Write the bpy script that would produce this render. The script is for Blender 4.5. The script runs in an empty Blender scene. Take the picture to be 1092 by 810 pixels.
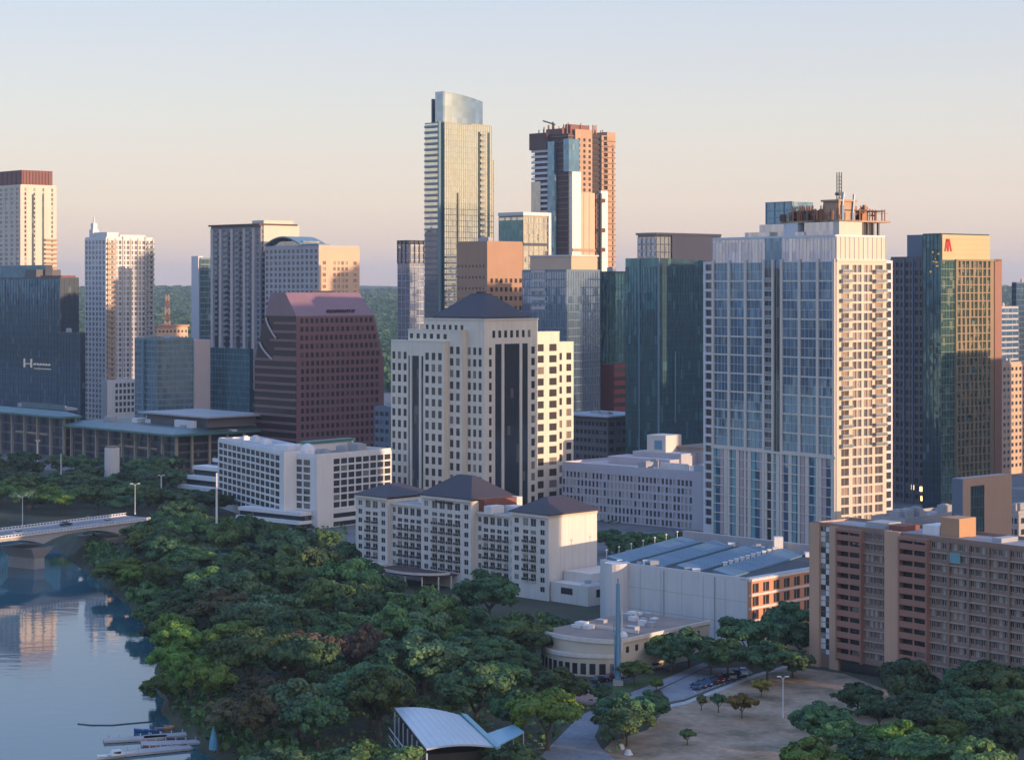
import bpy, math, random
import numpy as np
from mathutils import Vector, Matrix, Euler

random.seed(7)
RNG = np.random.default_rng(11)
scene = bpy.context.scene
COL = scene.collection
# ---------------------------------------------------------------- camera frame
F, HC, CX, HY = 2200.0, 90.0, 546.0, 305.0      # focal length in photo pixels, eye height (m), optical axis in photo pixels
def X(px, Y): return (px - CX) * Y / F
def Z(py, Y): return HC - (py - HY) * Y / F
def gY(py, z=0.0): return F * (HC - z) / (py - HY)
def G(px, py, z=0.0):
    Y = gY(py, z); return (X(px, Y), Y)
rad = math.radians

SUN_EL, SUN_AZ = 5.5, -35.0      # azimuth from +X, counter-clockwise

def s2l(c):
    c /= 255.0
    return c / 12.92 if c <= .04045 else ((c + .055) / 1.055) ** 2.4
def C(r, g, b): return (s2l(r), s2l(g), s2l(b), 1)

# ---------------------------------------------------------------- materials
class NT:
    def __init__(s, name):
        s.m = bpy.data.materials.new(name); s.m.use_nodes = True
        s.t = s.m.node_tree; s.t.nodes.clear()
        s.out = s.n('ShaderNodeOutputMaterial')
    def n(s, typ, **kw):
        nd = s.t.nodes.new(typ)
        for k, v in kw.items():
            if k.startswith('i_'):
                nd.inputs[k[2:].replace('_', ' ')].default_value = v
            else: setattr(nd, k, v)
        return nd
    def l(s, a, b): s.t.links.new(a, b)
    def ramp(s, src, stops):
        r = s.n('ShaderNodeValToRGB')
        e = r.color_ramp.elements
        while len(e) < len(stops): e.new(.5)
        for k, (p, c) in enumerate(stops):
            e[k].position = p; e[k].color = c
        s.l(src, r.inputs[0]); return r.outputs[0]
    def math(s, op, a, b=None, c=None):
        nd = s.n('ShaderNodeMath', operation=op)
        for k, v in enumerate((a, b, c)):
            if v is None: continue
            if isinstance(v, (int, float)): nd.inputs[k].default_value = v
            else: s.l(v, nd.inputs[k])
        return nd.outputs[0]
    def mix(s, f, a, b, blend='MIX'):
        nd = s.n('ShaderNodeMix', data_type='RGBA', blend_type=blend)
        for k, v in ((0, f), (6, a), (7, b)):
            if isinstance(v, (int, float, tuple)): nd.inputs[k].default_value = v
            else: s.l(v, nd.inputs[k])
        return nd.outputs[2]

def mat_wall(name, col, rough=.8, var=.22, scale=.12, streak=.15, metallic=0.0):
    """masonry, concrete, paint: blotches, vertical streaks"""
    t = NT(name)
    tc = t.n('ShaderNodeTexCoord')
    n1 = t.n('ShaderNodeTexNoise', i_Scale=scale, i_Detail=6.0)
    t.l(tc.outputs['Object'], n1.inputs['Vector'])
    mp = t.n('ShaderNodeMapping'); mp.inputs['Scale'].default_value = (1.1, 1.1, .06)
    t.l(tc.outputs['Object'], mp.inputs[0])
    n2 = t.n('ShaderNodeTexNoise', i_Scale=1.0, i_Detail=4.0)
    t.l(mp.outputs[0], n2.inputs['Vector'])
    a = t.math('MULTIPLY_ADD', n1.outputs[0], 2 * var, 1 - var)
    b = t.math('MULTIPLY_ADD', n2.outputs[0], 2 * streak, 1 - streak)
    f = t.math('MULTIPLY', a, b)
    c = t.mix(1.0, col, f, 'MULTIPLY')
    p = t.n('ShaderNodeBsdfPrincipled', i_Roughness=rough, i_Metallic=metallic)
    t.l(c, p.inputs['Base Color']); t.l(p.outputs[0], t.out.inputs[0])
    return t.m

def mat_plain(name, col, rough=.5, metallic=0.0, var=.1):
    t = NT(name)
    tc = t.n('ShaderNodeTexCoord')
    n1 = t.n('ShaderNodeTexNoise', i_Scale=.6, i_Detail=4.0)
    t.l(tc.outputs['Object'], n1.inputs['Vector'])
    c = t.mix(1.0, col, t.math('MULTIPLY_ADD', n1.outputs[0], 2 * var, 1 - var), 'MULTIPLY')
    p = t.n('ShaderNodeBsdfPrincipled', i_Roughness=rough, i_Metallic=metallic)
    t.l(c, p.inputs['Base Color']); t.l(p.outputs[0], t.out.inputs[0])
    return t.m

def mat_glass(name, body, tint, refl=.35, bay=1.6, floor=3.6, blind=None, pblind=.12, wob=.011, rough=.03, tone=.45):
    """coated facade glass: opaque dark body, mirror coat, every pane tilted and toned a little differently"""
    t = NT(name)
    tc = t.n('ShaderNodeTexCoord')
    mp = t.n('ShaderNodeMapping')
    mp.inputs['Scale'].default_value = (1 / bay, 1 / bay, 1 / floor)
    mp.inputs['Location'].default_value = (.37, .37, .02)
    t.l(tc.outputs['Object'], mp.inputs[0])
    fl = t.n('ShaderNodeVectorMath', operation='FLOOR'); t.l(mp.outputs[0], fl.inputs[0])
    wn = t.n('ShaderNodeTexWhiteNoise', noise_dimensions='3D'); t.l(fl.outputs[0], wn.inputs['Vector'])
    geo = t.n('ShaderNodeNewGeometry')
    v = t.n('ShaderNodeVectorMath', operation='SUBTRACT'); t.l(wn.outputs['Color'], v.inputs[0]); v.inputs[1].default_value = (.5, .5, .5)
    big = t.n('ShaderNodeTexNoise', i_Scale=.05, i_Detail=2.0); t.l(tc.outputs['Object'], big.inputs['Vector'])
    v3 = t.n('ShaderNodeVectorMath', operation='SUBTRACT'); t.l(big.outputs['Color'], v3.inputs[0]); v3.inputs[1].default_value = (.5, .5, .5)
    vv = t.n('ShaderNodeVectorMath', operation='ADD'); t.l(v.outputs[0], vv.inputs[0]); t.l(v3.outputs[0], vv.inputs[1])
    v2 = t.n('ShaderNodeVectorMath', operation='MULTIPLY_ADD')
    t.l(vv.outputs[0], v2.inputs[0]); v2.inputs[1].default_value = (wob, wob, wob * 1.6); t.l(geo.outputs['Normal'], v2.inputs[2])
    nm = t.n('ShaderNodeVectorMath', operation='NORMALIZE'); t.l(v2.outputs[0], nm.inputs[0])
    val = wn.outputs['Value']
    dark = t.mix(val, tuple(x * (1 - tone) for x in body[:3]) + (1,), tuple(min(1, x * (1 + tone)) for x in body[:3]) + (1,))
    if blind:
        dark = t.mix(t.math('LESS_THAN', val, pblind), dark, blind)
    dif = t.n('ShaderNodeBsdfPrincipled', i_Roughness=.5); t.l(dark, dif.inputs['Base Color'])
    gl = t.n('ShaderNodeBsdfGlossy', i_Roughness=rough); gl.inputs['Color'].default_value = tint
    t.l(nm.outputs[0], gl.inputs['Normal'])
    lw = t.n('ShaderNodeLayerWeight', i_Blend=.5)
    f = t.math('MULTIPLY_ADD', lw.outputs['Facing'], .5, refl - .14)
    f = t.math('ADD', f, t.math('MULTIPLY_ADD', val, .09, -.045))
    f.node.use_clamp = True
    mx = t.n('ShaderNodeMixShader'); t.l(f, mx.inputs[0]); t.l(dif.outputs[0], mx.inputs[1]); t.l(gl.outputs[0], mx.inputs[2])
    t.l(mx.outputs[0], t.out.inputs[0])
    return t.m

def mat_window(name, body, blind, pblind=.2, refl=.16):
    """punched window pane: each pane picks its own curtain state"""
    t = NT(name)
    oi = t.n('ShaderNodeObjectInfo'); geo = t.n('ShaderNodeNewGeometry')
    wn = t.n('ShaderNodeTexWhiteNoise', noise_dimensions='2D')
    cb = t.n('ShaderNodeCombineXYZ'); t.l(oi.outputs['Random'], cb.inputs[0]); t.l(geo.outputs['Random Per Island'], cb.inputs[1])
    t.l(cb.outputs[0], wn.inputs['Vector'])
    val = wn.outputs['Value']
    dark = t.mix(val, tuple(x * .25 for x in body[:3]) + (1,), tuple(x * 1.1 for x in body[:3]) + (1,))
    c = t.mix(t.math('LESS_THAN', val, pblind), dark, blind)
    dif = t.n('ShaderNodeBsdfPrincipled', i_Roughness=.5); t.l(c, dif.inputs['Base Color'])
    gl = t.n('ShaderNodeBsdfGlossy', i_Roughness=.05); gl.inputs['Color'].default_value = (.85, .92, 1, 1)
    lw = t.n('ShaderNodeLayerWeight', i_Blend=.5)
    f = t.math('MULTIPLY_ADD', lw.outputs['Facing'], .16, refl - .12); f.node.use_clamp = True
    mx = t.n('ShaderNodeMixShader'); t.l(f, mx.inputs[0]); t.l(dif.outputs[0], mx.inputs[1]); t.l(gl.outputs[0], mx.inputs[2])
    t.l(mx.outputs[0], t.out.inputs[0])
    return t.m

def mat_lit(name, col, strength):
    t = NT(name)
    e = t.n('ShaderNodeEmission', i_Strength=strength); e.inputs[0].default_value = col
    t.l(e.outputs[0], t.out.inputs[0]); return t.m

def mat_leaf(name, dark, light, seedscale=1.6):
    t = NT(name)
    tc = t.n('ShaderNodeTexCoord'); oi = t.n('ShaderNodeObjectInfo'); geo = t.n('ShaderNodeNewGeometry')
    n1 = t.n('ShaderNodeTexNoise', noise_dimensions='4D', i_Scale=seedscale, i_Detail=2.0)
    t.l(tc.outputs['Object'], n1.inputs['Vector']); t.l(t.math('MULTIPLY', oi.outputs['Random'], 37.0), n1.inputs['W'])
    k = t.math('MULTIPLY_ADD', t.math('SUBTRACT', n1.outputs[0], .5), 2.4, .5)
    k = t.math('ADD', k, t.math('MULTIPLY_ADD', geo.outputs['Random Per Island'], .7, -.2)); k.node.use_clamp = True
    c = t.mix(k, dark, light)
    hs = t.n('ShaderNodeHueSaturation')
    t.l(t.math('MULTIPLY_ADD', oi.outputs['Random'], .05, .475), hs.inputs['Hue'])
    t.l(t.math('MULTIPLY_ADD', oi.outputs['Random'], .85, .7), hs.inputs['Value']); t.l(c, hs.inputs['Color'])
    p = t.n('ShaderNodeBsdfPrincipled', i_Roughness=.6); p.inputs['Specular IOR Level'].default_value = .25
    t.l(hs.outputs[0], p.inputs['Base Color'])
    tr = t.n('ShaderNodeBsdfTranslucent'); t.l(hs.outputs[0], tr.inputs[0])
    mx = t.n('ShaderNodeMixShader', i_Fac=.22); t.l(p.outputs[0], mx.inputs[1]); t.l(tr.outputs[0], mx.inputs[2])
    t.l(mx.outputs[0], t.out.inputs[0]); return t.m

def mat_ground(name, stops, scale=.05, rough=.95, detail=8.0, scale2=.9):
    t = NT(name)
    tc = t.n('ShaderNodeTexCoord')
    n1 = t.n('ShaderNodeTexNoise', i_Scale=scale, i_Detail=detail, i_Roughness=.65); t.l(tc.outputs['Object'], n1.inputs['Vector'])
    n2 = t.n('ShaderNodeTexNoise', i_Scale=scale2, i_Detail=4.0); t.l(tc.outputs['Object'], n2.inputs['Vector'])
    c = t.ramp(n1.outputs[0], stops)
    c = t.mix(1.0, c, t.math('MULTIPLY_ADD', n2.outputs[0], .8, .6), 'MULTIPLY')
    p = t.n('ShaderNodeBsdfPrincipled', i_Roughness=rough); t.l(c, p.inputs['Base Color']); t.l(p.outputs[0], t.out.inputs[0])
    return t.m

# ---------------------------------------------------------------- mesh builder
class MB:
    def __init__(s): s.v = []; s.f = []; s.mi = []
    def box(s, x0, x1, y0, y1, z0, z1, m=0):
        if x1 < x0: x0, x1 = x1, x0
        if y1 < y0: y0, y1 = y1, y0
        if x1 - x0 < 1e-4 or y1 - y0 < 1e-4 or z1 - z0 < 1e-4: return
        b = len(s.v)
        s.v += [(x0, y0, z0), (x1, y0, z0), (x1, y1, z0), (x0, y1, z0), (x0, y0, z1), (x1, y0, z1), (x1, y1, z1), (x0, y1, z1)]
        s.f += [(b, b+3, b+2, b+1), (b+4, b+5, b+6, b+7), (b, b+1, b+5, b+4), (b+1, b+2, b+6, b+5), (b+2, b+3, b+7, b+6), (b+3, b, b+4, b+7)]
        s.mi += [m] * 6
    def poly(s, pts, m=0):
        b = len(s.v); s.v += [tuple(p) for p in pts]; s.f.append(tuple(range(b, b + len(pts)))); s.mi.append(m)
    def loft(s, rings, m=0, cap=True):
        b = len(s.v); n = len(rings[0])
        for r in rings: s.v += [tuple(p) for p in r]
        for k in range(len(rings) - 1):
            for i in range(n):
                j = (i + 1) % n
                s.f.append((b + k*n + i, b + k*n + j, b + (k+1)*n + j, b + (k+1)*n + i)); s.mi.append(m)
        if cap:
            s.f.append(tuple(b + i for i in range(n))[::-1]); s.mi.append(m)
            s.f.append(tuple(b + (len(rings)-1)*n + i for i in range(n))); s.mi.append(m)
    def prism(s, pts, z0, z1, m=0):
        a = sum(pts[i][0]*pts[(i+1) % len(pts)][1] - pts[(i+1) % len(pts)][0]*pts[i][1] for i in range(len(pts)))
        if a < 0: pts = pts[::-1]
        s.loft([[(p[0], p[1], z0) for p in pts], [(p[0], p[1], z1) for p in pts]], m)
    def tube(s, p0, p1, r0, r1=None, n=7, m=0):
        r1 = r0 if r1 is None else r1
        p0, p1 = Vector(p0), Vector(p1); d = (p1 - p0).normalized()
        a = d.orthogonal().normalized(); b = d.cross(a)
        ring = lambda p, r: [p + (a*math.cos(2*math.pi*i/n) + b*math.sin(2*math.pi*i/n))*r for i in range(n)]
        s.loft([ring(p0, r0), ring(p1, r1)], m)
    def path(s, pts, radii, n=7, m=0):
        rings = []
        for i, p in enumerate(pts):
            p = Vector(p); d = (Vector(pts[min(i+1, len(pts)-1)]) - Vector(pts[max(i-1, 0)])).normalized()
            a = d.cross(Vector((.31, .95, .1))).normalized(); b = d.cross(a)
            rings.append([p + (a*math.cos(2*math.pi*k/n) + b*math.sin(2*math.pi*k/n))*radii[i] for k in range(n)])
        s.loft(rings, m)
    def dome(s, c, rx, ry, rz, m=0, nu=12, nv=5, v0=0.0):
        rings = []
        for j in range(nv):
            a = v0 + (math.pi/2*.97 - v0) * j / (nv - 1)
            rings.append([(c[0]+rx*math.cos(a)*math.cos(2*math.pi*i/nu), c[1]+ry*math.cos(a)*math.sin(2*math.pi*i/nu), c[2]+rz*math.sin(a)) for i in range(nu)])
        s.loft(rings, m)
    def mesh(s, name, mats):
        me = bpy.data.meshes.new(name)
        me.from_pydata([tuple(p) for p in s.v], [], s.f)
        for mt in (mats if isinstance(mats, (list, tuple)) else [mats]): me.materials.append(mt)
        me.polygons.foreach_set('material_index', s.mi)
        me.update(); return me
    def build(s, name, mats, parent=None, loc=None, smooth=False):
        if not s.f: return None
        me = s.mesh(name, mats)
        if smooth: me.polygons.foreach_set('use_smooth', [True]*len(me.polygons))
        o = bpy.data.objects.new(name, me); COL.objects.link(o)
        if parent: o.parent = parent
        if loc: o.location = loc
        return o

def tag(o, label=None, cat=None, group=None, kind=None):
    for k, v in (('label', label), ('category', cat), ('group', group), ('kind', kind)):
        if v: o[k] = v
    return o
def empty(name, loc, rz=0.0):
    o = bpy.data.objects.new(name, None); COL.objects.link(o)
    o.location = loc; o.rotation_euler = (0, 0, rz); o.empty_display_size = 1; return o
def copy_tree(o, parent=None):
    c = o.copy(); COL.objects.link(c)
    if parent: c.parent = parent
    for ch in list(o.children): copy_tree(ch, c)
    return c

# ---------------------------------------------------------------- buildings
def even(a, b, n, frac, edge=0.0):
    cell = (b - a - 2*edge) / n
    return [(a + edge + cell*(i + .5 - frac/2), a + edge + cell*(i + .5 + frac/2)) for i in range(n)]

def fbox(mb, face, plane, u0, u1, z0, z1, d0, d1, m=0):
    if face == 'L': mb.box(plane - d1, plane - d0, u0, u1, z0, z1, m)
    else: mb.box(u0, u1, plane - d1, plane - d0, z0, z1, m)

class Bld:
    """local frame: origin at the near corner on the ground, +x along the face that recedes to the right (face R, y=0),
    +y along the face that recedes to the left (face L, x=0)"""
    def __init__(s, name, label, cat, xl, xc, xr, Y, a=45, group=None, z=0.0):
        a = rad(a); s.a = a; s.Y = Y
        s.R = (math.sin(a), math.cos(a)); s.Ld = (-math.cos(a), math.sin(a))
        s.p0 = (X(xc, Y), Y)
        s.root = empty(name, (s.p0[0], s.p0[1], z), math.pi/2 - a)
        tag(s.root, label, cat, group)
        s.WR = s.uR(xr); s.WL = s.uL(xl); s.wins = []; s.z0 = z
    def _t(s, px, d):
        k = (px - CX) / F
        return (k*s.p0[1] - s.p0[0]) / (d[0] - k*d[1])
    def uR(s, px): return s._t(px, s.R)
    def uL(s, px): return s._t(px, s.Ld)
    def z(s, py): return Z(py, s.Y) - s.z0
    def world(s, x, y, z):
        return (s.p0[0] + s.R[0]*x + s.Ld[0]*y, s.p0[1] + s.R[1]*x + s.Ld[1]*y, z + s.z0)
    def px(s, x, y, z):
        w = s.world(x, y, z); return (CX + F*w[0]/w[1], HY + F*(HC - w[2])/w[1])
    def part(s, name, mb, mats, parent=None): return mb.build(name, mats, parent or s.root)
    def facade(s, mb, face, plane, a, b, z0, z1, cols, rows, depth=.4, m=0, glass=True):
        prev = a
        for (u0, u1) in cols:
            fbox(mb, face, plane, prev, u0, z0, z1, 0, depth, m)
            zp = z0
            for (r0, r1) in rows:
                fbox(mb, face, plane, u0, u1, zp, r0, 0, depth, m)
                if glass: s.wins.append((face, plane, u0, u1, r0, r1))
                zp = r1
            fbox(mb, face, plane, u0, u1, zp, z1, 0, depth, m)
            prev = u1
        fbox(mb, face, plane, prev, b, z0, z1, 0, depth, m)
    def curtain(s, mb, face, plane, a, b, z0, z1, du, dz, vw=.14, hw=.35, d=.16, m=0, mh=None):
        n = max(1, round((b - a)/du)); k = max(1, round((z1 - z0)/dz))
        for i in range(n + 1):
            u = a + (b - a)*i/n
            fbox(mb, face, plane, max(a, u - vw/2), min(b, u + vw/2), z0, z1, 0, d, m)
        for j in range(k + 1):
            z = z0 + (z1 - z0)*j/k
            fbox(mb, face, plane, a, b, max(z0, z - hw/2), min(z1, z + hw/2), 0, d*.7, m if mh is None else mh)
    def roof(s, x0, x1, y0, y1, z, par=1.0, t=.35, wall=None, top=None, units=0, name='roof', seed=1, um=None):
        mb = MB(); mb.box(x0 + t, x1 - t, y0 + t, y1 - t, z + .004, z + .15)
        s.part(name, mb, top or M['roof_gravel'])
        p = MB()
        p.box(x0, x1, y0, y0 + t, z + .002, z + par); p.box(x0, x1, y1 - t, y1, z + .002, z + par)
        p.box(x0, x0 + t, y0 + t, y1 - t, z + .002, z + par); p.box(x1 - t, x1, y0 + t, y1 - t, z + .002, z + par)
        s.part('parapet', p, wall or M['white_wall'])
        r = random.Random(seed)
        for k in range(units):
            w, d, h = r.uniform(2, 5), r.uniform(2, 6), r.uniform(1.2, 3)
            w = min(w, (x1-x0)*.3); d = min(d, (y1-y0)*.3)
            cx, cy = r.uniform(x0 + t + w, x1 - t - w), r.uniform(y0 + t + d, y1 - t - d)
            u = MB(); u.box(cx - w/2, cx + w/2, cy - d/2, cy + d/2, z + .15, z + .15 + h)
            u.box(cx - w*.3, cx + w*.3, cy - d*.3, cy + d*.3, z + .15 + h, z + .5 + h)
            s.part('rooftop_unit', u, um or M['metal_grey'])
    def windows(s, glass, frame=None, bars=0, vis=9999, limit=100, name='window', t=.05):
        """the 100 that show largest as window parts, the rest as one part"""
        frame = frame or glass
        ws = []
        for w in s.wins:
            face, plane, u0, u1, r0, r1 = w
            um, zm = (u0 + u1)/2, (r0 + r1)/2
            lx, ly = (plane - .05, um) if face == 'L' else (um, plane - .05)
            p = s.px(lx, ly, zm); wd = s.world(lx, ly, zm)
            hid = p[1] > vis or p[0] < -5 or p[0] > 1097
            ws.append((hid, wd[1] / max(.01, (u1 - u0)*(r1 - r0))**.5, w))
        ws.sort(key=lambda q: (q[0], q[1]))
        def pane(mb, face, cx, cy, cz, w, h):
            if face == 'L': mb.box(cx - t/2, cx + t/2, cy - w/2, cy + w/2, cz - h/2, cz + h/2, 0)
            else: mb.box(cx - w/2, cx + w/2, cy - t/2, cy + t/2, cz - h/2, cz + h/2, 0)
            if bars:
                e = .07; d = t/2 + .05
                segs = [(-w/2, -w/2 + e, -h/2, h/2), (w/2 - e, w/2, -h/2, h/2), (-w/2 + e, w/2 - e, -h/2, -h/2 + e), (-w/2 + e, w/2 - e, h/2 - e, h/2)]
                if bars > 1: segs.append((-e/2, e/2, -h/2 + e, h/2 - e))
                if bars > 2: segs.append((-w/2 + e, -e/2, h*.1, h*.1 + e)); segs.append((e/2, w/2 - e, h*.1, h*.1 + e))
                for (a, b, c, dd) in segs:
                    if face == 'L': mb.box(cx - d, cx - t/2, cy + a, cy + b, cz + c, cz + dd, 1)
                    else: mb.box(cx + a, cx + b, cy - d, cy - t/2, cz + c, cz + dd, 1)
        cache = {}; rest = MB()
        for k, (hid, _, (face, plane, u0, u1, r0, r1)) in enumerate(ws):
            um, zm, w, h = (u0 + u1)/2, (r0 + r1)/2, u1 - u0 - .004, r1 - r0 - .004
            lx, ly = (plane - .03 - t/2, um) if face == 'L' else (um, plane - .03 - t/2)
            if k < limit and not hid:
                key = (face, round(w, 2), round(h, 2))
                if key not in cache:
                    mb = MB(); pane(mb, face, 0, 0, 0, w, h); cache[key] = mb.mesh(name, [glass, frame])
                o = bpy.data.objects.new(name, cache[key]); COL.objects.link(o)
                o.parent = s.root; o.location = (lx, ly, zm)
            else: pane(rest, face, lx, ly, zm, w, h)
        o = rest.build(name, [glass, frame], s.root)
        if o: o['kind'] = 'stuff'
        s.wins = []
    def balconies(s, face, plane, u0, u1, zs, depth, slab, rail, limit=60, railh=1.05, name='balcony'):
        mb = MB()
        w = u1 - u0
        def fb(a, b, z0, z1, d0, d1, m): fbox(mb, face, 0, a, b, z0, z1, d0, d1, m)
        fb(0, w, -.25, 0, .0, depth, 0)
        fb(0, w, .12, railh, depth - .08, depth - .02, 1); fb(0, .06, .12, railh, 0, depth - .08, 1); fb(w - .06, w, .12, railh, 0, depth - .08, 1)
        fb(0, w, railh, railh + .08, depth - .1, depth, 0)
        for q in range(int(w/1.5) + 1):
            a = min(w - .05, q*1.5); fb(a, a + .05, 0, railh, depth - .02, depth + .02, 0)
        me = mb.mesh(name, [slab, rail])
        for z in zs[:limit]:
            o = bpy.data.objects.new(name, me); COL.objects.link(o); o.parent = s.root
            o.location = (plane, u0, z) if face == 'L' else (u0, plane, z)
    def text(s, name, body, face, plane, u, z, size, mat, ext=.08):
        cu = bpy.data.curves.new(name, 'FONT'); cu.body = body; cu.size = size; cu.extrude = ext; cu.align_x = 'CENTER'; cu.align_y = 'CENTER'
        tmp = bpy.data.objects.new('tmp', cu); COL.objects.link(tmp)
        me = bpy.data.meshes.new_from_object(tmp.evaluated_get(bpy.context.evaluated_depsgraph_get()))
        bpy.data.objects.remove(tmp); me.materials.clear(); me.materials.append(mat)
        o = bpy.data.objects.new(name, me); COL.objects.link(o); o.parent = s.root
        if face == 'L': o.location = (plane, u, z); o.rotation_euler = (rad(90), 0, rad(-90))
        else: o.location = (u, plane, z); o.rotation_euler = (rad(90), 0, 0)
        return o

# ---------------------------------------------------------------- shared materials
M = dict(
    white_wall=mat_wall('white_paint', (.66, .65, .64, 1), var=.11, streak=.13),
    cream_stone=mat_wall('cream_stone', (.68, .60, .49, 1), var=.11, streak=.13),
    hotel_stucco=mat_wall('hotel_stucco', (.62, .58, .53, 1), var=.13, streak=.16),
    beige_stucco=mat_wall('beige_stucco', (.52, .46, .37, 1), var=.1, streak=.12),
    grey_concrete=mat_wall('grey_concrete', (.34, .335, .345, 1), var=.1, streak=.15),
    dark_concrete=mat_wall('dark_concrete', (.12, .115, .12, 1), var=.15, streak=.1),
    lilac_concrete=mat_wall('lilac_concrete', (.44, .42, .46, 1), var=.08, streak=.12),
    pale_panel=mat_wall('pale_panel', (.58, .58, .60, 1), var=.06, streak=.06, rough=.5),
    maroon_granite=mat_wall('maroon_granite', (.165, .085, .095, 1), var=.08, streak=.06, rough=.35),
    maroon_metal=mat_wall('maroon_metal', (.22, .13, .155, 1), var=.12, streak=.15, rough=.4),
    slate=mat_wall('slate_roof', (.046, .036, .043, 1), var=.2, streak=.1, rough=.6),
    slate_red=mat_wall('red_wall', (.20, .07, .05, 1), var=.12, streak=.1),
    tan_brick=mat_wall('tan_brick', (.52, .32, .215, 1), var=.08, streak=.08),
    brown_brick=mat_wall('brown_brick', (.31, .155, .115, 1), var=.15, streak=.1),
    grey_brown=mat_wall('grey_brown_wall', (.26, .17, .13, 1), var=.2, streak=.14),
    pink_brick=mat_wall('pink_brick', (.50, .24, .15, 1), var=.1, streak=.08),
    orange_stone=mat_wall('orange_stone', (.42, .24, .13, 1), var=.1, streak=.1),
    brown_stone=mat_wall('brown_stone', (.36, .22, .14, 1), var=.1, streak=.08),
    peach=mat_wall('peach_wall', (.58, .40, .28, 1), var=.08, streak=.08),
    raw_concrete=mat_wall('raw_concrete', (.40, .26, .17, 1), var=.25, streak=.25),
    dark_brown=mat_wall('dark_brown', (.10, .055, .05, 1), var=.2, streak=.2),
    gold_panel=mat_wall('gold_panel', (.50, .43, .25, 1), var=.08, streak=.05, rough=.4),
    mauve_metal=mat_wall('mauve_metal', (.20, .165, .18, 1), var=.08, streak=.06, rough=.4),
    red_brown=mat_wall('red_brown', (.22, .05, .045, 1), var=.1, streak=.1),
    roof_gravel=mat_wall('roof_gravel', (.30, .29, .29, 1), var=.45, streak=.05),
    roof_white=mat_wall('roof_white', (.42, .43, .46, 1), var=.2, streak=.05),
    roof_brown=mat_wall('roof_brown', (.26, .19, .155, 1), var=.5, streak=.05),
    green_roof=mat_wall('green_metal_roof', (.06, .17, .14, 1), var=.2, streak=.1, rough=.4),
    teal_roof=mat_wall('teal_metal_roof', (.085, .15, .165, 1), var=.3, streak=.15, rough=.4),
    metal_grey=mat_wall('metal_grey', (.33, .34, .36, 1), var=.15, streak=.1, rough=.4),
    metal_white=mat_plain('metal_white', (.62, .64, .66, 1), .35),
    metal_dark=mat_plain('metal_dark', (.06, .065, .075, 1), .4),
    pole_grey=mat_plain('pole_grey', (.42, .45, .48, 1), .4),
    pole_blue=mat_plain('pole_blue', (.13, .27, .40, 1), .4),
    rust=mat_plain('rust', (.33, .15, .07, 1), .7, var=.3),
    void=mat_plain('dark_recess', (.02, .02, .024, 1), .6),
    g_black=mat_glass('glass_black', (.006, .011, .017, 1), (.32, .48, .62, 1), .11, blind=(.10, .10, .10, 1), pblind=.05),
    g_navy=mat_glass('glass_navy', (.006, .022, .04, 1), (.22, .50, .72, 1), .20, floor=3.9, blind=(.08, .12, .14, 1), pblind=.05),
    g_teal=mat_glass('glass_teal', (.008, .045, .055, 1), (.26, .62, .76, 1), .20, floor=3.8, blind=(.04, .14, .15, 1), pblind=.1),
    g_blue=mat_glass('glass_blue', (.012, .068, .14, 1), (.42, .72, 1, 1), .22, floor=3.3, blind=(.14, .20, .23, 1), pblind=.14),
    g_pale=mat_glass('glass_pale', (.08, .12, .18, 1), (.78, .86, 1, 1), .46, floor=3.4),
    g_gold=mat_glass('glass_warm', (.03, .05, .045, 1), (1, .96, .85, 1), .55, floor=3.5, wob=.03),
    g_green=mat_glass('glass_green', (.02, .07, .055, 1), (.75, .95, .8, 1), .34, floor=3.3, blind=(.2, .24, .17, 1), pblind=.15),
    g_grey=mat_glass('glass_grey', (.03, .045, .06, 1), (.8, .85, .92, 1), .34, floor=3.8, blind=(.2, .18, .17, 1), pblind=.1),
    w_dark=mat_window('window_dark', (.016, .018, .026, 1), (.16, .15, .15, 1), .08),
    w_cream=mat_window('window_bronze', (.020, .016, .016, 1), (.20, .17, .145, 1), .18, .13),
    w_blue=mat_window('window_blue', (.03, .045, .06, 1), (.26, .26, .26, 1), .15, .22),
    w_hotel=mat_window('window_hotel', (.018, .021, .028, 1), (.22, .20, .18, 1), .08, .13),
    w_flat=mat_window('window_flat', (.03, .033, .036, 1), (.42, .38, .34, 1), .42, .14),
    rail_glass=mat_plain('rail_glass', (.20, .24, .27, 1), .15),
    rail_dark=mat_plain('rail_dark', (.16, .15, .15, 1), .4),
    rail_white=mat_plain('rail_white', (.5, .5, .5, 1), .5),
    lit_window=mat_lit('lit_window', (1, .72, .28, 1), 1.6),
    sign_white=mat_lit('sign_white', (1, .95, 1, 1), .15),
    sign_dark=mat_plain('sign_dark', (.03, .02, .03, 1), .5),
    sign_red=mat_plain('sign_red', (.45, .03, .02, 1), .5),
)
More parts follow.
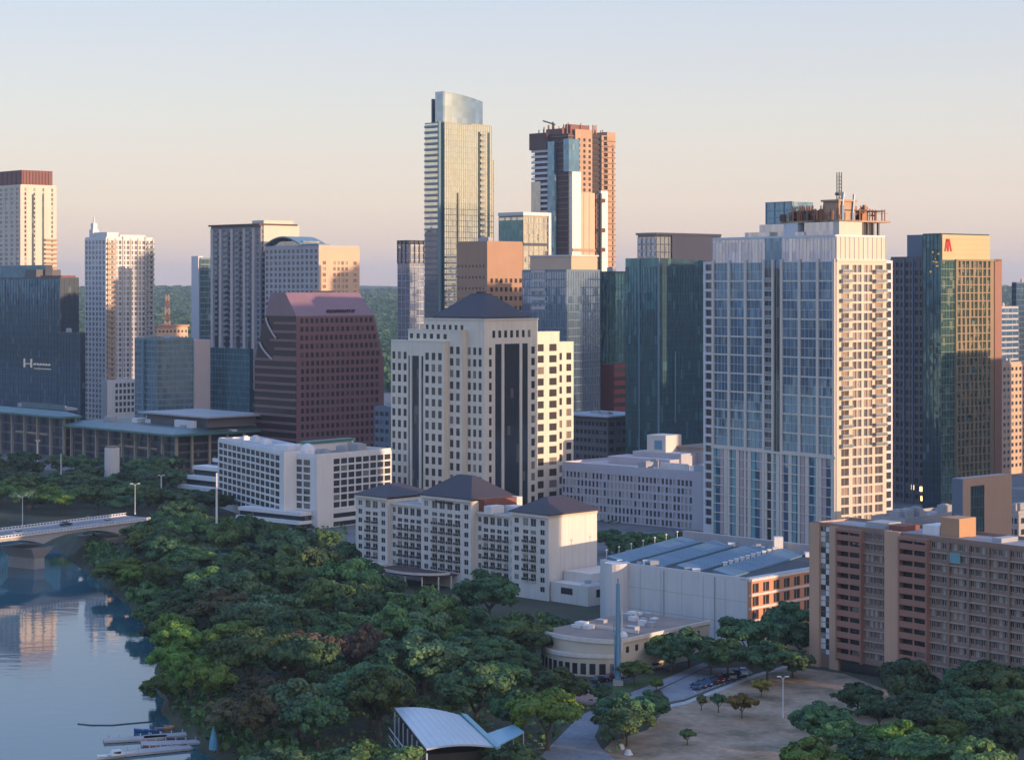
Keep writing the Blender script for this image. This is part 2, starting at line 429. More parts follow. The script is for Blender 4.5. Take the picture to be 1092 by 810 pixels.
# ================================================================ the near buildings
# ---- cream stone office tower with stepped corners and pyramid roof
def cream_tower():
    b = Bld('office_tower', 'cream stone office tower with stepped corners, dark glass bays and a dark pyramid roof', 'office building', 453, 516.5, 573, 790, 46)
    zt = b.z(341.5); z2 = b.z(353.5); z3 = b.z(365.5); fl = 4.5
    WR, WL = b.WR, b.WL
    wall = MB()
    def rows(z0, ztop, drop):
        r = []; z = ztop - drop
        while z - 2.5 > z0: r.append((z - 2.85, z)); z -= fl
        return r[::-1]
    core = MB(); core.box(0, WR, 0, WL, 0, zt); b.part('wall', core, M['cream_stone'])
    # tier boxes left of the core
    yl2a, yl2b = b.uL(498), b.uL(441)
    yl3a, yl3b = b.uL(484), b.uL(428)
    t = MB()
    t.box(-2.6, WR*.75, yl2a, yl2b, 0, z2); b.part('wall', t, M['cream_stone'])
    t = MB(); t.box(-5.2, WR*.6, yl3a, yl3b, 0, z3); b.part('wall', t, M['cream_stone'])
    xr2 = b.uR(601); xr3 = b.uR(621)
    t = MB(); t.box(WR - 2, xr2, 2.6, WL*.8, 0, z2 - 1); b.part('wall', t, M['cream_stone'])
    t = MB(); t.box(xr2 - 2, xr3, 5.2, WL*.6, 0, z3 - 1); b.part('wall', t, M['cream_stone'])
    # L faces
    rt = rows(0, zt, 10.5)
    b.facade(wall, 'L', 0, -.25, yl2a, 0, zt - 9.2, even(.6, yl2a, 3, .56), rt, .25)
    b.facade(wall, 'L', 0, yl2a, WL, z2 + .5, zt, even(yl2a + 1, WL, 7, .5), [(zt - 3.9, zt - 2)], .25)
    fbox(wall, 'L', 0, -.25, yl2a, zt - 9.2, zt, 0, .25)
    b.facade(wall, 'L', -2.6, yl2a - .25, yl3a, 0, z2, even(yl2a + .3, yl3a, 2, .56), rows(0, z2, 6.0), .25)
    b.facade(wall, 'L', -2.6, yl3a, yl2b, z3 + .4, z2, even(yl3a, yl2b, 6, .5), [(z2 - 3.2, z2 - 1.2)], .25)
    # tier three: windows, then tall dark glass bay, then windows
    ya, yb = b.uL(463), b.uL(446)
    R3 = rows(0, z3, 4.2)
    b.facade(wall, 'L', -5.2, yl3a - .25, ya, 0, z3, even(yl3a + .2, ya, 3, .56), R3, .25)
    b.facade(wall, 'L', -5.2, yb, yl3b, 0, z3, even(yb, yl3b, 3, .54), R3, .25)
    fbox(wall, 'L', -5.2, ya, yb, z3 - 5.6, z3, 0, .25)
    def bay(face, plane, u0, u1, z1, glassname='glass_bay'):
        g = MB(); w = u1 - u0
        s1, s2 = u0 + w*.27, u1 - w*.27; wp = min(1.3, w*.12)
        fbox(g, face, plane, u0 + .3, s1 - wp, 0, z1, .02, .14); fbox(g, face, plane, s1, s2, 0, z1, .02, .14); fbox(g, face, plane, s2 + wp, u1 - .3, 0, z1, .02, .14)
        b.part(glassname, g, M['g_black'])
        for (q0, q1) in ((s1 - wp, s1), (s2, s2 + wp)): fbox(wall, face, plane, q0, q1, 0, z1, 0, .55)
        fbox(wall, face, plane, u0, u0 + .3, 0, z1, 0, .25); fbox(wall, face, plane, u1 - .3, u1, 0, z1, 0, .25)
    bay('L', -5.2, ya, yb, z3 - 5.6)
    # R face
    xa, xb = b.uR(527), b.uR(563)
    b.facade(wall, 'R', 0, 0, xa, 0, zt - 9.2, even(.7, xa, 1, .32), rt, .25)
    b.facade(wall, 'R', 0, xb, WR, 0, zt - 9.2, even(xb, WR, 1, .38), rt, .25)
    bay('R', 0, xa, xb, zt - 9.2)
    b.facade(wall, 'R', 0, 0, WR, zt - 9.2, zt, even(xa - 2, xb + 2, 7, .5), [(zt - 6.8, zt - 4)], .25)
    b.facade(wall, 'R', 2.6, WR, xr2, 0, z2 - 1, even(WR + .2, xr2, 2, .58), rows(0, z2 - 1, 4.5), .25)
    b.facade(wall, 'R', 5.2, xr2, xr3, 0, z3 - 1, even(xr2, xr3, 2, .54), rows(0, z3 - 1, 4), .25)
    b.part('wall', wall, M['cream_stone'])
    b.windows(M['w_cream'], M['metal_dark'], bars=2, vis=560)
    # parapet bands + pyramid
    p = MB()
    p.box(-.6, WR + .2, -.6, WL + .2, zt + .003, zt + .5); b.part('cornice', p, M['cream_stone'])
    r = MB(); i = 2.2
    zb, zp = zt + .51, b.z(313)
    ring = lambda q, z: [(q, q, z), (WR - q, q, z), (WR - q, WL - q, z), (q, WL - q, z)]
    c = min(WR, WL)/2 - .6
    r.loft([ring(i, zb), ring(i, zb + .8), ring(i + (c - i)*.86, zp - .9), ring(c - .8, zp)])
    roof = b.part('pyramid_roof', r, M['slate'])
    v = MB(); v.box(WR/2 - 1.3, WR/2 + 1.3, WL/2 - 1.3, WL/2 + 1.3, zp - 1.2, zp + .8); v.build('lantern', M['slate'], roof)
    for (x0, x1, y0, y1, z) in ((-2.4, WR*.5, yl2a + .3, yl2b, z2), (-5, WR*.5, yl3a + .3, yl3b, z3)):
        pass
    for (x0, x1, y0, y1, z) in ((-3, 0, yl2a - .25, yl2b, z2), (-5.6, -2.6, yl3a - .25, yl3b, z3), (WR, xr2, 2.2, 8, z2 - 1), (xr2, xr3, 4.8, 10, z3 - 1)):
        q = MB(); q.box(x0, x1, y0, y1, z + .004, z + .45); b.part('parapet', q, M['cream_stone'])
    return b
cream_tower()

# ---- long stucco hotel with three hipped slate roofs
M['rail_black'] = mat_plain('rail_black', (.025, .025, .028, 1), .4)
def hotel():
    b = Bld('hotel', 'long pale stucco hotel with three dark hipped roofs and a blank end wall', 'hotel', 380, 584.6, 636.6, 590, 45)
    WR, WL = b.WR, b.WL
    zt = b.z(551); fl = 2.72
    U = b.uL
    uu = [0, U(546), U(505), U(452), U(414), WL]       # near bay | link | centre bay | link | far bay
    core = MB(); core.box(0, WR, 0, uu[1], 0, zt); core.box(1.6, WR, uu[1], uu[2], 0, zt - 1.2)
    core.box(-.8, WR, uu[2], uu[3], 0, zt + 2.2); core.box(1.6, WR, uu[3], uu[4], 0, zt - 1.2); core.box(0, WR, uu[4], uu[5], 0, zt)
    b.part('wall', core, M['hotel_stucco'])
    wall = MB()
    def rows(ztop, n, h=1.55, first=1.0):
        return [(ztop - first - k*fl - h, ztop - first - k*fl) for k in range(n)][::-1]
    def bay(plane, u0, u1, ztop, ncen=2, e=4.2):
        # small windows at each edge, wide french windows in the middle
        w = u1 - u0
        ed = even(u0, u0 + e, 1, .44 if e > 3 else .6); ed2 = even(u1 - e, u1, 1, .44 if e > 3 else .6)
        mid = even(u0 + e, u1 - e, ncen, .70)
        n = int((ztop - 1)/fl)
        R = rows(ztop, n, 1.6, 1.1)
        b.facade(wall, 'L', plane, u0 - (.4 if u0 == 0 else 0), u0 + e, 0, ztop, ed, R, .25)
        # the middle: tall arched-floor windows at the top, then square small windows, then regular
        Rm = [(ztop - 3.2, ztop - .9)] + [(ztop - 5.5, ztop - 4.3)] + [(ztop - 6.0 - k*fl - 2.0, ztop - 6.0 - k*fl) for k in range(n - 3)]
        Rm = sorted(r for r in Rm if r[0] > .5)
        b.facade(wall, 'L', plane, u0 + e, u1 - e, 0, ztop, mid, Rm, .25)
        b.facade(wall, 'L', plane, u1 - e, u1, 0, ztop, ed2, R, .25)
        zs = [ztop - 6.0 - k*fl - 2.0 for k in range(n - 3) if ztop - 6.0 - k*fl - 2.0 > 3]
        for (a, c) in mid: b.balconies('L', plane - .25, a, c, zs, .6, M['hotel_stucco'], M['rail_black'], railh=.85)
    bay(0, uu[0], uu[1], zt, ncen=2)
    bay(1.6, uu[1], uu[2], zt - 1.2, ncen=4, e=2.4)
    bay(-.8, uu[2], uu[3], zt + 2.2, ncen=4)
    bay(1.6, uu[3], uu[4], zt - 1.2, ncen=4, e=2.4)
    bay(0, uu[4], uu[5], zt, ncen=2)
    # cornice bands
    for (p, a, c, z) in ((0, -.4, uu[1], zt), (-.8, uu[2], uu[3], zt + 2.2), (0, uu[4], uu[5], zt), (1.6, uu[1], uu[2], zt - 1.2), (1.6, uu[3], uu[4], zt - 1.2)):
        fbox(wall, 'L', p, a, c, z - .35, z + .45, .402, .75)
    b.part('wall', wall, M['hotel_stucco'])
    b.windows(M['w_hotel'], M['rail_white'], bars=2, vis=640)
    # end wall: plain render with panel joints and a dark downpipe strip
    e = MB()
    for k in range(1, 4): fbox(e, 'R', 0, WR*k/4 - .04, WR*k/4 + .04, 4, zt, 0, .03)
    fbox(e, 'R', 0, 0, WR, zt - .4, zt + .25, .0, .3)
    b.part('wall_joint', e, M['beige_stucco'])
    # roofs
    def hip(x0, x1, y0, y1, z, h, name='hipped_roof'):
        r = MB(); cx, cy = (x0 + x1)/2, (y0 + y1)/2; q = min(x1 - x0, y1 - y0)/2*.93
        r.loft([[(x0, y0, z), (x1, y0, z), (x1, y1, z), (x0, y1, z)], [(x0, y0, z + .25), (x1, y0, z + .25), (x1, y1, z + .25), (x0, y1, z + .25)],
                [(x0 + q, y0 + q, z + h), (x1 - q, y0 + q, z + h), (x1 - q, y1 - q, z + h), (x0 + q, y1 - q, z + h)]])
        return b.part(name, r, M['slate'])
    hip(-.9, WR + .8, -.9, uu[1] + .6, zt + .46, 4.3)
    hip(-.9, WR - 1, uu[4] - .6, uu[5] + .9, zt + .46, 3.4)
    hip(-1.7, WR - 4, uu[2] - .8, uu[3] + .8, zt + 2.7, 6.2)
    w = MB(); w.box(2.2, WR - 5, uu[2] - 2.6, uu[2] - .02, zt - 1.19, zt + 2.6); b.part('penthouse_wall', w, M['slate_red'])
    w = MB(); w.box(.2, 5.5, uu[2] - 7.4, uu[2] - 4.2, zt - 1.19, zt + 1.2); w.box(8, 12, uu[2] - 9, uu[2] - 5, zt - 1.19, zt + .8); w.box(6, 10, uu[3] + 3, uu[3] + 9, zt - 1.19, zt + .3)
    b.part('rooftop_unit', w, M['white_wall'])
    for (a, c) in ((uu[1], uu[2]), (uu[3], uu[4])):
        r = MB(); r.box(1.3, WR - .4, a + .05, c - .05, zt - 1.19, zt - .95); b.part('roof', r, M['roof_gravel'])
    b.text('sign_lettering', 'Four Seasons', 'L', -.8 - .45, (uu[2]*.48 + uu[3]*.52), zt + 1.25, 1.5, M['sign_dark'])
    # ground floor terrace and curved awning
    p = MB()
    ring = []
    n = 14
    y0, y1 = U(490), U(425)
    for k in range(n + 1):
        a = math.pi*k/n
        ring.append((-4 - 9*math.sin(a), y0 + (y1 - y0)*(1 - math.cos(a))/2))
    p.prism(ring + [(-.81, y1), (-.81, y0)], 3.9, 4.3)
    b.part('curved_awning', p, M['dark_brown'])
    p = MB()
    ring2 = [(x*1.04, y) for x, y in ring]
    for k in range(n):
        (ax, ay), (bx, by) = ring2[k], ring2[k+1]
        p.poly([(ax, ay, 4.3), (bx, by, 4.3), (bx, by, 5.0), (ax, ay, 5.0)]); p.poly([(ax+.3, ay, 4.3), (bx+.3, by, 4.3), (bx+.3, by, 5.0), (ax+.3, ay, 5.0)]); p.poly([(ax, ay, 5.0), (bx, by, 5.0), (bx+.3, by, 5.0), (ax+.3, ay, 5.0)])
    b.part('awning_rim', p, M['hotel_stucco'])
    for k in range(0, n + 1, 2):
        c = MB(); c.tube((ring[k][0] + .6, ring[k][1], 0), (ring[k][0] + .6, ring[k][1], 3.9), .25); b.part('column', c, M['hotel_stucco'])
    pd = MB(); pd.box(-7, -.41, U(425) + 2, WL + 1, 0, 4.2); b.part('terrace', pd, M['hotel_stucco'])
    ws = MB()
    for k in range(6):
        a = U(425) + 3.5 + k*(WL - U(425) - 2)/6
        fbox(ws, 'L', -7, a, a + 2.4, .8, 3.4, .0, .06)
    b.part('terrace_glazing', ws, M['w_dark'])
    # white service block at the foot of the end wall
    s = MB(); s.box(.6, WR + 16, -15, -.35, 0, 5.6); s.box(6, WR + 9, -11, -.35, 5.6, 8.2); b.part('service_block', s, M['hotel_stucco'])
    s = MB(); s.box(1.2, WR + 15.4, -14.4, -11.6, 5.604, 5.8); b.part('roof', s, M['roof_white'])
    s = MB(); fbox(s, 'L', .6, -9, -4.5, 2.6, 4.4, 0, .05); fbox(s, 'R', -15, 4, 9, 2.2, 4.4, 0, .05); b.part('louvre', s, M['void'])
    r = random.Random(3)
    for k in range(5):
        u = MB(); x, y = r.uniform(3, WR + 12), r.uniform(-13.5, -12); u.box(x, x + 1.5, y, y + 1.2, 5.8, 6.8); b.part('rooftop_unit', u, M['metal_grey'])
hotel()

# ---- white slab hotel with egg-crate windows
def white_slab():
    b = Bld('white_hotel', 'white concrete hotel with gridded square windows, two wings meeting at a blank pier', 'hotel', 297, 337, 417, 765, 40)
    WR, WL = b.WR, b.WL
    zt = b.z(487); fl = 2.7
    wall = MB()
    core = MB(); core.box(0, WR, 0, WL, 0, zt); b.part('wall', core, M['white_wall'])
    R = [(zt - 1.3 - k*fl - 2.05, zt - 1.3 - k*fl) for k in range(7)][::-1]
    xs = b.uR(354)
    lo = R[0][0] - .6
    b.facade(wall, 'R', 0, xs, WR, lo, zt, even(xs, WR, 8, .84, .3), R, .28)
    fbox(wall, 'R', 0, 0, xs, 0, zt + .8, 0, .8)
    b.facade(wall, 'L', 0, -.8, WL, lo, zt, even(2.2, WL, 4, .82, .3), R, .28)
    # lower ribbons
    rib = MB()
    for k in range(3):
        z1 = lo - .2 - k*3.1
        fbox(wall, 'R', 0, xs, WR, z1 - 1.3, z1, 0, .9)
        fbox(rib, 'R', 0, xs, WR, z1 - 3.1, z1 - 1.3, .02, .12)
        fbox(wall, 'L', 0, 2, WL + 16, z1 - 1.3, z1, 0, 6 + k)
        fbox(rib, 'L', 0, 2, WL + 16, z1 - 3.1, z1 - 1.3, .5, 5 + k)
    b.part('wall', wall, M['white_wall']); b.part('ribbon_glazing', rib, M['g_black'])
    b.windows(M['w_dark'], vis=560, limit=50)
    b.roof(0, WR, 0, WL, zt, .9, top=M['roof_gravel'], units=6, seed=4)
    # left wing: its own box swung towards the river
    a2 = rad(64)
    px0, Y0 = 300, 772
    w = Bld('wing', None, None, 233, 300, 302, 772, 64)
    w.WR = 17
    root2 = w.root
    root2.parent = b.root
    root2.matrix_parent_inverse = Matrix.Identity(4)
    bi = Matrix.Translation(Vector((b.p0[0], b.p0[1], 0))) @ Matrix.Rotation(math.pi/2 - b.a, 4, 'Z')
    wm = Matrix.Translation(Vector((w.p0[0], w.p0[1], 0))) @ Matrix.Rotation(math.pi/2 - w.a, 4, 'Z')
    root2.matrix_local = bi.inverted() @ wm
    zt2 = zt + .9
    c = MB(); c.box(0, 17, -3, w.WL, 0, zt2); w.part('wall', c, M['white_wall'])
    wl = MB()
    R2 = [(zt2 - 1.1 - k*fl - 1.95, zt2 - 1.1 - k*fl) for k in range(9)][::-1]
    w.facade(wl, 'L', 0, 0, w.WL, 1.0, zt2, even(0, w.WL, 13, .84, 1), R2, .25)
    w.part('wall', wl, M['white_wall'])
    w.windows(M['w_dark'], vis=545, limit=96)
    w.roof(0, 17, -3, w.WL, zt2, .8, top=M['roof_white'], units=5, seed=9, um=M['white_wall'])
    # rooftop: dome, green shed, white boxes
    q = MB(); q.dome((4.5, 9, zt + .2), 3.2, 3.2, 4.2); b.part('dome', q, M['white_wall'])
    q = MB(); q.box(10, 34, 14, 18, zt + .2, zt + 3.4); b.part('penthouse', q, M['white_wall'])
    q = MB(); q.box(9.6, 34.4, 13.5, 18.4, zt + 3.41, zt + 4.4); b.part('penthouse_roof', q, M['green_roof'])
    q = MB(); q.box(3, 12, 18, 27, zt + .2, zt + 3.0); b.part('penthouse', q, M['white_wall'])
    return b
white_slab()

# ---- glass residential tower with unfinished rooftop, the tallest near one
def glass_residential():
    b = Bld('residential_tower', 'wide glass residential tower with scaffolding and a crane mast on its unfinished roof', 'tower', 760, 891, 944, 690, 53)
    WR, WL = b.WR, b.WL
    zt = b.z(252); zc = b.z(279); zl = b.z(486)
    U = b.uL; V = b.uR
    g = MB(); g.box(0, WR, .0, WL, 0, zt); b.part('glass_wall', g, M['g_blue'])
    # crown panels
    cp = MB(); fbox(cp, 'L', 0, .2, U(834), zc, zt - .3, .02, .1); fbox(cp, 'L', 0, U(816), WL - .2, zc, zt - .3, .02, .1); b.part('crown_glazing', cp, M['g_pale'])
    cp = MB(); b.curtain(cp, 'L', 0, 0, U(834), zc, zt, 1.7, 8, .1, .3, .2); b.curtain(cp, 'L', 0, U(816), WL, zc, zt, 1.7, 8, .1, .3, .2); b.part('crown_mullion', cp, M['metal_white'])
    # L face: piers, floor lines
    pier = MB(); w = 1.05
    pxs = [890, 872.5, 853, 834, 815, 795.5, 778, 761]
    for p in pxs:
        u = U(p); fbox(pier, 'L', 0, max(-.6, u - w/2), min(WL, u + w/2), 0, zc + 1, 0, .6)
    fbox(pier, 'L', 0, U(825) - .5, U(825) + .5, 0, zc + 1, 0, .7)
    b.part('pier', pier, M['warm_panel'])
    ln = MB(); k = 0; z = zl
    fl = 3.25
    while z < zc:
        for (a, c) in zip(pxs[:-1], pxs[1:]):
            if a == 834: continue
            fbox(ln, 'L', 0, U(a) + w/2, U(c) - w/2, z - (.26 if k % 2 == 0 else .07), z + (.26 if k % 2 == 0 else .07), .02, .35 if k % 2 == 0 else .2)
            n = 5; ua, uc = U(a) + w/2, U(c) - w/2
        z += fl; k += 1
    for (a, c) in zip(pxs[:-1], pxs[1:]):
        ua, uc = U(a) + w/2, U(c) - w/2
        for j in range(1, 4): fbox(ln, 'L', 0, ua + (uc-ua)*j/4 - .04, ua + (uc-ua)*j/4 + .04, zl, zc, .02, .16)
    b.part('mullion', ln, M['warm_panel'])
    # recessed dark strip
    d = MB(); fbox(d, 'L', 0, U(834) + w/2, U(825) - .5, 0, zc - 2, .03, .12); fbox(d, 'L', 0, U(825) + .5, U(815) - w/2, 0, zc - 2, .03, .12); b.part('dark_glazing', d, M['g_black'])
    zs = [zl + i*fl for i in range(int((zc - zl)/fl))]
    b.balconies('L', -.13, U(825) + .55, U(815) - w/2 - .05, zs, .5, M['pale_panel'], M['rail_glass'])
    # lower part: narrow coloured columns
    lw = MB(); rr = random.Random(5)
    n = 30
    for k in range(n):
        ua, ub = WL*k/n, WL*(k+1)/n
        kind = [0, 3, 1, 0, 2, 3, 0, 1, 3, 2][k % 10]
        if kind != 3: fbox(lw, 'L', 0, ua + .1, ub - .25, 2, zl - 1, .02, .3 if kind else .42, kind)
        zz = zl - 1 - fl
        while zz > 3:
            if kind != 3: pass
            fbox(lw, 'L', 0, ua, ub, zz - .2, zz + .2, .44, .55, 0) if k % 3 == 0 else None
            zz -= fl
    b.part('facade_panel', lw, [M['warm_panel'], M['pink_soft'], M['teal_soft']])
    lwm = MB(); fbox(lwm, 'L', 0, -.6, WL, zl - 1, zl - .2, .605, .75); zz = zl - 1 - fl
    while zz > 3: fbox(lwm, 'L', 0, 0, WL, zz - .16, zz + .16, .606, .66); zz -= fl
    b.part('floor_band', lwm, M['warm_panel'])
    # R face: cream panels, windows, balconies
    wall = MB()
    nfl = int((zc - 2)/fl)
    R = [(zc - 1 - k*fl - 2.6, zc - 1 - k*fl) for k in range(nfl)][::-1]
    cols = []
    for (a, c, m_) in ((895, 905, 1), (907.5, 918, 2), (919.5, 929.5, 2), (931, 941, 1)): cols += even(V(a), V(c), m_, .82)
    b.facade(wall, 'R', 0, 0, WR, 0, zc, cols, R, .5)
    fbox(wall, 'R', 0, 0, WR, zc, zc + .8, 0, .8)
    b.part('wall', wall, M['cream_panel'])
    cw = MB(); fbox(cw, 'R', 0, .3, WR - .1, zc + .8, zt - .2, .02, .3); b.part('crown_panel', cw, M['cream_panel'])
    cw = MB(); b.curtain(cw, 'R', -.3, 0, WR, zc + .8, zt, 2.2, 9, .22, .3, .25); b.part('crown_mullion', cw, M['pale_panel'])
    b.windows(M['w_tan'], M['pale_panel'], bars=2, vis=560)
    zb = [r[0] - .1 for r in R if r[0] > zl]
    b.balconies('R', -.5, V(894.5), V(906), zb[::1], 1.5, M['cream_panel'], M['rail_glass'])
    b.balconies('R', -.5, V(930), V(942), zb[::1], 1.5, M['cream_panel'], M['rail_glass'], limit=40)
    # set-back side strips on both flanks (white frame, dark openings)
    zs2 = b.z(277)
    s = MB(); s.box(WR, V(954), 1.5, WL*.6, 0, zs2); b.part('wall', s, M['pale_panel'])
    wall = MB()
    Rs = [(zs2 - 1 - k*fl - 2.3, zs2 - 1 - k*fl) for k in range(int(zs2/fl) - 1)][::-1]
    b.facade(wall, 'R', 1.5, WR, V(954), 0, zs2, even(WR + .8, V(954), 1, .62), Rs, .6)
    s = MB(); s.box(1.5, WR*.7, WL, U(748), 0, zs2); b.part('wall', s, M['pale_panel'])
    b.facade(wall, 'L', 1.5, WL, U(748), 0, zs2, even(WL, U(748), 1, .62), Rs, .6)
    b.part('wall', wall, M['pale_panel'])
    b.windows(M['w_dark'], vis=560, limit=0)
    b.roof(0, WR, 0, WL, zt, .6, wall=M['pale_panel'])
    # stepped penthouse: image rows converted at this depth
    def blk(p0, p1, pt, pb, d0, d1, mat, name):
        q = MB(); ua, ub = U(p1), U(p0)
        q.box(d0, d1, ua, ub, b.z(pb), b.z(pt)); o = b.part(name, q, mat)
        return o
    blk(790, 816, 245, 252.3, 2, 14, M['g_pale'], 'penthouse_glazing')
    blk(801, 832, 236.5, 252.3, 4, 16, M['g_pale'], 'penthouse_glazing')
    blk(806, 834, 212, 236.6, 5, 15, M['g_blue'], 'penthouse_glazing')
    fr = MB()
    for p in (806, 815, 825, 834): fbox(fr, 'L', 5, U(p) - .15, U(p) + .15, b.z(236), b.z(211.5), 0, .25)
    for q in (236, 229, 221, 212): fbox(fr, 'L', 5, U(834), U(806), b.z(q) - .15, b.z(q) + .15, 0, .2)
    b.part('penthouse_frame', fr, M['pole_blue'])
    blk(829, 844, 236, 252.3, 3, 9, M['pale_panel'], 'penthouse_wall')
    blk(842, 852, 246, 252.3, 2.5, 9, M['g_pale'], 'penthouse_glazing')
    blk(851, 884, 234, 252.3, 3, 12, M['g_pale'], 'penthouse_glazing')
    q = MB(); q.box(3, 14, 1.2, U(882), zt, b.z(234)); b.part('penthouse_wall', q, M['cream_panel'])
    # concrete deck, columns, formwork
    zd0, zd1 = b.z(236), b.z(232)
    q = MB(); q.box(3, WR + 4, 1.2, U(826), zd0, zd1 - .6); b.part('concrete_deck', q, M['raw_concrete'])
    q = MB(); q.box(5, WR + 2.5, 2.4, U(836), b.z(224), b.z(222.6)); b.part('concrete_deck', q, M['dark_brown'])
    q = MB(); q.box(7, WR - 3, 5, U(842), zd1 - .6, b.z(224)); b.part('deck_shade', q, M['dark_brown'])  # dark block fills in the shade between the decks
    q = MB()
    x = 15
    while x < WR - .5:
        for y in (2, 8, 14): q.box(x, x + .7, y, y + .7, zt + .1, zd0)
        x += 2.6
    b.part('deck_column', q, M['dark_concrete'])
    q = MB(); q.box(15, WR - 2, 4, 12, zt + .1, zd0 - .02); b.part('deck_shade', q, M['void'])  # black block put in for the shade under the deck
    rr = random.Random(12)
    sc = MB()
    for k in range(190):
        x, y = rr.uniform(3, WR + 3.5)*(1 if k % 3 else .35), rr.uniform(1.5, U(829)); h = rr.choice([1.2, 2, 2.6, 3.4, 4.6])
        sc.box(x, x + .3, y, y + .3, zd1 - .6, zd1 + h)
        if rr.random() < .5: sc.box(x, x + rr.uniform(1, 4), y, y + .15, zd1 + h*.6, zd1 + h*.6 + .15)
        if rr.random() < .35: sc.box(x, x + .18, y, y + rr.uniform(1, 5), zd1 + h*.5, zd1 + h*.5 + .25)
    b.part('scaffolding', sc, M['rust'])
    for k in range(16):
        f = MB(); x, y = rr.uniform(4, WR)*(1 if k % 2 else .4), rr.uniform(2, U(832)); w_, d_ = rr.uniform(1, 3), rr.uniform(1, 4)
        f.box(x, x + w_, y, y + d_, zd1 - .6, zd1 + rr.uniform(.8, 2.6)); b.part('formwork', f, M['rust'] if k % 2 else M['dark_brown'])
    cx, cy = 8.0, U(884) + 3
    f = MB(); f.box(cx - 4, cx + 4, cy - 3.6, cy + 3.6, zd1 - .6, b.z(214)); f.box(cx - 4.6, cx + 4.6, cy - 4.2, cy + 4.2, b.z(214), b.z(212)); b.part('lift_core', f, M['raw_concrete'])
    # crane mast (lattice)
    m = MB(); z0, z1 = b.z(212), b.z(182); r = .55
    for (dx, dy) in ((-r, -r), (r, -r), (r, r), (-r, r)): m.box(cx + dx - .12, cx + dx + .12, cy + dy - .12, cy + dy + .12, z0, z1)
    z = z0; k = 0
    while z < z1 - 1.2:
        m.tube((cx - r, cy - r, z), (cx + r, cy - r, z + 1.2), .07, n=4); m.tube((cx - r, cy + r, z), (cx - r, cy - r, z + 1.2), .07, n=4); m.tube((cx + r, cy - r, z), (cx + r, cy + r, z + 1.2), .07, n=4)
        z += 1.2
    m.box(cx - 1, cx + 1, cy - 1, cy + 1, b.z(207), b.z(204)); b.part('crane_mast', m, M['metal_dark'])
    for (p, t0, t1) in ((901, 204, 218), (912, 206, 226)):
        h = MB(); u = U(884) - 1; x = V(p) + 1
        h.box(x - .5, x + .5, u - .3, u + .3, zd1 - .6, b.z(t1)); h.tube((x, u, b.z(t1)), (x + .6, u, b.z(t0)), .35, .5, n=6); b.part('concrete_pump', h, M['pole_blue'])
    h = MB(); x = V(930) ; h.box(x - .5, x + .5, 3, 4, zd1 - .6, b.z(217)); h.box(x - .9, x + .9, 2.6, 4.4, b.z(222), b.z(219)); b.part('hoist_mast', h, M['rust'])
M['w_tan'] = mat_window('window_tan', (.06, .045, .045, 1), (.30, .22, .17, 1), .28, .2)
M['warm_panel'] = mat_wall('warm_panel', (.60, .545, .48, 1), var=.08, streak=.1, rough=.5)
M['pink_soft'] = mat_wall('pink_panel', (.46, .35, .36, 1), var=.1, streak=.08)
M['teal_soft'] = mat_wall('teal_panel', (.16, .33, .37, 1), var=.1, streak=.08, rough=.4)
M['cream_panel'] = mat_wall('cream_panel', (.56, .49, .41, 1), var=.06, streak=.08, rough=.6)
glass_residential()

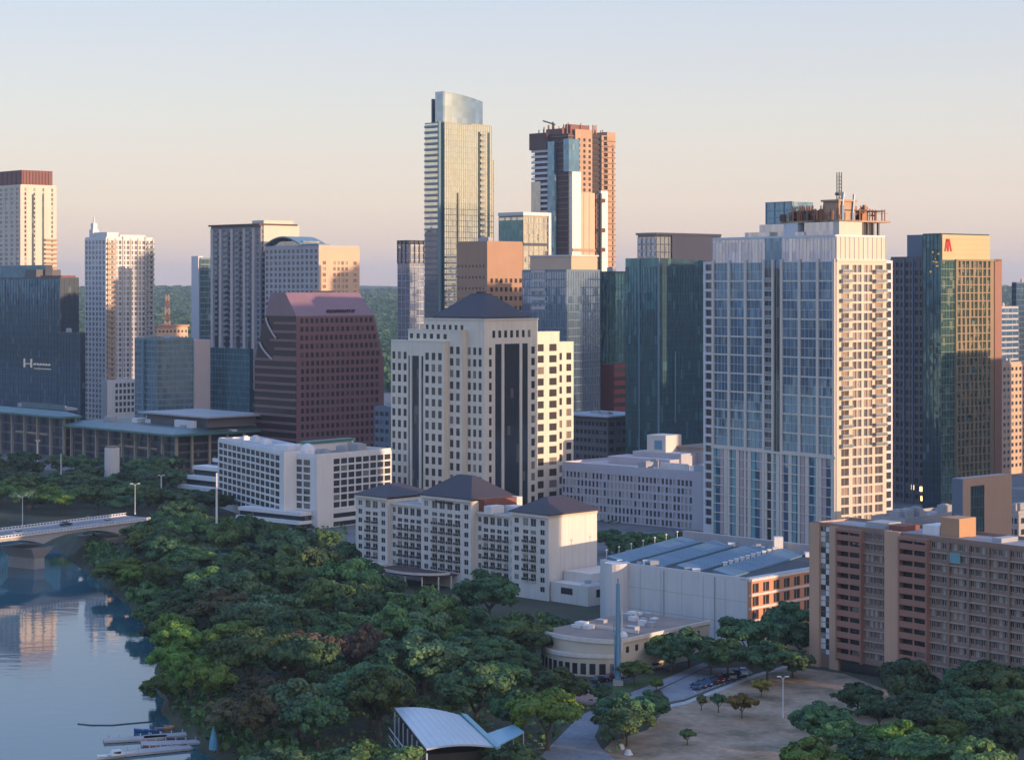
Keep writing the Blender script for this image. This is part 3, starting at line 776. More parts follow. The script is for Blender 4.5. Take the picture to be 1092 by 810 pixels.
# ---- low hall with striped blue roof in front of it
def hall():
    zr = 16.6
    a = G(797, 619, zr); l = G(640, 599, zr); r = (X(875, 537), 537.0); k1 = G(728, 575, zr); k2 = G(880, 593, zr)
    root = empty('exhibition_hall', (a[0], a[1], 0)); tag(root, 'low pale hall with ribbed blue sawtooth roof and a blank rendered wall', 'hall')
    def lc(p): return (p[0] - a[0], p[1] - a[1])
    A, L_, R_, K1, K2 = [lc(p) for p in (a, l, r, k1, k2)]
    m = MB(); m.prism([A, R_, K2, K1, L_], 0, zr); m.build('wall', M['hall_wall'], root)
    # parapet rims along the edges
    def rim(p, q, h, w, mat, name, z=zr):
        d = Vector((q[0]-p[0], q[1]-p[1])); n = Vector((-d.y, d.x)).normalized()*w
        mm = MB(); mm.prism([p, q, (q[0]+n.x, q[1]+n.y), (p[0]+n.x, p[1]+n.y)], z + .003, z + h); return mm.build(name, mat, root)
    rim(A, L_, .7, -.5, M['hall_wall'], 'parapet'); rim(K1, L_, .5, .5, M['hall_wall'], 'parapet')
    rim(R_, A, .4, -2.2, M['teal_roof2'], 'eave')
    # dark deck
    def lerp(p, q, t): return (p[0] + (q[0]-p[0])*t, p[1] + (q[1]-p[1])*t)
    ctr = ((A[0]+L_[0]+K1[0]+K2[0]+R_[0])/5, (A[1]+L_[1]+K1[1]+K2[1]+R_[1])/5)
    m = MB(); m.prism([lerp(p, ctr, .03) for p in (A, R_, K2, K1, L_)], zr + .004, zr + .06); m.build('roof', M['roof_dark'], root)
    # sawtooth strips run from wall A-L to the back edge R-K
    n = 4
    for k in range(n):
        t0, t1 = .03 + k*.243, .03 + k*.243 + .14
        p0, p1 = lerp(L_, A, t0), lerp(L_, A, t1); q0, q1 = lerp(K1, K2, t0), lerp(K1, K2, t1)
        p0, q0, p1, q1 = lerp(p0, q0, .03), lerp(p0, q0, .93), lerp(p1, q1, .03), lerp(p1, q1, .93)
        mm = MB(); h = 1.5
        mm.loft([[(p0[0], p0[1], zr + .08), (p1[0], p1[1], zr + .08), (q1[0], q1[1], zr + .08), (q0[0], q0[1], zr + .08)],
                 [(p0[0], p0[1], zr + h), (p1[0], p1[1], zr + .5), (q1[0], q1[1], zr + .5), (q0[0], q0[1], zr + h)]])
        st = mm.build('roof_strip', M['blue_roof'], root)
        rb = MB()
        for j in range(1, 22):
            s0, s1 = lerp(p0, q0, j/22), lerp(p1, q1, j/22)
            rb.tube((s0[0], s0[1], zr + h + .03), (s1[0], s1[1], zr + .53), .09, n=4)
        rb.build('roof_seam', M['metal_grey'], st)
    # small white boxes standing for skylight glints on the last strip, white unit stack
    s0, s1 = lerp(lerp(L_, A, .72), lerp(K1, K2, .72), .25), lerp(lerp(L_, A, .72), lerp(K1, K2, .72), .95)
    for j in range(11):
        p = lerp(s0, s1, j/10); mm = MB(); mm.box(p[0]-.5, p[0]+.5, p[1]-.5, p[1]+.5, zr + .07, zr + 1.7); mm.box(p[0]-.65, p[0]+.65, p[1]-.65, p[1]+.65, zr + 1.7, zr + 1.85)
        mm.build('skylight_glint', M['white_wall'], root)
    p = lerp(s0, s1, .97); mm = MB(); mm.box(p[0]-1.2, p[0]+1.2, p[1]-1.2, p[1]+1.2, zr + .07, zr + 4.5); mm.build('stair_head', M['white_wall'], root)
    # back wall of the roof
    rim(K2, K1, 2.6, -1.2, M['grey_concrete'], 'back_wall')
    # joints, a downpipe line and door in the long wall; ducts on the roof
    d_ = Vector((L_[0]-A[0], L_[1]-A[1])); fr_ = empty('long_wall', (A[0], A[1], 0), math.atan2(d_.y, d_.x)); fr_.parent = root
    jm = MB(); Lw = d_.length
    for j in range(1, 7): jm.box(Lw*j/7 - .05, Lw*j/7 + .05, .0, .035, .3, zr - .2)
    for zz in (5.6, 11.2): jm.box(.2, Lw*.82, .0, .03, zz - .05, zz + .05)
    jm.build('panel_joint', M['grey_concrete'], fr_)
    jm = MB()
    for j in (.21, .55): jm.tube((Lw*j, .14, .2), (Lw*j, .14, zr), .12, n=6)
    jm.build('downpipe', M['metal_grey'], fr_)
    jm = MB(); jm.box(Lw*.3, Lw*.3 + 3.4, .02, .1, 0, 3.4); jm.box(Lw*.66, Lw*.66 + 1.4, .02, .1, 0, 2.3); jm.build('service_door', M['metal_grey'], fr_)
    rr = random.Random(31)
    for j in range(12):
        p = lerp(lerp(L_, A, rr.uniform(.1, .95)), lerp(K1, K2, rr.uniform(.1, .95)), rr.choice([.93, .95, .03, .04])); mm = MB(); s_ = rr.uniform(.6, 1.4)
        mm.box(p[0]-s_, p[0]+s_, p[1]-s_, p[1]+s_, zr + .07, zr + rr.uniform(.9, 2.0)); mm.build('rooftop_unit', M['metal_grey'] if j % 2 else M['white_wall'], root)
    # cylinder stair at the left end
    c = lerp(L_, A, .13); mm = MB(); mm.tube((c[0]-.3, c[1]-.8, 0), (c[0]-.3, c[1]-.8, zr + .6), 3.4, n=20); mm.build('stair_drum', M['hall_wall'], root)
    # posts with lamps along the far edge
    for j in range(7):
        p = lerp(L_, K1, (j + .5)/7); mm = MB(); mm.tube((p[0], p[1], zr), (p[0], p[1], zr + 2.6), .09); mm.dome((p[0], p[1], zr + 2.6), .35, .35, .35); mm.build('roof_lamp', M['metal_white'], root)
    # right face: pink brick grid with windows
    d = Vector((R_[0]-A[0], R_[1]-A[1])); Lr = d.length; ang = math.atan2(d.y, d.x)
    f = empty('brick_front', (A[0], A[1], 0), ang); f.parent = root
    wl = MB(); cols = even(.6, Lr, 7, .58); rows = [(zr - 2.9 - k*3.3 - .3, zr - .9 - k*3.3) for k in range(5)][::-1]
    prev = 0
    for (u0, u1) in cols + [(Lr, Lr)]:
        wl.box(prev, u0, -.45, 0, 0, zr); zp = 0
        if u1 > u0:
            for (r0, r1) in rows:
                wl.box(u0, u1, -.45, 0, zp, r0); zp = r1
            wl.box(u0, u1, -.45, 0, zp, zr)
        prev = u1
    wl.build('brick_wall', M['pink_brick'], f)
    bd = MB()
    for (r0, r1) in rows: bd.box(0, Lr, -.55, -.452, r0 - .75, r0 - .25)
    bd.box(0, Lr, -.6, -.452, zr - .3, zr + .3); bd.build('string_course', M['hall_wall'], f)
    for (u0, u1) in cols:
        for (r0, r1) in rows:
            w = MB(); w.box(u0, u1, -.2, -.1, r0, r1); w.box((u0+u1)/2 - .06, (u0+u1)/2 + .06, -.26, -.2, r0, r1, 1); w.build('window', [M['w_dark'], M['metal_grey']], f)
M['hall_wall'] = mat_wall('hall_render', (.58, .57, .57, 1), var=.1, streak=.14)
M['blue_roof'] = mat_wall('blue_metal_roof', (.085, .18, .26, 1), var=.25, streak=.15, rough=.5)
M['teal_roof2'] = mat_wall('pale_blue_roof', (.40, .45, .50, 1), var=.12, streak=.1, rough=.4)
M['roof_dark'] = mat_wall('dark_roof', (.05, .06, .07, 1), var=.2, streak=.1)
hall()

# ---- low beige building with a curved two-tier front
def low_beige():
    b = Bld('banquet_building', 'low beige building with a curved two-tier front, square windows and a flat brown roof', 'building', 578, 662, 757, 476, 40)
    WR, WL = b.WR, b.WL; zt = b.z(684)
    n = 12
    curve = lambda off: [(-off*math.sin(math.pi*.5*(1 - (k/n))) if True else 0, WL*k/n) for k in range(n + 1)]
    top = [(0, 0)] + [(0, WL*k/n) for k in range(n + 1)]
    # body
    m = MB(); m.box(0, WR, 0, WL, 0, zt); b.part('wall', m, M['beige_stucco'])
    # bowed tiers
    def bow(off): return [(-off*math.sin(math.pi*k/n)**.8 - .3, WL*k/n) for k in range(n + 1)]
    m = MB(); m.prism(bow(3.2) + [(0, WL), (0, 0)], 0, zt); b.part('bowed_wall', m, M['beige_stucco'])
    pts = bow(6.0)
    m = MB(); m.prism(pts + [(0, WL), (0, 0)], 0, zt*.60); b.part('bowed_wall', m, M['beige_stucco'])
    rim = MB()
    def band(pts, z0, z1, t):
        for (ax, ay), (bx, by) in zip(pts[:-1], pts[1:]):
            rim.prism([(ax - t, ay), (bx - t, by), (bx, by), (ax, ay)], z0, z1)
    band(pts, zt*.60 - .5, zt*.60 + .35, .35); band(bow(3.2), zt - .5, zt + .5, .35)
    b.part('cornice', rim, M['hotel_stucco'])
    for k in range(n):
        (ax, ay), (bx, by) = pts[k], pts[k+1]
        for (f0, f1, z0, z1) in ((.2, .8, .5, 3.0), ):
            w = MB()
            p = lambda f, d: (ax + (bx-ax)*f - d, ay + (by-ay)*f)
            w.prism([p(f0, .12), p(f1, .12), p(f1, -.1), p(f0, -.1)], z0, z1); b.part('window', w, M['w_dark'])
    r = MB(); r.prism(bow(3.0) + [(WR - .3, WL), (WR - .3, .3), (.3, .3)], zt + .004, zt + .2); b.part('roof', r, M['roof_brown'])
    q = MB(); fbox(q, 'R', 0, 0, WR, zt - .3, zt + .6, 0, .35); b.part('parapet', q, M['hotel_stucco'])
    w = MB()
    for k in range(9): fbox(w, 'R', 0, 2 + k*(WR-4)/9, 2 + k*(WR-4)/9 + 1.1, zt - 2.8, zt - 1.4, 0, .05)
    b.part('window', w, M['w_dark'])
    rr = random.Random(2)
    for k in range(16):
        x, y = rr.uniform(3, WR - 4), rr.uniform(3, WL - 4); q = MB(); q.box(x, x + rr.uniform(.8, 3), y, y + rr.uniform(.8, 3), zt + .2, zt + rr.uniform(.6, 1.6)); b.part('rooftop_unit', q, M['white_wall'] if k % 2 else M['metal_grey'])
    q = MB(); q.box(WR*.3, WR*.3 + .3, 3, WL - 3, zt + .2, zt + .9); b.part('roof_upstand', q, M['hotel_stucco'])
    q = MB(); q.dome((5, 3, zt + .2), 1.1, 1.1, 1.3); b.part('roof_dome', q, M['metal_white'])
low_beige()

# ---- grey ribbed block behind the cream tower
def garage():
    b = Bld('concrete_office_block', 'long lilac grey concrete block with close vertical ribs, behind the hotel', 'office building', 600, 750, 800, 760, 42)
    WR, WL = b.WR, b.WL; zt = b.z(506)
    m = MB(); m.box(0, WR, 0, WL, 0, zt); b.part('wall', m, M['lilac_concrete'])
    wall = MB()
    R = [(zt - 2.3 - k*3.1 - 2.35, zt - 2.5 - k*3.1) for k in range(6)][::-1]
    b.facade(wall, 'L', 0, -.5, WL, 0, zt, even(4.5, WL, 34, .6), R, .45)
    b.part('wall', wall, M['lilac_concrete']); b.windows(M['w_flat'], vis=570)
    b.roof(0, WR + 20, 0, WL, zt, 1.0, wall=M['lilac_concrete'], top=M['roof_white'], units=4)
    def up(p0, p1, d0, d1, h, mat, name='penthouse', z=zt):
        q = MB(); q.box(d0, d1, b.uL(p1), b.uL(p0), z + .15, z + h); b.part(name, q, mat); return z + h
    up(624, 690, 14, 26, 3.0, M['lilac_concrete']); up(652, 672, 22, 32, 11.5, M['hotel_stucco'])
    up(640, 692, 20, 40, 5.0, M['roof_white']); up(672, 748, 30, 60, 6.5, M['grey_concrete'])
    q = MB(); q.box(29, 61, b.uL(748), b.uL(672), zt + 6.51, zt + 7.3); b.part('penthouse_roof', q, M['roof_brown'])
    q = MB(); q.box(8, 9, b.uL(720), b.uL(690), zt + .15, zt + 2.6); b.part('screen_wall', q, M['hotel_stucco'])
    q = MB(); fbox(q, 'L', 22, b.uL(668), b.uL(660), zt + 6, zt + 9.5, 0, .1); b.part('vent', q, M['pole_blue'])
garage()

# ---- brick apartment slab
M['slab_tan'] = mat_wall('slab_tan', (.38, .31, .27, 1), var=.12, streak=.1)
def brick_apartments():
    b = Bld('apartment_block', 'brown brick apartment slab with stacked balconies and tan end piers beside the dry field', 'apartment block', 862, 1100, 1102, 441, 50)
    # rebuild with explicit far/near ends: far front edge at px 862
    WL = b.WL; zt = Z(588, 441); D = 15
    U = b.uL; fl = (zt - 3)/12
    xf, xs = 0.0, 1.6                     # front plane of the near stretch; the far stretch sits back
    u948, u962, u993 = U(948), U(962), U(993)
    core = MB(); core.box(0, D, 0, u948, 0, zt); core.box(xs, D, u948, WL, 0, zt); b.part('wall', core, M['grey_brown'])
    zf = [3 + k*fl for k in range(12)]
    wall = MB()
    # tan piers
    tan = MB()
    fbox(tan, 'L', 0, u962, u948 + .6, 0, zt + 1.0, 0, .9)
    fbox(tan, 'L', xs, U(871), WL, 0, zt + .6, 0, .9); fbox(tan, 'L', xs, U(891), U(881.5), 0, zt + .4, 0, .7)
    tan.box(.9, D, WL, WL + .5, 0, zt + .6)
    b.part('end_pier', tan, M['tan_brick'])
    # chequered strip
    ch = MB()
    for k, z in enumerate(zf):
        for j in range(2):
            a = U(881.5) + j*(U(871) - U(881.5))/2; c = a + (U(871) - U(881.5))/2
            fbox(ch, 'L', xs, a + .08, c - .08, z + .2, z + fl*.5, .02, .2, (j + k) % 2); fbox(ch, 'L', xs, a + .08, c - .08, z + fl*.55, z + fl, .02, .2, (j + k + 1) % 2)
    b.part('stair_screen', ch, [M['white_wall'], M['w_blue']])
    # balcony stacks
    for (p0, p1, pl) in ((891, 918, xs), (962.5, 993, 0)):
        a, c = U(p1), U(p0)
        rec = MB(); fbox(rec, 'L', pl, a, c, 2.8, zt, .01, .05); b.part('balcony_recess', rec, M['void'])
        fr = MB(); fbox(fr, 'L', pl, a, a + .35, 2.6, zt + .2, .05, 1.7); fbox(fr, 'L', pl, c - .35, c, 2.6, zt + .2, .05, 1.7); fbox(fr, 'L', pl, a + .35, c - .35, zt - .5, zt + .2, .05, 1.7)
        b.part('balcony_frame', fr, M['brown_brick'])
        mb = MB(); w = c - a - .7
        fbox(mb, 'L', 0, 0, w, 0, 1.35, 1.3, 1.6); fbox(mb, 'L', 0, 0, w, -.1, .06, .05, 1.3); fbox(mb, 'L', 0, w*.45, w*.5, 1.35, fl - .1, 1.25, 1.5)
        me = mb.mesh('balcony', [M['brown_brick']])
        for z in zf:
            o = bpy.data.objects.new('balcony', me); COL.objects.link(o); o.parent = b.root; o.location = (pl, a + .35, z)
            dd = MB(); fbox(dd, 'L', pl, a + w*.2, a + w*.55, z + .1, z + 2.1, .06, .12); b.part('balcony_door', dd, M['w_blue'])
    # window bands
    zr = [(z + .85, z + 2.25) for z in zf]
    b.facade(wall, 'L', xs, U(948) + .6, U(918), 0, zt, even(U(947), U(918.5), 6, .72), zr, .35)
    b.facade(wall, 'L', 0, -.35, u993, 0, zt, even(1, u993, 17, .74), zr, .35)
    b.part('wall', wall, M['grey_brown'])
    b.windows(M['w_apart'], M['rail_white'], bars=2, vis=735)
    # slab edges and thin mullion fins
    sl = MB(); sl2 = MB()
    for z in zf[1:]:
        fbox(sl, 'L', 0, -.35, u993, z - .12, z + .12, .36, .75); fbox(sl2, 'L', xs, u948 + .6, U(918), z - .12, z + .12, .36, .7)
    b.part('slab_edge', sl, M['slab_tan']); b.part('slab_edge', sl2, M['slab_tan'])
    fn = MB(); rr = random.Random(8)
    for k in range(1, 5):
        u = u993*k/5; fbox(fn, 'L', 0, u - .25, u + .25, 0, zt, .36, .8)
    b.part('fin', fn, M['grey_brown'])
    # roof
    pr = MB()
    pr.box(-.4, .1, 0, u962, zt + .003, zt + 1.0); pr.box(xs - .4, xs + .1, u948 + .6, WL, zt + .003, zt + .9); pr.box(D - .4, D, 0, WL, zt + .003, zt + .9)
    b.part('parapet', pr, M['grey_brown'])
    r = MB(); r.box(xs + .1, D - .4, 0, WL - .3, zt + .004, zt + .2); b.part('roof', r, M['roof_gravel'])
    for (p0, p1, h, mat) in ((985, 1005, 4.5, M['orange_stone']), (966, 984, 2.4, M['white_wall']), (905, 925, 1.6, M['metal_grey']), (930, 945, 1.4, M['slate_red']), (1040, 1050, 1.2, M['metal_grey'])):
        q = MB(); q.box(6, 12, U(p1), U(p0), zt + .2, zt + h); b.part('rooftop_unit', q, mat)
    # window air boxes and one pale panel
    q = MB(); fbox(q, 'L', 0, U(1026), U(1015), zf[10] + .6, zf[10] + 2.9, .4, .8); b.part('pale_panel', q, M['teal_soft'])
    # ground floor
    g = MB(); fbox(g, 'L', 0, 0, u993, .1, 2.5, .36, .5); b.part('ground_floor_glazing', g, M['w_dark']); g = MB(); fbox(g, 'L', xs, U(945), U(893), .1, 2.6, .36, .5); b.part('ground_floor_glazing', g, M['w_dark'])
M['w_apart'] = mat_window('window_apartment', (.03, .03, .034, 1), (.34, .31, .29, 1), .26, .14)
brick_apartments()
# ================================================================ the towers behind
M['maroon_crown'] = mat_wall('maroon_crown', (.20, .085, .07, 1), var=.15, streak=.15)
M['metal_navy'] = mat_plain('metal_navy', (.015, .035, .055, 1), .35)
M['teal_metal'] = mat_plain('teal_metal', (.13, .22, .27, 1), .4)
M['peach_soft'] = mat_wall('pale_stone', (.50, .43, .41, 1), var=.05, streak=.08)
M['g_tealblue'] = mat_glass('glass_tealblue', (.02, .06, .08, 1), (.65, .85, .95, 1), .26, floor=3.4, blind=(.1, .16, .18, 1), pblind=.15)
M['pale_dim'] = mat_wall('pale_dim', (.40, .38, .39, 1), var=.06, streak=.06)
M['w_teal'] = mat_window('window_teal', (.015, .04, .05, 1), (.12, .13, .13, 1), .10, .16)
M['w_peach'] = mat_window('window_peach', (.20, .10, .06, 1), (.35, .22, .14, 1), .3, .2)
M['g_maroon'] = mat_glass('glass_maroon', (.012, .006, .008, 1), (.6, .45, .5, 1), .14, floor=3.85)
M['w_maroon'] = mat_window('window_maroon', (.014, .010, .014, 1), (.06, .04, .045, 1), .15, .08)
M['g_lilac'] = mat_glass('glass_lilac', (.04, .07, .11, 1), (.85, .88, 1, 1), .42, floor=4.0, bay=3.2)
M['gold_metal'] = mat_wall('bronze_metal', (.34, .31, .23, 1), var=.05, streak=.05, rough=.4)
M['g_sky'] = mat_glass('glass_sky', (.03, .05, .045, 1), (.95, .97, .90, 1), .62, floor=3.4, wob=.02)
M['g_mirror'] = mat_glass('glass_mirror', (.03, .065, .095, 1), (.66, .82, 1, 1), .34, floor=3.9, wob=.007, tone=.2)
M['mirror_metal'] = mat_plain('mirror_metal', (.13, .19, .24, 1), .35)
M['teal_dark'] = mat_plain('teal_dark', (.02, .06, .07, 1), .4)
M['taupe_panel'] = mat_wall('taupe_panel', (.27, .205, .13, 1), var=.12, streak=.08)
M['red_stone'] = mat_wall('red_stone', (.30, .16, .12, 1), var=.1, streak=.08)
M['green_metal'] = mat_plain('green_metal', (.16, .26, .22, 1), .4)
M['slate_blue'] = mat_plain('slate_blue', (.10, .14, .20, 1), .5)
M['lit_dim'] = mat_lit('lit_dim', (1, .6, .15, 1), .28)
M['g_navyteal'] = mat_glass('glass_navyteal', (.008, .03, .045, 1), (.25, .6, .75, 1), .2, floor=3.3, blind=(.08, .12, .13, 1), pblind=.06)
M['w_navy'] = mat_window('window_navy', (.012, .016, .028, 1), (.10, .10, .13, 1), .12, .1)
M['sunlit_peach_stone'] = mat_wall('sunlit_peach_stone', (.50, .32, .22, 1), var=.08, streak=.1)  # peach made brighter and more orange to stand for sunlight
def simple_glass(name, label, xl, xc, xr, top, Y, a, glass, mull, du=1.6, dz=3.8, cat='tower', vw=.14, hw=.4, d=.16, units=2, seed=1, par=.8, frameR=True, frameL=True, roofm=None):
    b = Bld(name, label, cat, xl, xc, xr, Y, a)
    zt = b.z(top)
    m = MB(); m.box(0, b.WR, 0, b.WL, 0, zt); b.part('glass_wall', m, glass)
    q = MB()
    if frameL: b.curtain(q, 'L', 0, 0, b.WL, 0, zt, du, dz, vw, hw, d)
    if frameR: b.curtain(q, 'R', 0, 0, b.WR, 0, zt, du, dz, vw, hw, d)
    b.part('mullion', q, mull)
    b.roof(0, b.WR, 0, b.WL, zt, par, wall=mull, top=roofm, units=units, seed=seed)
    b.zt = zt
    return b
def punched(name, label, xl, xc, xr, top, Y, a, wall, glass, nL, nR, fl=3.3, wf=.55, hf=.55, cat='tower', depth=.4, vis=9999, limit=100, units=2, seed=1, base=0, bars=0, wfR=None, hfR=None):
    b = Bld(name, label, cat, xl, xc, xr, Y, a)
    zt = b.z(top)
    m = MB(); m.box(0, b.WR, 0, b.WL, 0, zt); b.part('wall', m, wall)
    n = int((zt - 1.5)/fl)
    q = MB()
    rows = lambda h: [(zt - 1.4 - k*fl - fl*h, zt - 1.4 - k*fl) for k in range(n)][::-1]
    if nL: b.facade(q, 'L', 0, -depth, b.WL, 0, zt, even(0, b.WL, nL, wf), rows(hf), depth)
    if nR: b.facade(q, 'R', 0, 0, b.WR, 0, zt, even(0, b.WR, nR, wfR or wf), rows(hfR or hf), depth)
    b.part('wall', q, wall); b.windows(glass, vis=vis, limit=limit)
    b.roof(0, b.WR, 0, b.WL, zt, 1, wall=wall, units=units, seed=seed)
    b.zt = zt; b.rows = rows(hf)
    return b

# far-left white tower with maroon crown
def tower_a():
    b = punched('crowned_tower', 'white tower with brown crown, the farthest behind the dark glass block', -40, 22, 60, 198, 1510, 48, M['cream_panel'], M['w_blue'], 11, 4, 3.4, .5, .62, vis=290, wfR=.22, hfR=.7, units=0)
    z0, z1 = b.zt, b.z(181)
    m = MB(); m.box(2, b.WR - 2, 2, b.WL*.72, z0, z1); b.part('crown', m, M['maroon_crown'])
    for k in range(9):
        m = MB(); fbox(m, 'L', 2, 3 + k*b.WL*.075, 3.8 + k*b.WL*.075, z0 + .5, z1 - .5, 0, .3); b.part('crown_fin', m, M['dark_brown'])
        m = MB(); fbox(m, 'R', 2, 3 + k*(b.WR-6)/9, 3.6 + k*(b.WR-6)/9, z0 + .5, z1 - .5, 0, .3); b.part('crown_fin', m, M['dark_brown'])
    # upper part steps out a little: side slots
    m = MB()
    for u in (.33, .62): fbox(m, 'R', 0, b.WR*u - .9, b.WR*u + .9, 0, b.zt - 6, .41, .47)
    b.part('dark_slot', m, M['g_navy'])
    zs = [b.z(256) - k*3.4 for k in range(16)]
    b.balconies('R', -.48, b.WR*.66, b.WR, zs, 1.6, M['raw_concrete'], M['raw_concrete'])
tower_a()

def tower_b():
    b = simple_glass('glass_office_block', 'dark navy glass block with a white lit sign, at the far bank', -30, 64, 84, 297, 1230, 47, M['g_navy'], M['metal_navy'], 3.2, 3.9, 'office building', hw=.3, seed=3, units=0)
    m = MB(); m.box(8, b.WR, b.uL(36), b.WL, b.zt + .2, b.z(282)); b.part('upper_block', m, M['g_navy'])
    m = MB(); m.box(3, 20, b.uL(34), b.uL(22), b.zt + .2, b.z(287)); b.part('lift_overrun', m, M['dark_concrete'])
    m = MB(); m.box(2, b.WR - 1, 2, b.uL(40), b.zt + .2, b.zt + 1.9); b.part('roof_screen', m, M['maroon_crown'])
    # sign: tall initial then low letters, an underline
    u = b.uL(26); s = MB()
    z0, z1 = b.z(393.5), b.z(384)
    ul = lambda p: b.uL(p)
    fbox(s, 'L', 0, ul(27.2), ul(25.8), z0, z1, .2, .5); fbox(s, 'L', 0, ul(34.6), ul(33), z0, z1, .2, .5); fbox(s, 'L', 0, ul(33), ul(27.2), b.z(390), b.z(389), .2, .5)
    rr = random.Random(6); p = 36
    for k in range(6):
        fbox(s, 'L', 0, ul(p + 2.4), ul(p + 1.2), b.z(390.4), b.z(388.2), .2, .5); fbox(s, 'L', 0, ul(p + 1.2), ul(p), b.z(390.4), b.z(389.3), .2, .5); p += 3.1
    fbox(s, 'L', 0, ul(55), ul(37), b.z(394.6), b.z(393.8), .2, .5)
    b.part('lit_sign', s, M['sign_white'])
    c = simple_glass('glass_annex', 'low dark glass annex at the foot of the navy glass block', 62, 86, 91, 356, 1180, 47, M['g_navy'], M['metal_navy'], 3.2, 3.9, 'building', hw=.2, seed=5, units=1)
tower_b()

def tower_c():
    b = punched('condominium_tower', 'slender white condominium tower with a thin spire at one corner', 91, 113, 163, 254, 1325, 47, M['pale_panel'], M['w_blue'], 6, 12, 3.3, .60, .68, vis=430, wfR=.6, limit=100)
    piers = MB()
    for k in range(7): u = b.WR*(k*.16 + .02); fbox(piers, 'R', 0, u, u + .9, 0, b.zt + (1.5 if k in (2, 5) else 0), .41, 1.0)
    b.part('pier', piers, M['cream_panel'])
    zs = [b.rows[k][0] - .2 for k in range(len(b.rows))][::-1]
    b.balconies('R', -.45, .2, b.WR*.17, zs, 1.7, M['peach'], M['raw_concrete'], limit=45)
    b.balconies('R', -.45, b.WR*.84, b.WR, zs, 1.7, M['pale_panel'], M['rail_glass'], limit=45)
    m = MB(); m.box(2, b.WR*.3, 2, b.WL*.9, b.zt + .2, b.zt + 4); m.box(b.WR*.34, b.WR*.9, 3, b.WL*.7, b.zt + .2, b.zt + 2.5); b.part('penthouse', m, M['pale_panel'])
    m = MB(); x, y = 3, b.uL(96)
    z0 = b.zt
    m.box(x - 2.2, x + 2.2, y - 2.2, y + 2.2, z0, z0 + 6); m.box(x - 1.5, x + 1.5, y - 1.5, y + 1.5, z0 + 6, z0 + 10); m.tube((x, y, z0 + 10), (x, y, b.z(228)), .9, .15)
    b.part('spire', m, M['pale_panel'])
    # white podium

    q = MB()
    q.box(-4, b.WR*.85, -8, -.5, 0, b.z(405)); b.part('podium', q, M['white_wall'])
    w = MB()
    for i in range(9):
        for j in range(5): fbox(w, 'R', -8, 2 + i*b.WR*.085, 2 + i*b.WR*.085 + b.WR*.05, b.z(405) - 4.6 - j*4, b.z(405) - 2 - j*4, 0, .06)
    b.part('podium_opening', w, M['void'])
tower_c()

def mid_d():
    b = simple_glass('glass_midrise', 'mid height teal glass block with a pale stone end slab, beside the slender condominium tower', 144, 168, 206, 362, 1150, 47, M['g_tealblue'], M['teal_metal'], 3, 3.4, 'building', hw=1.0, vw=.3, seed=8)
    m = MB(); m.box(b.WR + .01, b.uR(223), -1.2, b.WL, 0, b.z(363)); b.part('end_slab', m, M['peach_soft'])
    m = MB(); fbox(m, 'L', 0, b.WL*.55, b.WL*.62, 0, b.zt, .3, 1.5); b.part('pier', m, M['teal_metal'])
mid_d()
b = punched('peach_block', 'low peach coloured block seen over the roof of the teal glass block', 160, 168, 200, 350, 1400, 47, M['peach'], M['w_dark'], 3, 8, 4, .5, .4, cat='building', limit=20, vis=362)
m = MB(); m.box(-1, b.WR + 1, -1, b.WL, b.zt + 1.01, b.zt + 2.2); b.part('roof_slab', m, M['pink_brick'])

M['dim_lilac'] = mat_wall('dim_lilac', (.25, .235, .26, 1), var=.08, streak=.08)
def tower_f():
    b = punched('apartment_tower', 'tall dark apartment tower with pale vertical piers and a sunlit-coloured crown at its corner', 225, 278, 318, 242, 1195, 46, M['dim_lilac'], M['w_teal'], 12, 7, 3.3, .62, .66, vis=420, limit=100, units=0)
    pr = MB()
    for k in (.12, .3, .55, .78, .95): u = b.WL*k; fbox(pr, 'L', 0, u - 1.1, u + 1.1, 30, b.zt - .5, .41, 1.2)
    b.part('pier', pr, M['peach_soft'])
    dk = MB()
    for k in (.21, .43, .66, .87): u = b.WL*k; fbox(dk, 'L', 0, u - 1.6, u + 1.6, 20, b.zt - 4, .42, .5)
    b.part('dark_strip', dk, M['g_black'])
    zs = [r[0] - .15 for r in b.rows if r[0] > 60][::-1]
    for k in (.215, .43, .655, .865): b.balconies('L', -.5, b.WL*k - 1.9, b.WL*k + 1.9, zs, 1.3, M['pale_dim'], M['rail_glass'], limit=24)
    m = MB(); m.box(-2, b.WR*.95, -1.2, b.WL, b.zt + 1.01, b.zt + 2.0); b.part('roof_slab', m, M['dark_brown'])
    m = MB(); m.box(1.5, b.WR*1.0, -.9, -.41, b.zt - 14, b.zt + 1); b.part('crown_panel', m, M['cream_panel'])  # cream panel puts the crown's sunlight into colour
    m = MB(); m.box(3, b.WR*.9, 1, b.WL*.25, b.zt + 2.01, b.zt + 4); b.part('penthouse', m, M['cream_panel'])
    # lower glass volume
    g = MB(); g.box(-4, 10, b.uL(272), b.uL(226), 0, b.z(372)); b.part('lower_glass', g, M['g_teal'])
    q = MB(); b.curtain(q, 'L', -4, b.uL(272), b.uL(226), 0, b.z(372), 3, 3.6, .2, .4, .2); b.part('mullion', q, M['teal_metal'])
    c = simple_glass('slim_tower', 'slim glass tower edged by one tall white fin, against the tall dark apartment tower', 208, 214, 226, 276, 1290, 46, M['g_teal'], M['teal_metal'], 2.5, 3.4, hw=.7, units=0)
    m = MB(); m.box(-1, 2.5, c.WL*.2, c.WL + 2.5, 0, c.z(273)); c.part('fin', m, M['pale_panel'])
tower_f()

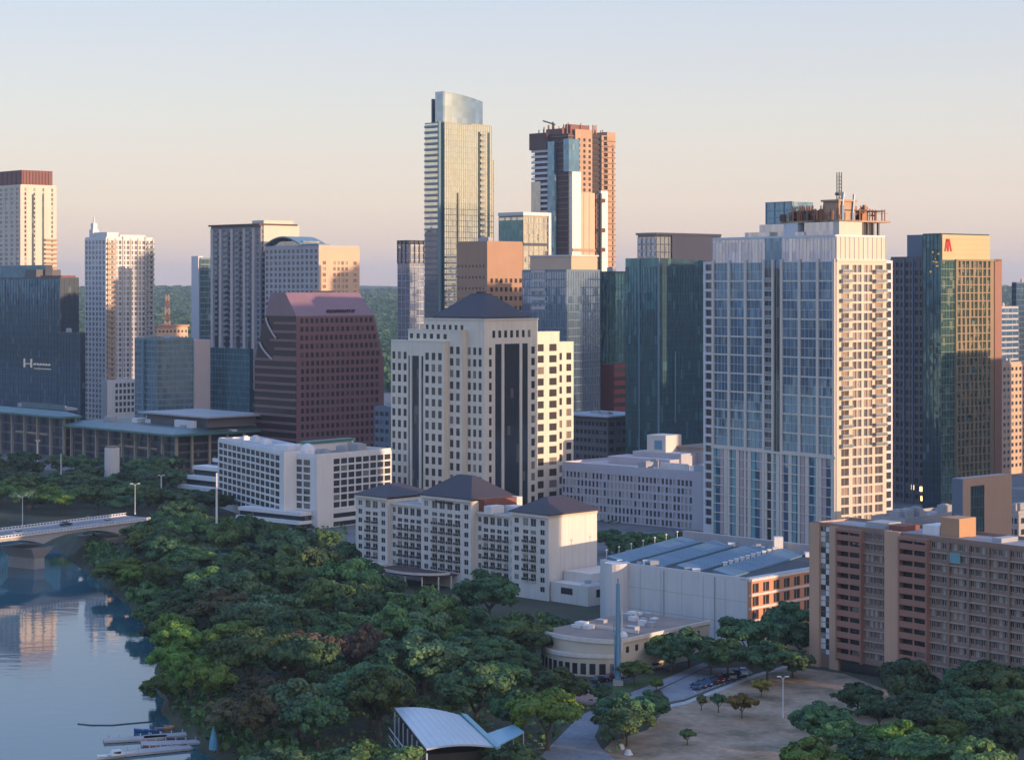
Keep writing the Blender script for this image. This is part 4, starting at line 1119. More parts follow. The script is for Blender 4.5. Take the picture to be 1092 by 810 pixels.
def tower_g():
    b = punched('peach_tower', 'apartment tower with white gridded side and peach end wall, behind the maroon building', 283, 340, 383, 263, 1150, 46, M['pale_dim'], M['w_teal'], 12, 0, 3.3, .58, .6, vis=320, units=0)
    w = MB()
    V = lambda f: b.WR*f
    R = b.rows
    b.facade(w, 'R', 0, 0, b.WR, 0, b.zt, [(V(.08), V(.16))] + even(V(.32), V(.72), 4, .6) + [(V(.84), V(.92))], R[:-2] if len(R) > 2 else R)
    b.part('end_wall', w, M['peach']); b.windows(M['w_peach'], limit=60, vis=315)
    # arched top over the far part
    ar = MB(); n = 12; y0, y1 = b.uL(322), b.uL(284); z0 = b.zt
    pts = [(y0 + (y1 - y0)*(k/n), z0 + 1 + 4.5*math.sin(math.pi*k/n)) for k in range(n + 1)]
    for (ya, za), (yb, zb) in zip(pts[:-1], pts[1:]): ar.loft([[(-1.5, ya, za), (b.WR*.6, ya, za), (b.WR*.6, yb, zb), (-1.5, yb, zb)], [(-1.5, ya, za+.8), (b.WR*.6, ya, za+.8), (b.WR*.6, yb, zb+.8), (-1.5, yb, zb+.8)]])
    b.part('arched_roof', ar, M['teal_metal'])
    m = MB(); m.box(2, b.WR*.5, b.uL(320), b.uL(286), z0, z0 + 3.5); b.part('penthouse', m, M['g_grey'])
    m = MB(); m.box(-.5, 8, 0, b.uL(322), z0 + 1.0, z0 + 1.6); b.part('roof_slab', m, M['teal_metal'])
tower_g()

# maroon building with raking shoulders
M['maroon_dark'] = mat_plain('maroon_dark_glazing', (.022, .013, .016, 1), .25)
def maroon():
    b = Bld('maroon_office_building', 'maroon granite office building with raking shoulders and a sloped metal top', 'office building', 272, 316, 409, 1000, 47)
    WR, WL = b.WR, b.WL
    z1, z2, z3 = b.z(383), b.z(337), b.z(312)
    s2, s3 = 6.0, 8.5
    core = MB(); core.box(0, WR, 0, WL, 0, z1); b.part('wall', core, M['maroon_granite'])
    up = MB()
    ym = lambda z: WL*(1 - .25*(z - z1)/(z2 - z1)) if z <= z2 else WL*(.75 - .13*(z - z2)/(z3 - z2))
    ring = lambda s, d, z: [(.05, d, z), (WR - s, d, z), (WR - s, ym(z), z), (.05, ym(z), z)]
    up.loft([ring(.3, .05, z1 + .003), ring(s2, .05, z2), ring(s3, 9, z3)])
    up.mi[3] = 1
    b.part('sloped_top', up, [M['maroon_metal'], M['maroon_dark']])
    # front facade
    wall = MB(); fl = 3.85
    n1 = int(z1/fl); R = [(z1 - 1.0 - k*fl - 2.35, z1 - 1.0 - k*fl) for k in range(n1)][::-1]
    b.facade(wall, 'R', 0, 0, WR, 0, z1, even(2, WR - 3, 16, .62), R, .28)
    b.part('wall', wall, M['maroon_granite'])
    n2 = 5
    for k in range(n2):      # each storey of the raking part is a shorter strip
        wl = MB()
        ins = .3 + (s2 - .3)*(k + .9)/n2
        za, zb = z1 + k*(z2 - z1)/n2, z1 + (k + 1)*(z2 - z1)/n2
        b.facade(wl, 'R', 0, 0, WR - ins, za + .02, zb, even(1.6, WR - ins - 1, 16 - (k > 2), .62), [(za + .7, za + .7 + 2.4)], .28)
        b.part('wall', wl, M['maroon_granite'])
        sp = MB(); ye = b.uL((292, 293.5, 289, 291, 293)[k]); fbox(sp, 'L', 0, -.28, ye, za + .02, za + 1.25, 0, .7); b.part('spandrel', sp, M['maroon_granite'])
    b.windows(M['w_maroon'], vis=473)
    # ribbons on L
    rb = MB(); gl = MB()
    for k in range(n1 + 1):
        z = z1 - k*fl
        fbox(rb, 'L', 0, -.28, WL, z - 1.25, z, .0, .7); fbox(gl, 'L', 0, 0, WL, z - fl, z - 1.25, .02, .25)
    b.part('spandrel', rb, M['maroon_granite']); b.part('ribbon_glazing', gl, M['maroon_dark'])
    rb = MB()
    # curved pale buttresses on the raking side
    for (pa, za, pb, zb) in ((284.5, 339, 295, 361), (278, 366, 291, 384)):
        pts = []
        for k in range(9):
            t = k/8; pts.append((-.55, b.uL(pa + (pb - pa)*t**1.5), b.z(za + (zb - za)*t)))
        q = MB(); q.path(pts, [.5]*9, n=5); b.part('buttress', q, M['pale_dim'])
    # chamfered far corner bay with ribbon windows
    e = MB(); e.box(WR - .01, WR + 2, 3, WL*.7, 0, z1 - .5); b.part('corner_bay', e, M['maroon_granite'])
    for k in range(n1): 
        q = MB(); q.box(WR + .5, WR + 2.05, 2.9, WL*.5, z1 - 1.4 - k*fl - 1.9, z1 - 1.4 - k*fl); b.part('corner_glazing', q, M['g_maroon'])
    # ridge and illegible dark lettering on the sloped top
    m = MB(); m.box(s3 + 8, WR - s3 - 16, 9.2, 10.2, z3 + .01, z3 + .9); b.part('ridge_vent', m, M['void'])
    rr = random.Random(4); sgn = MB(); x = WR*.36
    zz = z2 + 1.5; yy = .05 + 9*(1.5/(z3 - z2)) - .25
    for k in range(13):
        w = rr.uniform(.7, 1.5); h = 1.5
        sgn.box(x, x + w*.35, yy - .25, yy + .5, zz, zz + h); sgn.box(x + w*.35, x + w, yy - .25, yy + .5, zz + rr.choice([0, .5, 1.0]), zz + rr.choice([1.1, h])) ; x += w + .35
    b.part('sign_lettering', sgn, M['sign_dark'])
maroon()

# blue glass tower left of the tallest one
b = simple_glass('blue_tower', 'blue glass tower with a dark band at the top, standing against the tallest tower', 424, 437, 452, 262, 1190, 46, M['g_lilac'], M['pale_dim'], 3.2, 4.0, vw=.35, hw=.5, units=1)
m = MB(); m.box(.1, b.WR - .1, .1, b.WL - .1, b.zt + .9, b.z(256)); b.part('crown', m, M['g_black'])
m = MB(); b.curtain(m, 'L', 0, 0, b.WL, b.zt - 10, b.z(256), 3.2, 20, .5, .5, .5); b.curtain(m, 'R', 0, 0, b.WR, b.zt - 10, b.z(256), 3.2, 20, .5, .5, .5); b.part('crown_frame', m, M['metal_dark'])

# the tallest tower: curved glass crown
M['g_crown'] = mat_glass('glass_crown', (.05, .09, .13, 1), (.66, .80, .98, 1), .38, floor=3.4, bay=4, wob=.008)
def tallest():
    b = Bld('skyscraper', 'tallest glass skyscraper with a curved crown and balconies up one side', 'skyscraper', 453, 474, 524, 1222, 44)
    WR, WL = b.WR, b.WL; zt = b.z(131)
    V, U = b.uR, b.uL
    m = MB(); m.box(0, WR, 0, WL, 0, zt); b.part('glass_wall', m, M['g_sky'])
    # wings
    m = MB(); m.box(3, WR*.7, WL, U(449), 0, b.z(164)); b.part('wing', m, M['g_teal'])
    m = MB(); m.box(WR, V(530), 3, WL*.8, 0, b.z(167)); b.part('wing', m, M['g_gold'])
    q = MB(); b.curtain(q, 'R', 3, WR, V(530), 0, b.z(167), 2.2, 3.4, .2, .5, .2); b.part('mullion', q, M['gold_metal'])
    q = MB(); b.curtain(q, 'R', 0, 0, WR, 0, zt, 1.6, 3.4, .14, .32, .16); b.part('mullion', q, M['gold_metal'])
    q = MB()
    for p, z0 in ((511, b.z(330)), (521, b.z(330))): fbox(q, 'R', 0, V(p) - .9, V(p) + .9, z0, b.z(138), .17, .23)
    fbox(q, 'R', 0, V(488) - .6, V(488) + .6, b.z(330), b.z(205), .17, .23); b.part('dark_strip', q, M['g_black'])
    # recessed balconies shown as short ledges beside the strips
    zs = [b.z(142) - k*3.4 for k in range(44)]
    b.balconies('R', -.2, V(511) + 1, V(516), zs, .7, M['gold_metal'], M['rail_glass'], limit=45)
    # L side: dark glass column then a stack of pale balconies
    g = MB(); fbox(g, 'L', 0, .2, U(470.5), 0, zt, .02, .2); b.part('dark_glazing', g, M['g_navy'])
    b.balconies('L', -.02, U(469.5), U(454), [b.z(135) - k*3.4 for k in range(60)], 1.3, M['teal_metal'], M['rail_glass'], limit=60)
    fin = MB(); fbox(fin, 'L', 0, U(471), U(469.8), 0, zt + 1, .2, 2.4); b.part('fin', fin, M['teal_metal'])
    zl = b.z(275)
    b.balconies('R', -.2, .2, V(487), [zl - k*3.4 for k in range(16)], 1.4, M['pale_panel'], M['rail_glass'], limit=16)
    # crown: curved plan and sagging top edge
    n = 16
    x0, x1 = V(476), V(517.5); y0, y1 = U(463), 0
    c = MB(); zb = zt
    for k in range(n):
        t0, t1 = k/n, (k + 1)/n
        zz = lambda t: b.z(97) + (b.z(104.5) - b.z(97))*t**2 - .9*math.sin(math.pi*t)
        dy = lambda t: 2.2 - 2.6*math.sin(math.pi*(t*.9 + .1))
        xa, xb = x0 + (x1-x0)*t0, x0 + (x1-x0)*t1
        c.loft([[(xa, dy(t0), zb), (xb, dy(t1), zb), (xb, dy(t1) + 1.2, zb), (xa, dy(t0) + 1.2, zb)], [(xa, dy(t0), zz(t0)), (xb, dy(t1), zz(t1)), (xb, dy(t1) + 1.2, zz(t1)), (xa, dy(t0) + 1.2, zz(t0))]])
    b.part('crown_glazing', c, M['g_crown'])
    c = MB(); c.box(x0 - 1.5, x0 - .01, 1.2, U(464), zb, b.z(97.2)); b.part('crown_side', c, M['g_crown'])
    c = MB(); c.box(x0, x1 - .5, WL*.7, WL*.7 + 1, zb, b.z(104)); c.box(x1 - 1.5, x1 - .5, 3, WL*.7, zb, b.z(105)); b.part('crown_back', c, M['metal_dark'])
    b.roof(0, WR, 0, WL, zt, .7, wall=M['gold_metal'])
tallest()

# brown office block before it
b = punched('brown_office_block', 'brown stone office block with a blank upper wall, rising behind the pyramid roof', 488, 519.6, 557, 259, 1050, 46, M['brown_stone'], M['w_maroon'], 0, 0, 4.2, .5, .45, cat='office building', units=2)
w = MB(); rows = [(b.z(y) , b.z(y) + 2.2) for y in (331, 320.5, 311, 301.5)]
b.facade(w, 'L', 0, -.4, b.WL, 0, b.zt, even(1, b.WL, 8, .35), [(b.z(y), b.z(y) + 1.3) for y in (331, 320, 309, 297, 285)])
b.facade(w, 'R', 0, 0, b.WR, 0, b.zt, even(1, b.WR, 7, .55), rows)
b.part('wall', w, M['brown_stone']); b.windows(M['w_maroon'], vis=335)

# small framed glass tower behind
b = simple_glass('framed_glass_tower', 'glass tower framed in pale stone, between the tallest tower and the unfinished one', 532, 558, 586, 231, 1285, 46, M['g_gold'], M['gold_metal'], 5, 4.2, vw=.5, hw=.6, units=2)
m = MB(); m.box(-.8, b.WR + .8, -.8, b.WL, b.zt + .81, b.z(226)); m.box(b.WR - 1.5, b.WR + .8, -.8, -.2, 0, b.zt + .8); b.part('frame', m, M['pale_panel'])
g = MB(); fbox(g, 'L', 0, .5, b.WL, 0, b.zt - 2, .2, .26); b.part('dark_glazing', g, M['g_teal'])
m = MB(); fbox(m, 'R', 0, 0, b.WR, b.z(262), b.z(259), .2, .6); b.part('ledge', m, M['metal_dark'])

# tower under construction
M['glare_clad'] = mat_wall('glare_cladding', (.78, .74, .66, 1), var=.05, streak=.06, rough=.4)  # pale tone stands for sunlight reflected off the new glazing
def unfinished():
    b = Bld('unfinished_tower', 'tower under construction with raw orange concrete above and new cladding coloured sun-bright below', 'tower', 568, 606, 654, 1330, 46)
    WR, WL = b.WR, b.WL; V, U = b.uR, b.uL; zt = b.z(142)
    core = MB(); core.box(1, WR - .5, 1, WL - 1, 0, zt); b.part('concrete_core', core, M['dark_brown'])
    # floor slabs
    sl = MB(); z = b.z(300)
    while z < zt: sl.box(0, WR, 0, WL, z, z + .35); z += 3.6
    b.part('floor_slab', sl, M['mauve_metal'])
    # far-left open floors: white edges between y 158 and 190, glass below
    w = MB(); z = b.z(262)
    while z < b.z(158): fbox(w, 'L', 0, U(587), WL, z, z + 1.6, .02, 1.2); z += 3.6
    b.part('slab_edge', w, M['pale_panel'])
    g = MB(); fbox(g, 'L', 0, U(578), WL, 0, b.z(192), .05, 1.4); b.part('glass_wall', g, M['g_grey'])
    d = MB(); fbox(d, 'L', 0, U(585), WL + 1, b.z(158), b.z(140), .02, 2.2); b.part('formwork_deck', d, M['dark_brown'])
    # blue glass strip
    g = MB(); fbox(g, 'L', 0, U(594), U(587), 0, b.z(150), .05, 2.6); b.part('glass_strip', g, M['g_blue'])
    # near corner: blue panel above, cladding coloured with reflected sunlight below
    g = MB(); g.box(-1, 9, -1.5, U(602), b.z(183), b.z(148)); b.part('glass_panel', g, M['g_blue'])
    g = MB(); g.box(1.5, 9.5, -2.2, 6, 0, b.z(183) - .02); b.part('cladding', g, M['glare_clad'])
    g = MB(); g.box(9.51, V(632), -2.0, 2, 0, b.z(205)); b.part('cladding', g, M['peach']); g = MB(); g.box(V(640) - 2, V(645), -2.6, 2, 0, b.z(202)); b.part('cladding', g, M['glare_clad'])
    j = MB()
    for p in (620, 626, 634): fbox(j, 'R', -2.0, V(p) - .25, V(p) + .25, 0, b.z(206), .0, .12)
    fbox(j, 'R', -2.2, 1.5, V(632), b.z(268), b.z(265), .0, .5); b.part('cladding_joint', j, M['raw_concrete'])
    # orange concrete with openings
    wl = MB(); n = int((zt - b.z(205))/3.6)
    R = [(b.z(205) + .9 + k*3.6, b.z(205) + 2.9 + k*3.6) for k in range(n)]
    b.facade(wl, 'R', 0, 6, V(631), b.z(205), zt + 3, even(7, V(631), 3, .42), R, .5)
    b.part('concrete_wall', wl, M['raw_concrete']); b.windows(M['void'])
    wl = MB(); n2 = int(zt/3.6)
    R = [(2 + k*3.6, 4.3 + k*3.6) for k in range(n2)]
    b.facade(wl, 'R', 0, V(640), WR, 0, zt, even(V(641.5), V(647), 1, .8) + even(V(650), WR - .3, 1, .35), R, 1.4, glass=False)
    b.part('concrete_wall', wl, M['raw_concrete'])
    eg = MB()
    for k in range(n2): fbox(eg, 'R', 0, V(640), WR + .6, 1.2 + k*3.6, 1.55 + k*3.6, 1.42, 1.9)
    b.part('slab_edge', eg, M['dark_brown'])
    d = MB()
    z = b.z(330)
    while z < zt: fbox(d, 'R', 0, V(631.5), V(639.5), z, z + 2.4, .1, .2); z += 3.6
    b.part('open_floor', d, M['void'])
    # top: formwork towers, props
    t = MB(); t.box(4, V(630), 2, U(598), zt, b.z(132)); t.box(2, 10, U(598), U(580), zt, b.z(136)); b.part('climbing_formwork', t, M['maroon_crown'])
    t = MB(); t.box(WR*.82, WR + .5, -1.6, WL*.4, zt - 6, b.z(138)); b.part('climbing_formwork', t, M['raw_concrete'])
    rr = random.Random(3); t = MB()
    for k in range(60):
        x, y = rr.uniform(0, WR), rr.uniform(0, WL); t.box(x, x + .5, y, y + .5, zt, zt + rr.uniform(2, 8))
    b.part('scaffolding', t, M['rust'])
    t = MB(); y = U(585); t.tube((4, y, zt), (4, y, b.z(128)), .6, n=5); t.tube((4, y - 2, b.z(131)), (4, y + 9, b.z(126)), .5, n=5); b.part('crane_jib', t, M['metal_dark'])
    # hoist on the right face
    h = MB(); u = V(637); h.box(u - .6, u + .6, -3.6, -2.1, b.z(290), b.z(205)); b.part('hoist_mast', h, M['metal_dark'])
    for p in (215, 247, 268): 
        q = MB(); q.box(u - 2.2, u + 2.2, -5.2, -3.61, b.z(p), b.z(p) + 2.6); b.part('hoist_car', q, M['dark_brown'])
unfinished()

# mid glass office with cream penthouse
def glass_office():
    b = simple_glass('mirror_glass_office', 'mirror glass office block with a long cream penthouse, behind the cream stone tower', 557, 604, 640, 289, 980, 46, M['g_mirror'], M['mirror_metal'], 1.7, 3.9, 'office building', hw=.5, units=0)
    m = MB(); m.box(4, 22, b.uL(603), b.uL(559), b.zt + .2, b.z(273)); b.part('penthouse', m, M['peach'])
    m = MB(); m.box(3.6, 22.4, b.uL(604), b.uL(558), b.z(273) + .01, b.z(271.5)); b.part('penthouse_roof', m, M['pale_panel'])
    r = MB(); z = b.z(330)
    while z < b.z(285): fbox(r, 'L', 0, b.uL(582), b.uL(567), z, z + 1.3, .2, .45); z += 4.4
    b.part('spandrel', r, M['peach_soft'])  # pale strips painted in for pinkish reflections on the glass
glass_office()

b = simple_glass('dark_teal_block', 'dark teal glass block with a slanted edge, tucked against the rounded teal tower', 636, 656, 672, 291, 1010, 46, M['g_teal'], M['teal_dark'], 2, 3.9, 'office building', hw=.25, units=1)
m = MB(); m.box(-6, 14, -5, b.uL(645), 0, b.z(388)); r_ = b.part('red_annex', m, M['red_brown'])
m = MB()
for k in range(6): fbox(m, 'R', -5, -6, 14, b.z(392) - k*4.2 - 1.8, b.z(392) - k*4.2, 0, .08)
m.build('annex_glazing', M['w_maroon'], r_)

def teal_round():
    b = Bld('rounded_teal_tower', 'dark teal glass office tower with a rounded top corner, left of the wide residential tower'.replace('left of', 'beside'), 'office building', 667, 703, 764, 900, 47)
    WR, WL = b.WR, b.WL; zt = b.z(275)
    m = MB(); m.box(0, WR, 0, WL, 0, zt - 4); b.part('glass_wall', m, M['g_teal'])
    # upper storey rounds off towards the right
    top = MB(); n = 10
    pts = [(0, zt)] + [(WR*.55 + WR*.45*math.sin(math.pi/2*k/n), zt - 3.9 + 3.4*math.cos(math.pi/2*k/n)) for k in range(n + 1)]
    for (xa, za), (xb, zb) in zip(pts[:-1], pts[1:]):
        top.loft([[(xa, 0, zt - 3.99), (xb, 0, zt - 3.99), (xb, WL, zt - 3.99), (xa, WL, zt - 3.99)], [(xa, 0, za), (xb, 0, zb), (xb, WL, zb), (xa, WL, za)]])
    b.part('top_storey', top, M['g_teal'])
    q = MB(); b.curtain(q, 'L', 0, 0, WL, 0, zt - 4, 1.7, 3.9, .1, .22, .12); b.curtain(q, 'R', 0, 0, WR, 0, zt - 4, 1.7, 3.9, .1, .3, .12); b.part('mullion', q, M['teal_dark'])
    f = MB(); fbox(f, 'L', 0, b.uL(682.6), b.uL(681.6), 0, zt, .13, .4); fbox(f, 'L', 0, -.3, .5, 0, zt, .13, .5); fbox(f, 'R', 0, b.uR(719), b.uR(720), 30, b.z(375), .13, .4); b.part('fin', f, M['teal_metal'])
teal_round()

b = simple_glass('mauve_topped_tower', 'mauve metal topped tower peeping over the rounded teal tower', 680, 700, 768, 252, 1040, 47, M['g_grey'], M['mauve_metal'], 3, 4, 'tower', hw=.4, units=0)
m = MB(); m.box(b.uR(716), b.WR - .1, -.6, -.2, 60, b.zt + .8); b.part('metal_wall', m, M['mauve_metal'])
m = MB(); m.box(-.8, b.WR, -.9, b.WL + .6, b.zt + .81, b.zt + 1.9); b.part('roof_slab', m, M['mauve_metal'])
m = MB(); fl = 3.2
for i in range(4):
    for j in range(3): fbox(m, 'L', 0, 1 + i*b.WL*.24, 1 + i*b.WL*.24 + 2.0, b.zt - 3.4 - j*3.3, b.zt - 1.2 - j*3.3, .2, .28)
b.part('bright_window', m, M['pale_panel'])  # pale colour stands for windows lit white

# green glass hotel tower with red emblem and its dark neighbour
def green_tower():
    d = punched('dark_apartment_tower', 'dark apartment tower with faint grey bays, adjoining the green glass hotel tower', 950, 986, 1002, 276, 850, 50, M['dark_concrete'], M['w_navy'], 7, 0, 3.3, .62, .62, vis=530, limit=100, units=0)
    m = MB(); m.box(2, 14, d.uL(986), d.uL(964), d.zt + 1.0, d.z(250)); d.part('plant_room', m, M['slate_blue'])
    p = MB()
    for k in (.3, .56): fbox(p, 'L', 0, d.WL*k, d.WL*k + .8, 0, d.zt, .41, .9)
    d.part('pier', p, M['slate_blue'])
    lw = MB()
    for (px_, py_) in ((974, 523), (983, 524), (984, 534)): u = d.uL(px_); fbox(lw, 'L', 0, u - .7, u + .7, d.z(py_), d.z(py_) + 2, .42, .5)
    d.part('lit_window', lw, M['lit_window'])
    b = Bld('green_glass_tower', 'green glass hotel tower with a gold top panel bearing a red emblem', 'hotel', 984, 1003.5, 1066, 830, 50)
    WR, WL = b.WR, b.WL; V, U = b.uR, b.uL; zt = b.z(278); zz = b.z(250)
    m = MB(); m.box(0, WR, 0, WL, 0, zt); b.part('glass_wall', m, M['g_green'])
    m = MB(); m.box(.0, V(1055), .02, WL, zt + .01, zz); b.part('glass_wall', m, M['g_navyteal'])
    m = MB(); fbox(m, 'L', 0, .15, WL, 0, zt, .02, .12); b.part('dark_glazing', m, M['g_navyteal'])
    q = MB(); b.curtain(q, 'L', -.12, 0, WL, 0, zz, 1.8, 3.3, .1, .25, .14); b.part('mullion', q, M['teal_dark'])
    q = MB(); b.curtain(q, 'R', 0, 0, V(1018), 0, zt, 1.8, 3.3, .12, .3, .14); b.part('mullion', q, M['green_metal'])
    g = MB(); g.box(.4, V(1055), -.35, 0, b.z(277), zz); b.part('gold_panel', g, M['gold_panel'])
    j = MB()
    for k in range(1, 5): fbox(j, 'R', -.35, .4, V(1055), b.z(277) + k*2.1, b.z(277) + k*2.1 + .06, 0, .03)
    b.part('panel_joint', j, M['brown_stone'])
    # red emblem: three slanting strokes and a foot
    e = MB(); u0 = V(1006.3); h = b.z(254.5) - b.z(268); zb = b.z(268); w = .75
    def stroke(ub, ut, z0, z1):
        e.loft([[(ub, -.62, z0), (ub + w, -.62, z0), (ub + w, -.36, z0), (ub, -.36, z0)], [(ut, -.62, z1), (ut + w, -.62, z1), (ut + w, -.36, z1), (ut, -.36, z1)]])
    stroke(u0, u0 + 1.0, zb, zb + h*.95); stroke(u0 + 1.0 + .8, u0 + .9, zb + h*.05, zb + h); stroke(u0 + 1.9, u0 + 2.2, zb, zb + h); stroke(u0 + 3.9, u0 + 2.5, zb, zb + h)
    b.part('emblem', e, M['sign_red'])
    # brown panelled face with staggered windows
    wl = MB(); x0, x1 = V(1018), V(1055); fl = 3.3
    n = int(zt/fl)
    fbox(wl, 'R', 0, x0, x0 + .5, 0, zt + .5, 0, .8)
    fbox(wl, 'R', 0, x0, WR, zt, zt + .7, 0, .9)
    rr = random.Random(9)
    for k in range(n):
        z = zt - (k + 1)*fl; fbox(wl, 'R', 0, x0 + .5, x1, z, z + .5, .02, .5)
        m_ = 8; c = (x1 - x0 - .5)/m_
        for i in range(m_):
            f = rr.choice([.25, .34, .42, .5])
            if rr.random() < .97: fbox(wl, 'R', 0, x0 + .5 + i*c, x0 + .5 + (i + f)*c, z + .5, z + fl, .02, .48, 0)
    fbox(wl, 'R', 0, x1, WR, 0, zt, 0, .5)
    b.part('facade_panel', wl, M['taupe_panel'])
    sd = MB(); fbox(sd, 'R', 0, V(1059), WR + .3, 0, zt + 1, .51, .9); b.part('end_strip', sd, M['red_stone'])
    y = MB()
    for k in range(7):
        u_ = rr.uniform(.2, WL*.5); z_ = b.z(rr.uniform(268, 296)); fbox(y, 'L', -.12, u_, u_ + rr.uniform(.4, 1.3), z_, z_ + rr.uniform(.3, .9), .15, .2)
    b.part('warm_window', y, M['lit_dim'])
    b.roof(0, V(1055), .02, WL, zz, .5, wall=M['teal_dark'])
green_tower()

# portal block, sunlit orange put into its stone, in front of it
def portal():
    b = Bld('portal_building', 'stone block, front coloured sunlit orange, with one tall glazed slot, below the green glass tower', 'building', 1015, 1028, 1079, 620, 49)
    WR, WL = b.WR, b.WL; zt = b.z(511); V = b.uR
    m = MB(); m.box(0, WR, .5, WL, 0, zt); b.part('wall', m, M['slate_blue'])
    f = MB(); a, c = V(1035), V(1050)
    fbox(f, 'R', .5, 0, a, 0, zt + .3, 0, .5); fbox(f, 'R', .5, c, WR, 0, zt + .3, 0, .5); fbox(f, 'R', .5, a, c, b.z(519), zt + .3, 0, .5); b.part('stone_front', f, M['sunlit_peach_stone'])
    g = MB(); fbox(g, 'R', .5, a, c, 0, b.z(519), .05, .15); b.part('glazing', g, M['g_teal'])
    q = MB(); b.curtain(q, 'R', .35, a, c, 0, b.z(519), 1.5, 3.4, .1, .3, .12); b.part('mullion', q, M['metal_dark'])
    r = MB(); r.box(.2, WR - .2, .7, WL - .2, zt + .005, zt + .15); b.part('roof', r, M['roof_gravel'])
portal()

# buildings at the right edge
punched('peach_apartment_block', 'peach apartment block with rows of small windows, beyond the green glass tower', 1062, 1064, 1110, 389, 980, 44, M['peach'], M['w_blue'], 0, 11, 3.3, .55, .5, cat='apartment block', vis=520, units=2)
b = simple_glass('blue_slatted_tower', 'blue tower with pale horizontal bands, between the green glass tower and the frame edge'.replace('the frame edge', 'a darker blue tower'), 1060, 1066, 1086, 328, 1300, 46, M['g_blue'], M['pale_dim'], 8, 3.6, vw=.2, hw=1.1, units=1)
simple_glass('far_blue_tower', 'plain dark blue tower behind the peach apartment block', 1079, 1084, 1112, 302, 1420, 46, M['g_navy'], M['slate_blue'], 3, 3.8, hw=.4, units=1)
# ================================================================ civic blocks and small buildings on the far bank
def civic(name, label, xl, xc, xr, Y, ytop, ncolL, ncolR, overhang=3.0, a=47, seed=1):
    b = Bld(name, label, 'civic building', xl, xc, xr, Y, a)
    zt = b.z(ytop); WR, WL = b.WR, b.WL
    m = MB(); m.box(4, WR, 4, WL, 0, zt - 1.2); b.part('wall', m, M['dark_concrete'])
    g = MB()
    for k in range(4):
        z = 1 + k*(zt - 3)/4
        fbox(g, 'L', 4, 5, WL - .5, z + 1, z + (zt - 3)/4 - .2, .02, .2); fbox(g, 'R', 4, 5, WR - .5, z + 1, z + (zt - 3)/4 - .2, .02, .2)
    b.part('glazing', g, M['g_black'])
    r = MB(); o = overhang
    r.loft([[(-o, -o, zt - 1.19), (WR, -o, zt - 1.19), (WR, WL, zt - 1.19), (-o, WL, zt - 1.19)], [(-o, -o, zt - .4), (WR, -o, zt - .4), (WR, WL, zt - .4), (-o, WL, zt - .4)],
            [(6, 6, zt + 1.6), (WR - 4, 6, zt + 1.6), (WR - 4, WL - 4, zt + 1.6), (6, WL - 4, zt + 1.6)]])
    b.part('metal_roof', r, M['teal_roof'])
    rim = MB(); rim.box(-o - .2, WR, -o - .2, -o, zt - 1.3, zt - .3); rim.box(-o - .2, -o, -o, WL, zt - 1.3, zt - .3); b.part('roof_edge', rim, M['green_roof'])
    for (face, n, W) in (('L', ncolL, WL), ('R', ncolR, WR)):
        for k in range(n):
            c = MB(); u = 1 + k*(W - 2)/max(1, n - 1)
            if face == 'R' and k == 0: continue
            fbox(c, face, 2.4, u - .55, u + .55, 0, zt - 1.21, 0, 1.2); b.part('column', c, M['limestone'])
    lf = MB()
    fbox(lf, 'L', 3.6, WL*.2, WL*.55, zt*.52, zt*.52 + 1.0, 0, 1.0); b.part('ledge', lf, M['limestone'])
    rr = random.Random(seed)
    for k in range(9):
        q = MB(); x, y = rr.uniform(10, max(11, WR - 12)), rr.uniform(10, WL - 12); q.box(x, x + rr.uniform(2, 7), y, y + rr.uniform(2, 7), zt + 1.6, zt + rr.uniform(2.5, 4.2)); b.part('rooftop_unit', q, M['metal_grey'] if k % 3 else M['white_wall'])
    b.zt = zt; return b
M['limestone'] = mat_wall('limestone', (.34, .285, .22, 1), var=.12, streak=.12)
b = civic('council_hall', 'low civic hall with green metal roof, tall limestone columns and a curved skylight', 72, 186, 300, 990, 462, 9, 7, seed=3)
m = MB(); m.box(20, 50, b.uL(185), b.uL(120), b.zt + 1.61, b.zt + 6.5); b.part('upper_storey', m, M['dark_concrete'])
m = MB(); m.box(17, 54, b.uL(190), b.uL(116), b.zt + 6.51, b.zt + 7.3); b.part('upper_roof', m, M['metal_grey'])
m = MB(); m.box(14, 16, b.uL(180), b.uL(160), b.zt + 1.61, b.zt + 5.0); b.part('screen_wall', m, M['pale_panel'])
m = MB(); m.box(b.WR*.5, b.WR*.5 + 2.5, -3.3, 4, b.zt - .39, b.zt + .5); b.part('skylight', m, M['white_wall'])
b = civic('riverside_offices', 'low office hall with teal roof and five pale columns at the frame edge beyond the bridge'.replace(' at the frame edge', ''), -30, 66, 84, 1060, 443, 8, 2, seed=7)
m = MB(); m.box(10, b.WR, b.WL*.15, b.WL*.62, b.zt + 1.61, b.zt + 4.4); b.part('upper_roof', m, M['teal_roof'])

